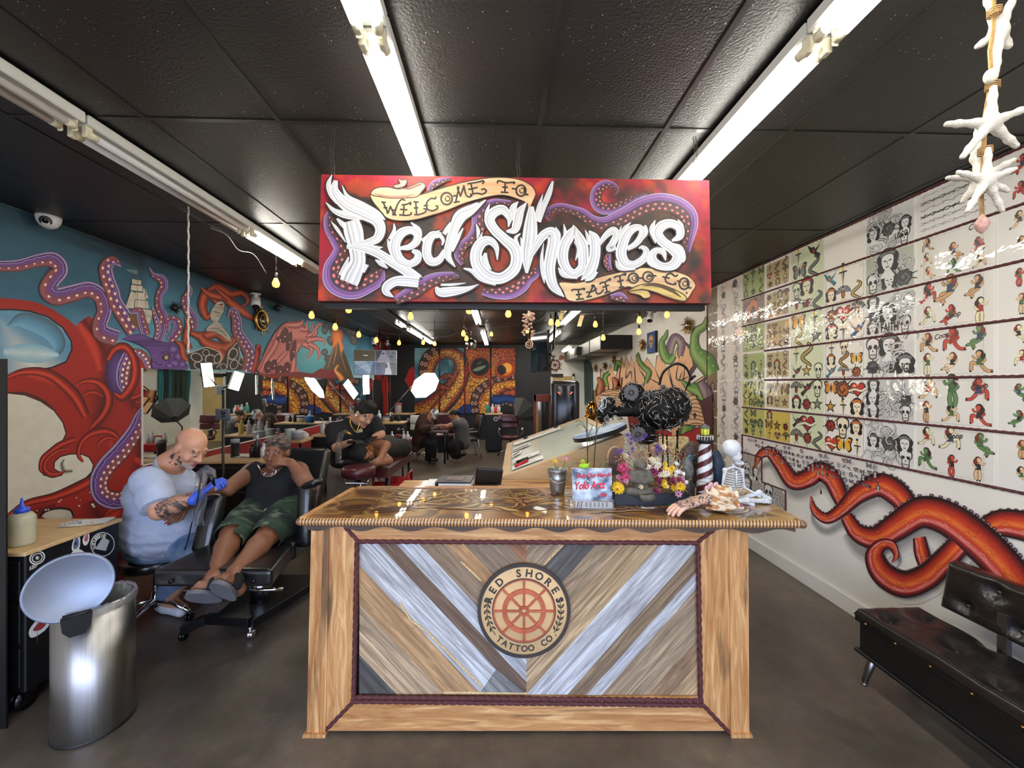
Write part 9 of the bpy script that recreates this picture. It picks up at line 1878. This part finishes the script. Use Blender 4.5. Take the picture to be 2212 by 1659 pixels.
for px,c,h,lab in[(1053,(60,140,130),.28,'teal pump bottle on the narrow far cabinet'),(1064,(222,220,216),.24,'white jar on the narrow far cabinet'),(1071,(186,46,46),.22,'red bottle on the narrow far cabinet'),(1077,(228,228,228),.22,'white spray bottle on the narrow far cabinet')]:bottle(V((at_d(px,890,10.4).x,10.4,.99)),.05,h,c,lab)
def padtab(t,name,c,th,m):mb=MB();mb.add(c+[p-V((0,0,th))for p in c],[(0,1,2,3),(7,6,5,4)]+[(i,4+i,4+(i+1)%4,(i+1)%4)for i in range(4)]);return pt(t,name,mb,m)
t=thing('treatment_table','maroon padded treatment table with black legs under the lying client','table',at_z(830,1100,0));A,Bq,Cq,Dq=at_d(760,1006,4.0),at_d(838,1014,3.95),at_d(890,978,5.35),at_d(838,974,5.35)
padtab(t,'padded_top',[A,Bq,Cq,Dq],.09,M_maroon);
for p in(A,Bq,Cq,Dq):q=p.lerp((A+Cq)/2,.12);mb=MB();mb.cyl(V((q.x,q.y,0)),q-V((0,0,.09)),.025);pt(t,'leg',mb,M_blk)
s=SDF(.01,.03);q=at_d(776,1001,3.96);s.cap(q-RT*.13,q+RT*.12,.05,.05);o=solo('black_pillow',s.mesh(),M_vinyl,'flat black pillow under the lying client\'s head','pillow')
q=at_d(775,1018,3.7);t=thing('arm_cushion','round maroon cushion on a chrome frame at the head of the treatment table','stool',V((q.x,q.y,0)));mb=MB();mb.lathe([(.001,-.05),(.13,-.05),(.15,-.03),(.15,.03),(.13,.05),(.001,.055)],32,T_(q));pt(t,'cushion',mb,M_maroon)
mb=MB();mb.tube([q+V((-.1,-.05,-.06)),q+V((-.1,-.05,-.1)),q+V((.1,-.05,-.1)),q+V((.1,-.05,-.06))],.01,8);mb.cyl(q-V((0,0,.05)),V((q.x,q.y,.03)),.02);mb.lathe([(.2,.0),(.2,.02),(.03,.04)],28,T_(V((q.x,q.y,0))));pt(t,'frame',mb,M_chrome)
t=thing('tool_cart','red tool cart beneath the far end of the treatment table','cart',W(-1.42,4.7,0));M_redp=mat('red_enamel',(176,30,34),.35,var=.1);c=W(-1.42,4.75,0);boxpt(t,'tray',c+V((-.2,-.15,.35)),c+V((.2,.15,.62)),M_redp,.02);boxpt(t,'lower_tray',c+V((-.2,-.15,.08)),c+V((.2,.15,.2)),M_redp,.02)
for sx in(-1,1):mb=MB();mb.tube([c+V((sx*.2,-.1,.1)),c+V((sx*.2,-.1,.7)),c+V((sx*.2,.1,.7)),c+V((sx*.2,.1,.1))],.014,8);pt(t,'handle',mb,M_redp)
t=thing('red_caddy','red wire caddy with small bottles beyond the treatment table','caddy',at_d(870,960,6.2));q=at_d(870,965,6.2);boxpt(t,'basket',q+V((-.12,-.08,-.05)),q+V((.12,.08,.08)),M_redp,.02);mb=MB();mb.tube([q+V((-.12,0,.05)),q+V((-.1,0,.18)),q+V((.1,0,.18)),q+V((.12,0,.05))],.014,8);pt(t,'handle',mb,M_redp);mb=MB();mb.cyl(q-V((0,0,.05)),V((q.x,q.y,.03)),.015);mb.lathe([(.18,0),(.18,.02),(.02,.04)],24,T_(V((q.x,q.y,0))));pt(t,'stand',mb,M_blk)
for k,dx in enumerate((-.16,.02,.08)):bottle(q+V((dx,-.02,.08)),.03,.16,(226,226,222),['white bottle left of the red caddy handle','small bottle inside the red caddy','thin bottle at the right of the red caddy'][k],nozzle=k==1)
t=thing('arm_table','small maroon padded table between the two far seated people','table',W(-1.55,8.9,0));a,b=at_d(921,926,8.7),at_d(966,926,8.7);boxpt(t,'padded_top',(a.x,a.y,.70),(b.x,a.y+.6,.79),M_maroon,.02);boxpt(t,'front_roll',(a.x-.01,a.y-.03,.68),(b.x+.01,a.y+.03,.74),mat('pale_roll',(120,100,96),.3),.02)
for x in(a.x+.06,b.x-.06):
 for y in(a.y+.05,a.y+.55):mb=MB();mb.cyl((x,y,0),(x,y,.7),.022);pt(t,'leg',mb,M_blk)
t=thing('maroon_recliner','maroon padded recliner back between the far pair, by the octopus panels','chair',W(-1.6,10.2,0));q=at_d(963,910,10.2);boxpt(t,'backrest',q+V((-.26,-.06,-.3)),q+V((.26,.06,.22)),M_maroon,.05);boxpt(t,'seat',q+V((-.26,-.1,-.42)),q+V((.26,.4,-.3)),M_maroon,.04);boxpt(t,'base',(q.x-.2,q.y-.05,0),(q.x+.2,q.y+.35,q.z-.42),M_blk)
def frame_chair(c,rz,label):
 t=thing('arm_chair',label,'chair',c,rz=rz);m_=mat('silver_frame',(150,152,158),.35,.6)
 for sx in(-1,1):
  for nm,pts in(('leg',[(sx*.27,-.27,0),(sx*.26,-.24,.62)]),('leg',[(sx*.27,.3,0),(sx*.25,.22,.45)]),('armrest',[(sx*.26,-.26,.62),(sx*.26,.22,.64)])):mb=MB();mb.tube(pts,.017,8);mb.build(nm,m_,t)
 mb=MB();mb.box((0,0,.45),(.5,.5,.08),bevel=.03,seg=3);mb.build('seat',M_vinyl,t);mb=MB();mb.box((0,.28,.74),(.5,.08,.56),(-.18,0,0),bevel=.035,seg=3);mb.build('backrest',M_vinyl,t);return t
c=at_z(1008,988,0);frame_chair(c+V((0,-.0,0)),radians(-75),'black armchair with silver frame under the person in the grey tee')
def office(c,label,m,rz=0):
 t=rolling_stool(c,.5,label,.24,m,rot=.5);t['category']='chair';t.name='office_chair'
 for z,h in((.72,.14),(.9,.2)):mb=MB();mb.box(c+V((0,.22,z)),(.46,.06,h),(-.15,0,0),bevel=.025,seg=3);pt(t,'backrest',mb,m)
 mb=MB();mb.box(c+V((0,.27,.7)),(.07,.04,.5),(-.1,0,0));pt(t,'spine',mb,M_blk)
 for sx in(-1,1):mb=MB();mb.tube([c+V((sx*.22,0,.46)),c+V((sx*.3,.02,.6)),c+V((sx*.29,-.08,.7)),c+V((sx*.26,-.2,.66))],.018,8);pt(t,'armrest',mb,M_chrome)
office(at_z(1103,985,0),'dark maroon office chair with chrome arms near the far cabinet',M_maroon)
t=office(at_z(893,1000,0)+V((0,.5,0)),'white perforated office chair behind the hooded person',M_white)
def softbox(c,d,r,label,lit,base,cloth):
 t=thing('softbox',label,'studio light',V((base.x,base.y,0)));Q=T_(c)@frame_to(d);mb=MB();n=8;rim=[(r*cos(k*pi/4+.39),r*sin(k*pi/4+.39),0)for k in range(8)]
 mb.add(rim+[(.06*cos(k*pi/4+.39),.06*sin(k*pi/4+.39),-r*.85)for k in range(8)],[(k,(k+1)%8,8+(k+1)%8,8+k)for k in range(8)]+[tuple(range(15,7,-1))],Q);sh=pt(t,'shell',mb,cloth)
 mb=MB();mb.add([(x*.97,y*.97,-.01)for x,y,_ in rim],[tuple(range(8))],Q);spt(sh,'diffuser',mb,M_led2 if lit else M_white)
 top=Q@V((0,0,-r*.85));mb=MB();mb.cyl(top,base,.014);mb.cyl(base,V((base.x,base.y,0)),.016);pt(t,'boom_stand',mb,M_chrome if lit else M_blk);mb=MB();[mb.cyl(V((base.x,base.y,.35)),V((base.x+.35*cos(k*2.09),base.y+.35*sin(k*2.09),.01)),.012)for k in range(3)];pt(t,'tripod',mb,M_blk)
M_led2=mat('softbox_front',(255,255,255),.6,var=0,emit=(255,252,244),estr=7)
softbox(at_d(919,833,10.45),(.6,-.6,-.53),.42,'large lit octagonal softbox on a raked boom before the octopus panels',True,at_d(843,886,10.6),mat('softbox_grey',(120,120,114),.5))
softbox(at_d(1135,885,9.2),(.6,.5,.5),.36,'unlit black and grey softbox folded down right of the far cabinet',False,at_d(1120,920,9.3),mat('softbox_black',(60,60,58),.6))
b=at_d(775,868,7.2);light_stand(V((b.x,b.y,0)),b,[(at_d(757,841,7.2),.15,.36,(0,-.75,1.15)),(at_d(790,831,7.2),.15,.34,(0,-.05,1.15))],'pair of lit light panels on a stand above the standing person',s=1.4)
# ---------------------------------------------------------------- drafting light table, speaker, mirror, brass head, album shelf
def light_table():
 c=[V(RT*r+FW*d+V((0,0,z)))for r,d,z in((-.084,3.0,1.048),(.84,3.0,1.368),(.855,4.7,1.368),(-.06,4.7,1.048))]
 t=thing('drafting_table','large plywood drafting table with a sloped pale glass top behind the counter','table',V((c[0].x,c[0].y,0)));low=[V((p.x,p.y,0))for p in c]
 n_=(c[1]-c[0]).cross(c[3]-c[0]).normalized();mb=MB();f=[p-V((0,0,.02))for p in c];mb.add(f+low,[(0,4,5,1),(1,5,6,2),(2,6,7,3),(3,7,4,0),(0,1,2,3)]);pt(t,'plywood_sides',mb,M_ply)
 mp=lambda u,v:c[0].lerp(c[1],u).lerp(c[3].lerp(c[2],u),v);rim=MB()
 for a,b in(((0,0),(1,.035)),((0,.965),(1,1)),((0,.035),(.07,.965)),((.94,.035),(1,.965))):q=[mp(a[0],a[1]),mp(b[0],a[1]),mp(b[0],b[1]),mp(a[0],b[1])];rim.add(q+[p-n_*.03 for p in q],[(0,1,2,3),(0,4,5,1),(1,5,6,2),(2,6,7,3),(3,7,4,0)])
 pt(t,'wood_rim',rim,M_ply);mb=MB();mb.add([mp(.07,.035)-n_*.008,mp(.94,.035)-n_*.008,mp(.94,.965)-n_*.008,mp(.07,.965)-n_*.008],[(0,1,2,3)]);pt(t,'glass_top',mb,mat('frosted_glass_top',(232,240,222),.25,var=.05,coat=.5))
 def sheet_(name,u0,v0,u1,v1,lab,draw,cat='paper',tilt=0):
  Pn=Paint(lambda x,y:mp(u0+(u1-u0)*x,v0+(v1-v0)*y+tilt*x),n_,base=.003);Pn.poly([(0,0),(1,0),(1,1),(0,1)],C(236,234,228));draw(Pn);solo(name,Pn.mb,M_paper,lab,cat,'papers on the drafting table')
 g=C(120,118,116);wl=lambda s:(lambda P:put_text(P,s,.5,.4,.4,g,.01,sx=.3))
 sheet_('paper_sheet',.09,.06,.36,.14,'lowest white lettering sheet on the drafting table',wl('Love Fine'),tilt=.02);sheet_('paper_sheet',.09,.2,.34,.3,'white lettering sheet above the lowest one on the drafting table',wl('Mikayla'),tilt=.03);sheet_('paper_sheet',.08,.38,.17,.5,'small tan strip sheet with dark artwork on the drafting table',lambda P:P.poly([(.1,.2),(.9,.5),(.9,.9),(.1,.6)],C(60,50,40)),tilt=.03);sheet_('paper_sheet',.09,.56,.28,.66,'sheet with a grey photo strip on the drafting table',lambda P:P.poly([(0,.2),(.9,.3),(.9,.8),(0,.7)],C(90,88,86)),tilt=.02);sheet_('paper_sheet',.09,.78,.66,.92,'long white sheet clipped along the far edge of the drafting table',lambda P:P.disc((.7,.5),.1,.25,g,g,rin=.9),tilt=.01)
 q=mp(.12,.09);mb=MB();mb.cyl(q+n_*.012,q+n_*.012+RT*.1+FW*.06+V((0,0,.035)),.012,seg=10);solo('red_marker',mb,M_redp,'red marker lying at the low corner of the drafting table','marker')
 q=mp(.13,.17);mb=MB();mb.cyl(q+n_*.014,q+n_*.014+RT*.1+V((0,0,.035)),.013,seg=10);solo('black_marker',mb,M_blkg,'black marker lying beside the red one on the drafting table','marker')
 for u,v in((.24,.9),(.62,.93)):mb=MB();mb.box(mp(u,v)+n_*.012,(.05,.03,.02),(0,-.33,0),bevel=.005);solo('bulldog_clip',mb,M_blk,['black clip at the middle of the long sheet','black clip at the high end of the long sheet'][u>.5],'clip','clips on the drafting table')
 cen=at_d(1297,938,3.1);x=(at_d(1346,921,3.18)-at_d(1248,957,3.02))*.5;y=(n_.cross(x)).normalized()*.2;t=thing('oval_board','oval blue sky-painted board resting on the drafting table','board',cen)
 def ov(r,o):return[cen+x*(r*cos(a))+y*(r*sin(a))+n_*o for a in[k*pi/24 for k in range(48)]]
 mb=MB();mb.add(ov(1,0)+ov(1,.03),[tuple(range(48))[::-1],tuple(range(48,96))]+[(k,(k+1)%48,48+(k+1)%48,48+k)for k in range(48)]);pt(t,'board',mb,M_blk);Pn=Paint(lambda u,v:cen+x*u+y*v+n_*.031,n_);vs=[(0,0)]
 for r0,r1 in((0,.35),(.35,.7),(.7,.98)):
  q=[(r*cos(k*pi/24),r*sin(k*pi/24))for r in(r0,r1)for k in range(48)];Pn.mb.add([Pn._p(p)for p in q],[(k,(k+1)%48,48+(k+1)%48,48+k)for k in range(48)],None,False,[mixc(C(70,110,170),C(196,212,222),max(0,min(1,fbm(p[0]*2+3,p[1]*5)*2-.5)))for p in q])
 Pn.line([(-.1,-.2),(.2,-.05),(.5,-.1)],.04,C(80,110,140),4);pt(t,'sky_painting',Pn.mb,M_paper)
light_table()
def speaker():
 a,b,D=at_d(1194,822,5.6),at_d(1256,822,5.6),5.6;z0=.55;t=thing('party_speaker','tall black loudspeaker with two red light bars beside the drafting table','speaker',V(((a.x+b.x)/2,a.y,0)));w_=(b-a).length;cx=(a+b)/2
 Q=T_(V((cx.x,cx.y+.18,(a.z+z0)/2)))@Matrix.Rotation(-TH-.12,4,'Z');mb=MB();mb.box((0,0,0),(w_,.36,a.z-z0),bevel=.06,seg=5,M=Q);pt(t,'cabinet',mb,mat('speaker_shell',(40,40,40),.22,var=.1));h=(a.z-z0)/2
 mb=MB();mb.box((0,-.182,.02),(w_*.62,.02,h*1.7),bevel=.008,seg=2,M=Q);fp_=pt(t,'front_panel',mb,M_blkg);M_rl=mat('red_light_bar',(255,90,60),.3,emit=(255,90,60),estr=2.5)
 for sx in(-1,1):mb=MB();mb.box((sx*.085,-.196,h*.72),(.045,.006,.012),(0,sx*-.8,0),M=Q);spt(fp_,'light_bar',mb,M_rl)
 vs,fs=text_geo('JBL',.15,.03);mb=MB();mb.add(vs,fs,Q@T_((.045,-.194,-.05))@Matrix.Rotation(pi/2,4,'X')@Matrix.Rotation(pi/2,4,'Z'));spt(fp_,'lettering',mb,mat('speaker_letters',(128,124,120),.3));boxpt(t,'stand',(cx.x-.14,cx.y+.05,0),(cx.x+.14,cx.y+.32,z0+.02),M_blk)
speaker()
a,b=at_d(1153,852,6.6),at_d(1192,852,6.6);t=thing('standing_mirror','red-framed mirror standing left of the loudspeaker, reflecting the street windows','mirror',V((a.x,a.y,0)));M_rf=mat('red_carved_frame',(112,44,34),.45,var=.3,scale=20);zt=a.z
for nm,p,q in(('frame_side',(a.x,0),(a.x+.04,zt)),('frame_side',(b.x-.04,0),(b.x,zt)),('frame_top',(a.x,zt-.12),(b.x,zt)),('frame_bottom',(a.x,.1),(b.x,.16))):boxpt(t,nm,(p[0],a.y-.02,p[1]),(q[0],a.y+.02,q[1]),M_rf)
boxpt(t,'mirror_glass',(a.x+.03,a.y-.004,.14),(b.x-.03,a.y+.004,zt-.1),_M['mirror_silver'],0)
q=at_d(1279,890,4.9);t=thing('brass_head','brass mask-like bird head figure behind the drafting table','sculpture',q);s=SDF(.008,.03);s.ell(q,[.08,.08,.13]);s.ell(q+RT*.06+V((0,-.02,-.12)),[.06,.06,.06]);s.cap(q+V((-.06,-.03,-.05)),q+V((-.15,-.06,-.1)),.025,.02);pt(t,'head',s.mesh(),mat('polished_brass',(150,106,48),.18,1.0,var=.4,scale=14));mb=MB();mb.ell(q+V((-.03,-.075,.02)),(.02,.012,.035));mb.ell(q+V((.04,-.075,.02)),(.02,.012,.035));pt(t,'dark_eyes',mb,M_blkg);mb=MB();mb.cyl(q-V((0,0,.1)),V((q.x,q.y,0)),.03);pt(t,'stand',mb,M_brass)
q=at_d(1446,962,4.4);t=thing('cream_chair','cream padded chair back beyond the dried flowers','chair',V((q.x,q.y,0)));mb=MB();mb.box(q,(.43,.07,.2),bevel=.03,seg=3);pt(t,'backrest',mb,mat('cream_vinyl',(232,206,150),.4));boxpt(t,'seat',q+V((-.22,0,-.45)),q+V((.22,.45,-.38)),mat('cream_vinyl'),.03);[boxpt(t,'leg',(q.x+sx*.2-.015,q.y+y,0),(q.x+sx*.2+.015,q.y+y+.03,q.z-.1 if y<.1 else q.z-.4),M_blk)for sx in(-1,1)for y in(.03,.4)]
t=thing('rear_shelf','raised staff shelf just behind the counter top','shelf',W(-.3,2.66,0));Q=Matrix.Rotation(-TH,4,'Z');mb=MB();mb.box((-.25,2.8,1.015),(1.1,.36,.03),M=Q);pt(t,'board',mb,M_pineH);mb=MB();mb.box((-.25,2.8,.5),(1.06,.32,1.0),M=Q);pt(t,'cabinet',mb,M_blk)
q=at_d(990,1043,2.78);t=thing('photo_album','thick black photo album with a framed cover picture behind the counter','album',q);mb=MB();Q2=T_(V((q.x,q.y,1.03)))@Matrix.Rotation(-.06,4,'Z');mb.box((-.02,0,.055),(.24,.2,.012),M=Q2,bevel=.003);mb.box((-.02,0,.006),(.24,.2,.01),M=Q2,bevel=.003);mb.box((-.135,0,.03),(.012,.2,.058),M=Q2);pt(t,'cover',mb,mat('album_leather',(34,36,44),.4));mb=MB();mb.box((-.01,0,.03),(.22,.19,.038),M=Q2);pt(t,'pages',mb,M_paper);mb=MB();mb.box((-.02,0,.0625),(.12,.1,.004),M=Q2);pt(t,'cover_picture',mb,mat('faded_photo',(110,96,92),.3,var=.5,scale=60))
mb=MB();mb.box(at_z(932,1050,1.033)+V((0,.1,0)),(.1,.2,.004));solo('loose_papers',mb,M_paper,'loose white papers left of the black photo album','paper')
q=at_d(1056,1030,2.85);t=thing('desk_monitor','back of a small black monitor behind the counter','monitor',q);mb=MB();mb.box(q,(.19,.035,.14),(.25,.12,.1),bevel=.012,seg=3);pt(t,'rear_shell',mb,M_blk);mb=MB();mb.cyl(q,V((q.x,q.y+.03,1.03)),.015);mb.box((q.x,q.y+.03,1.034),(.12,.1,.008));pt(t,'stand',mb,M_blk)
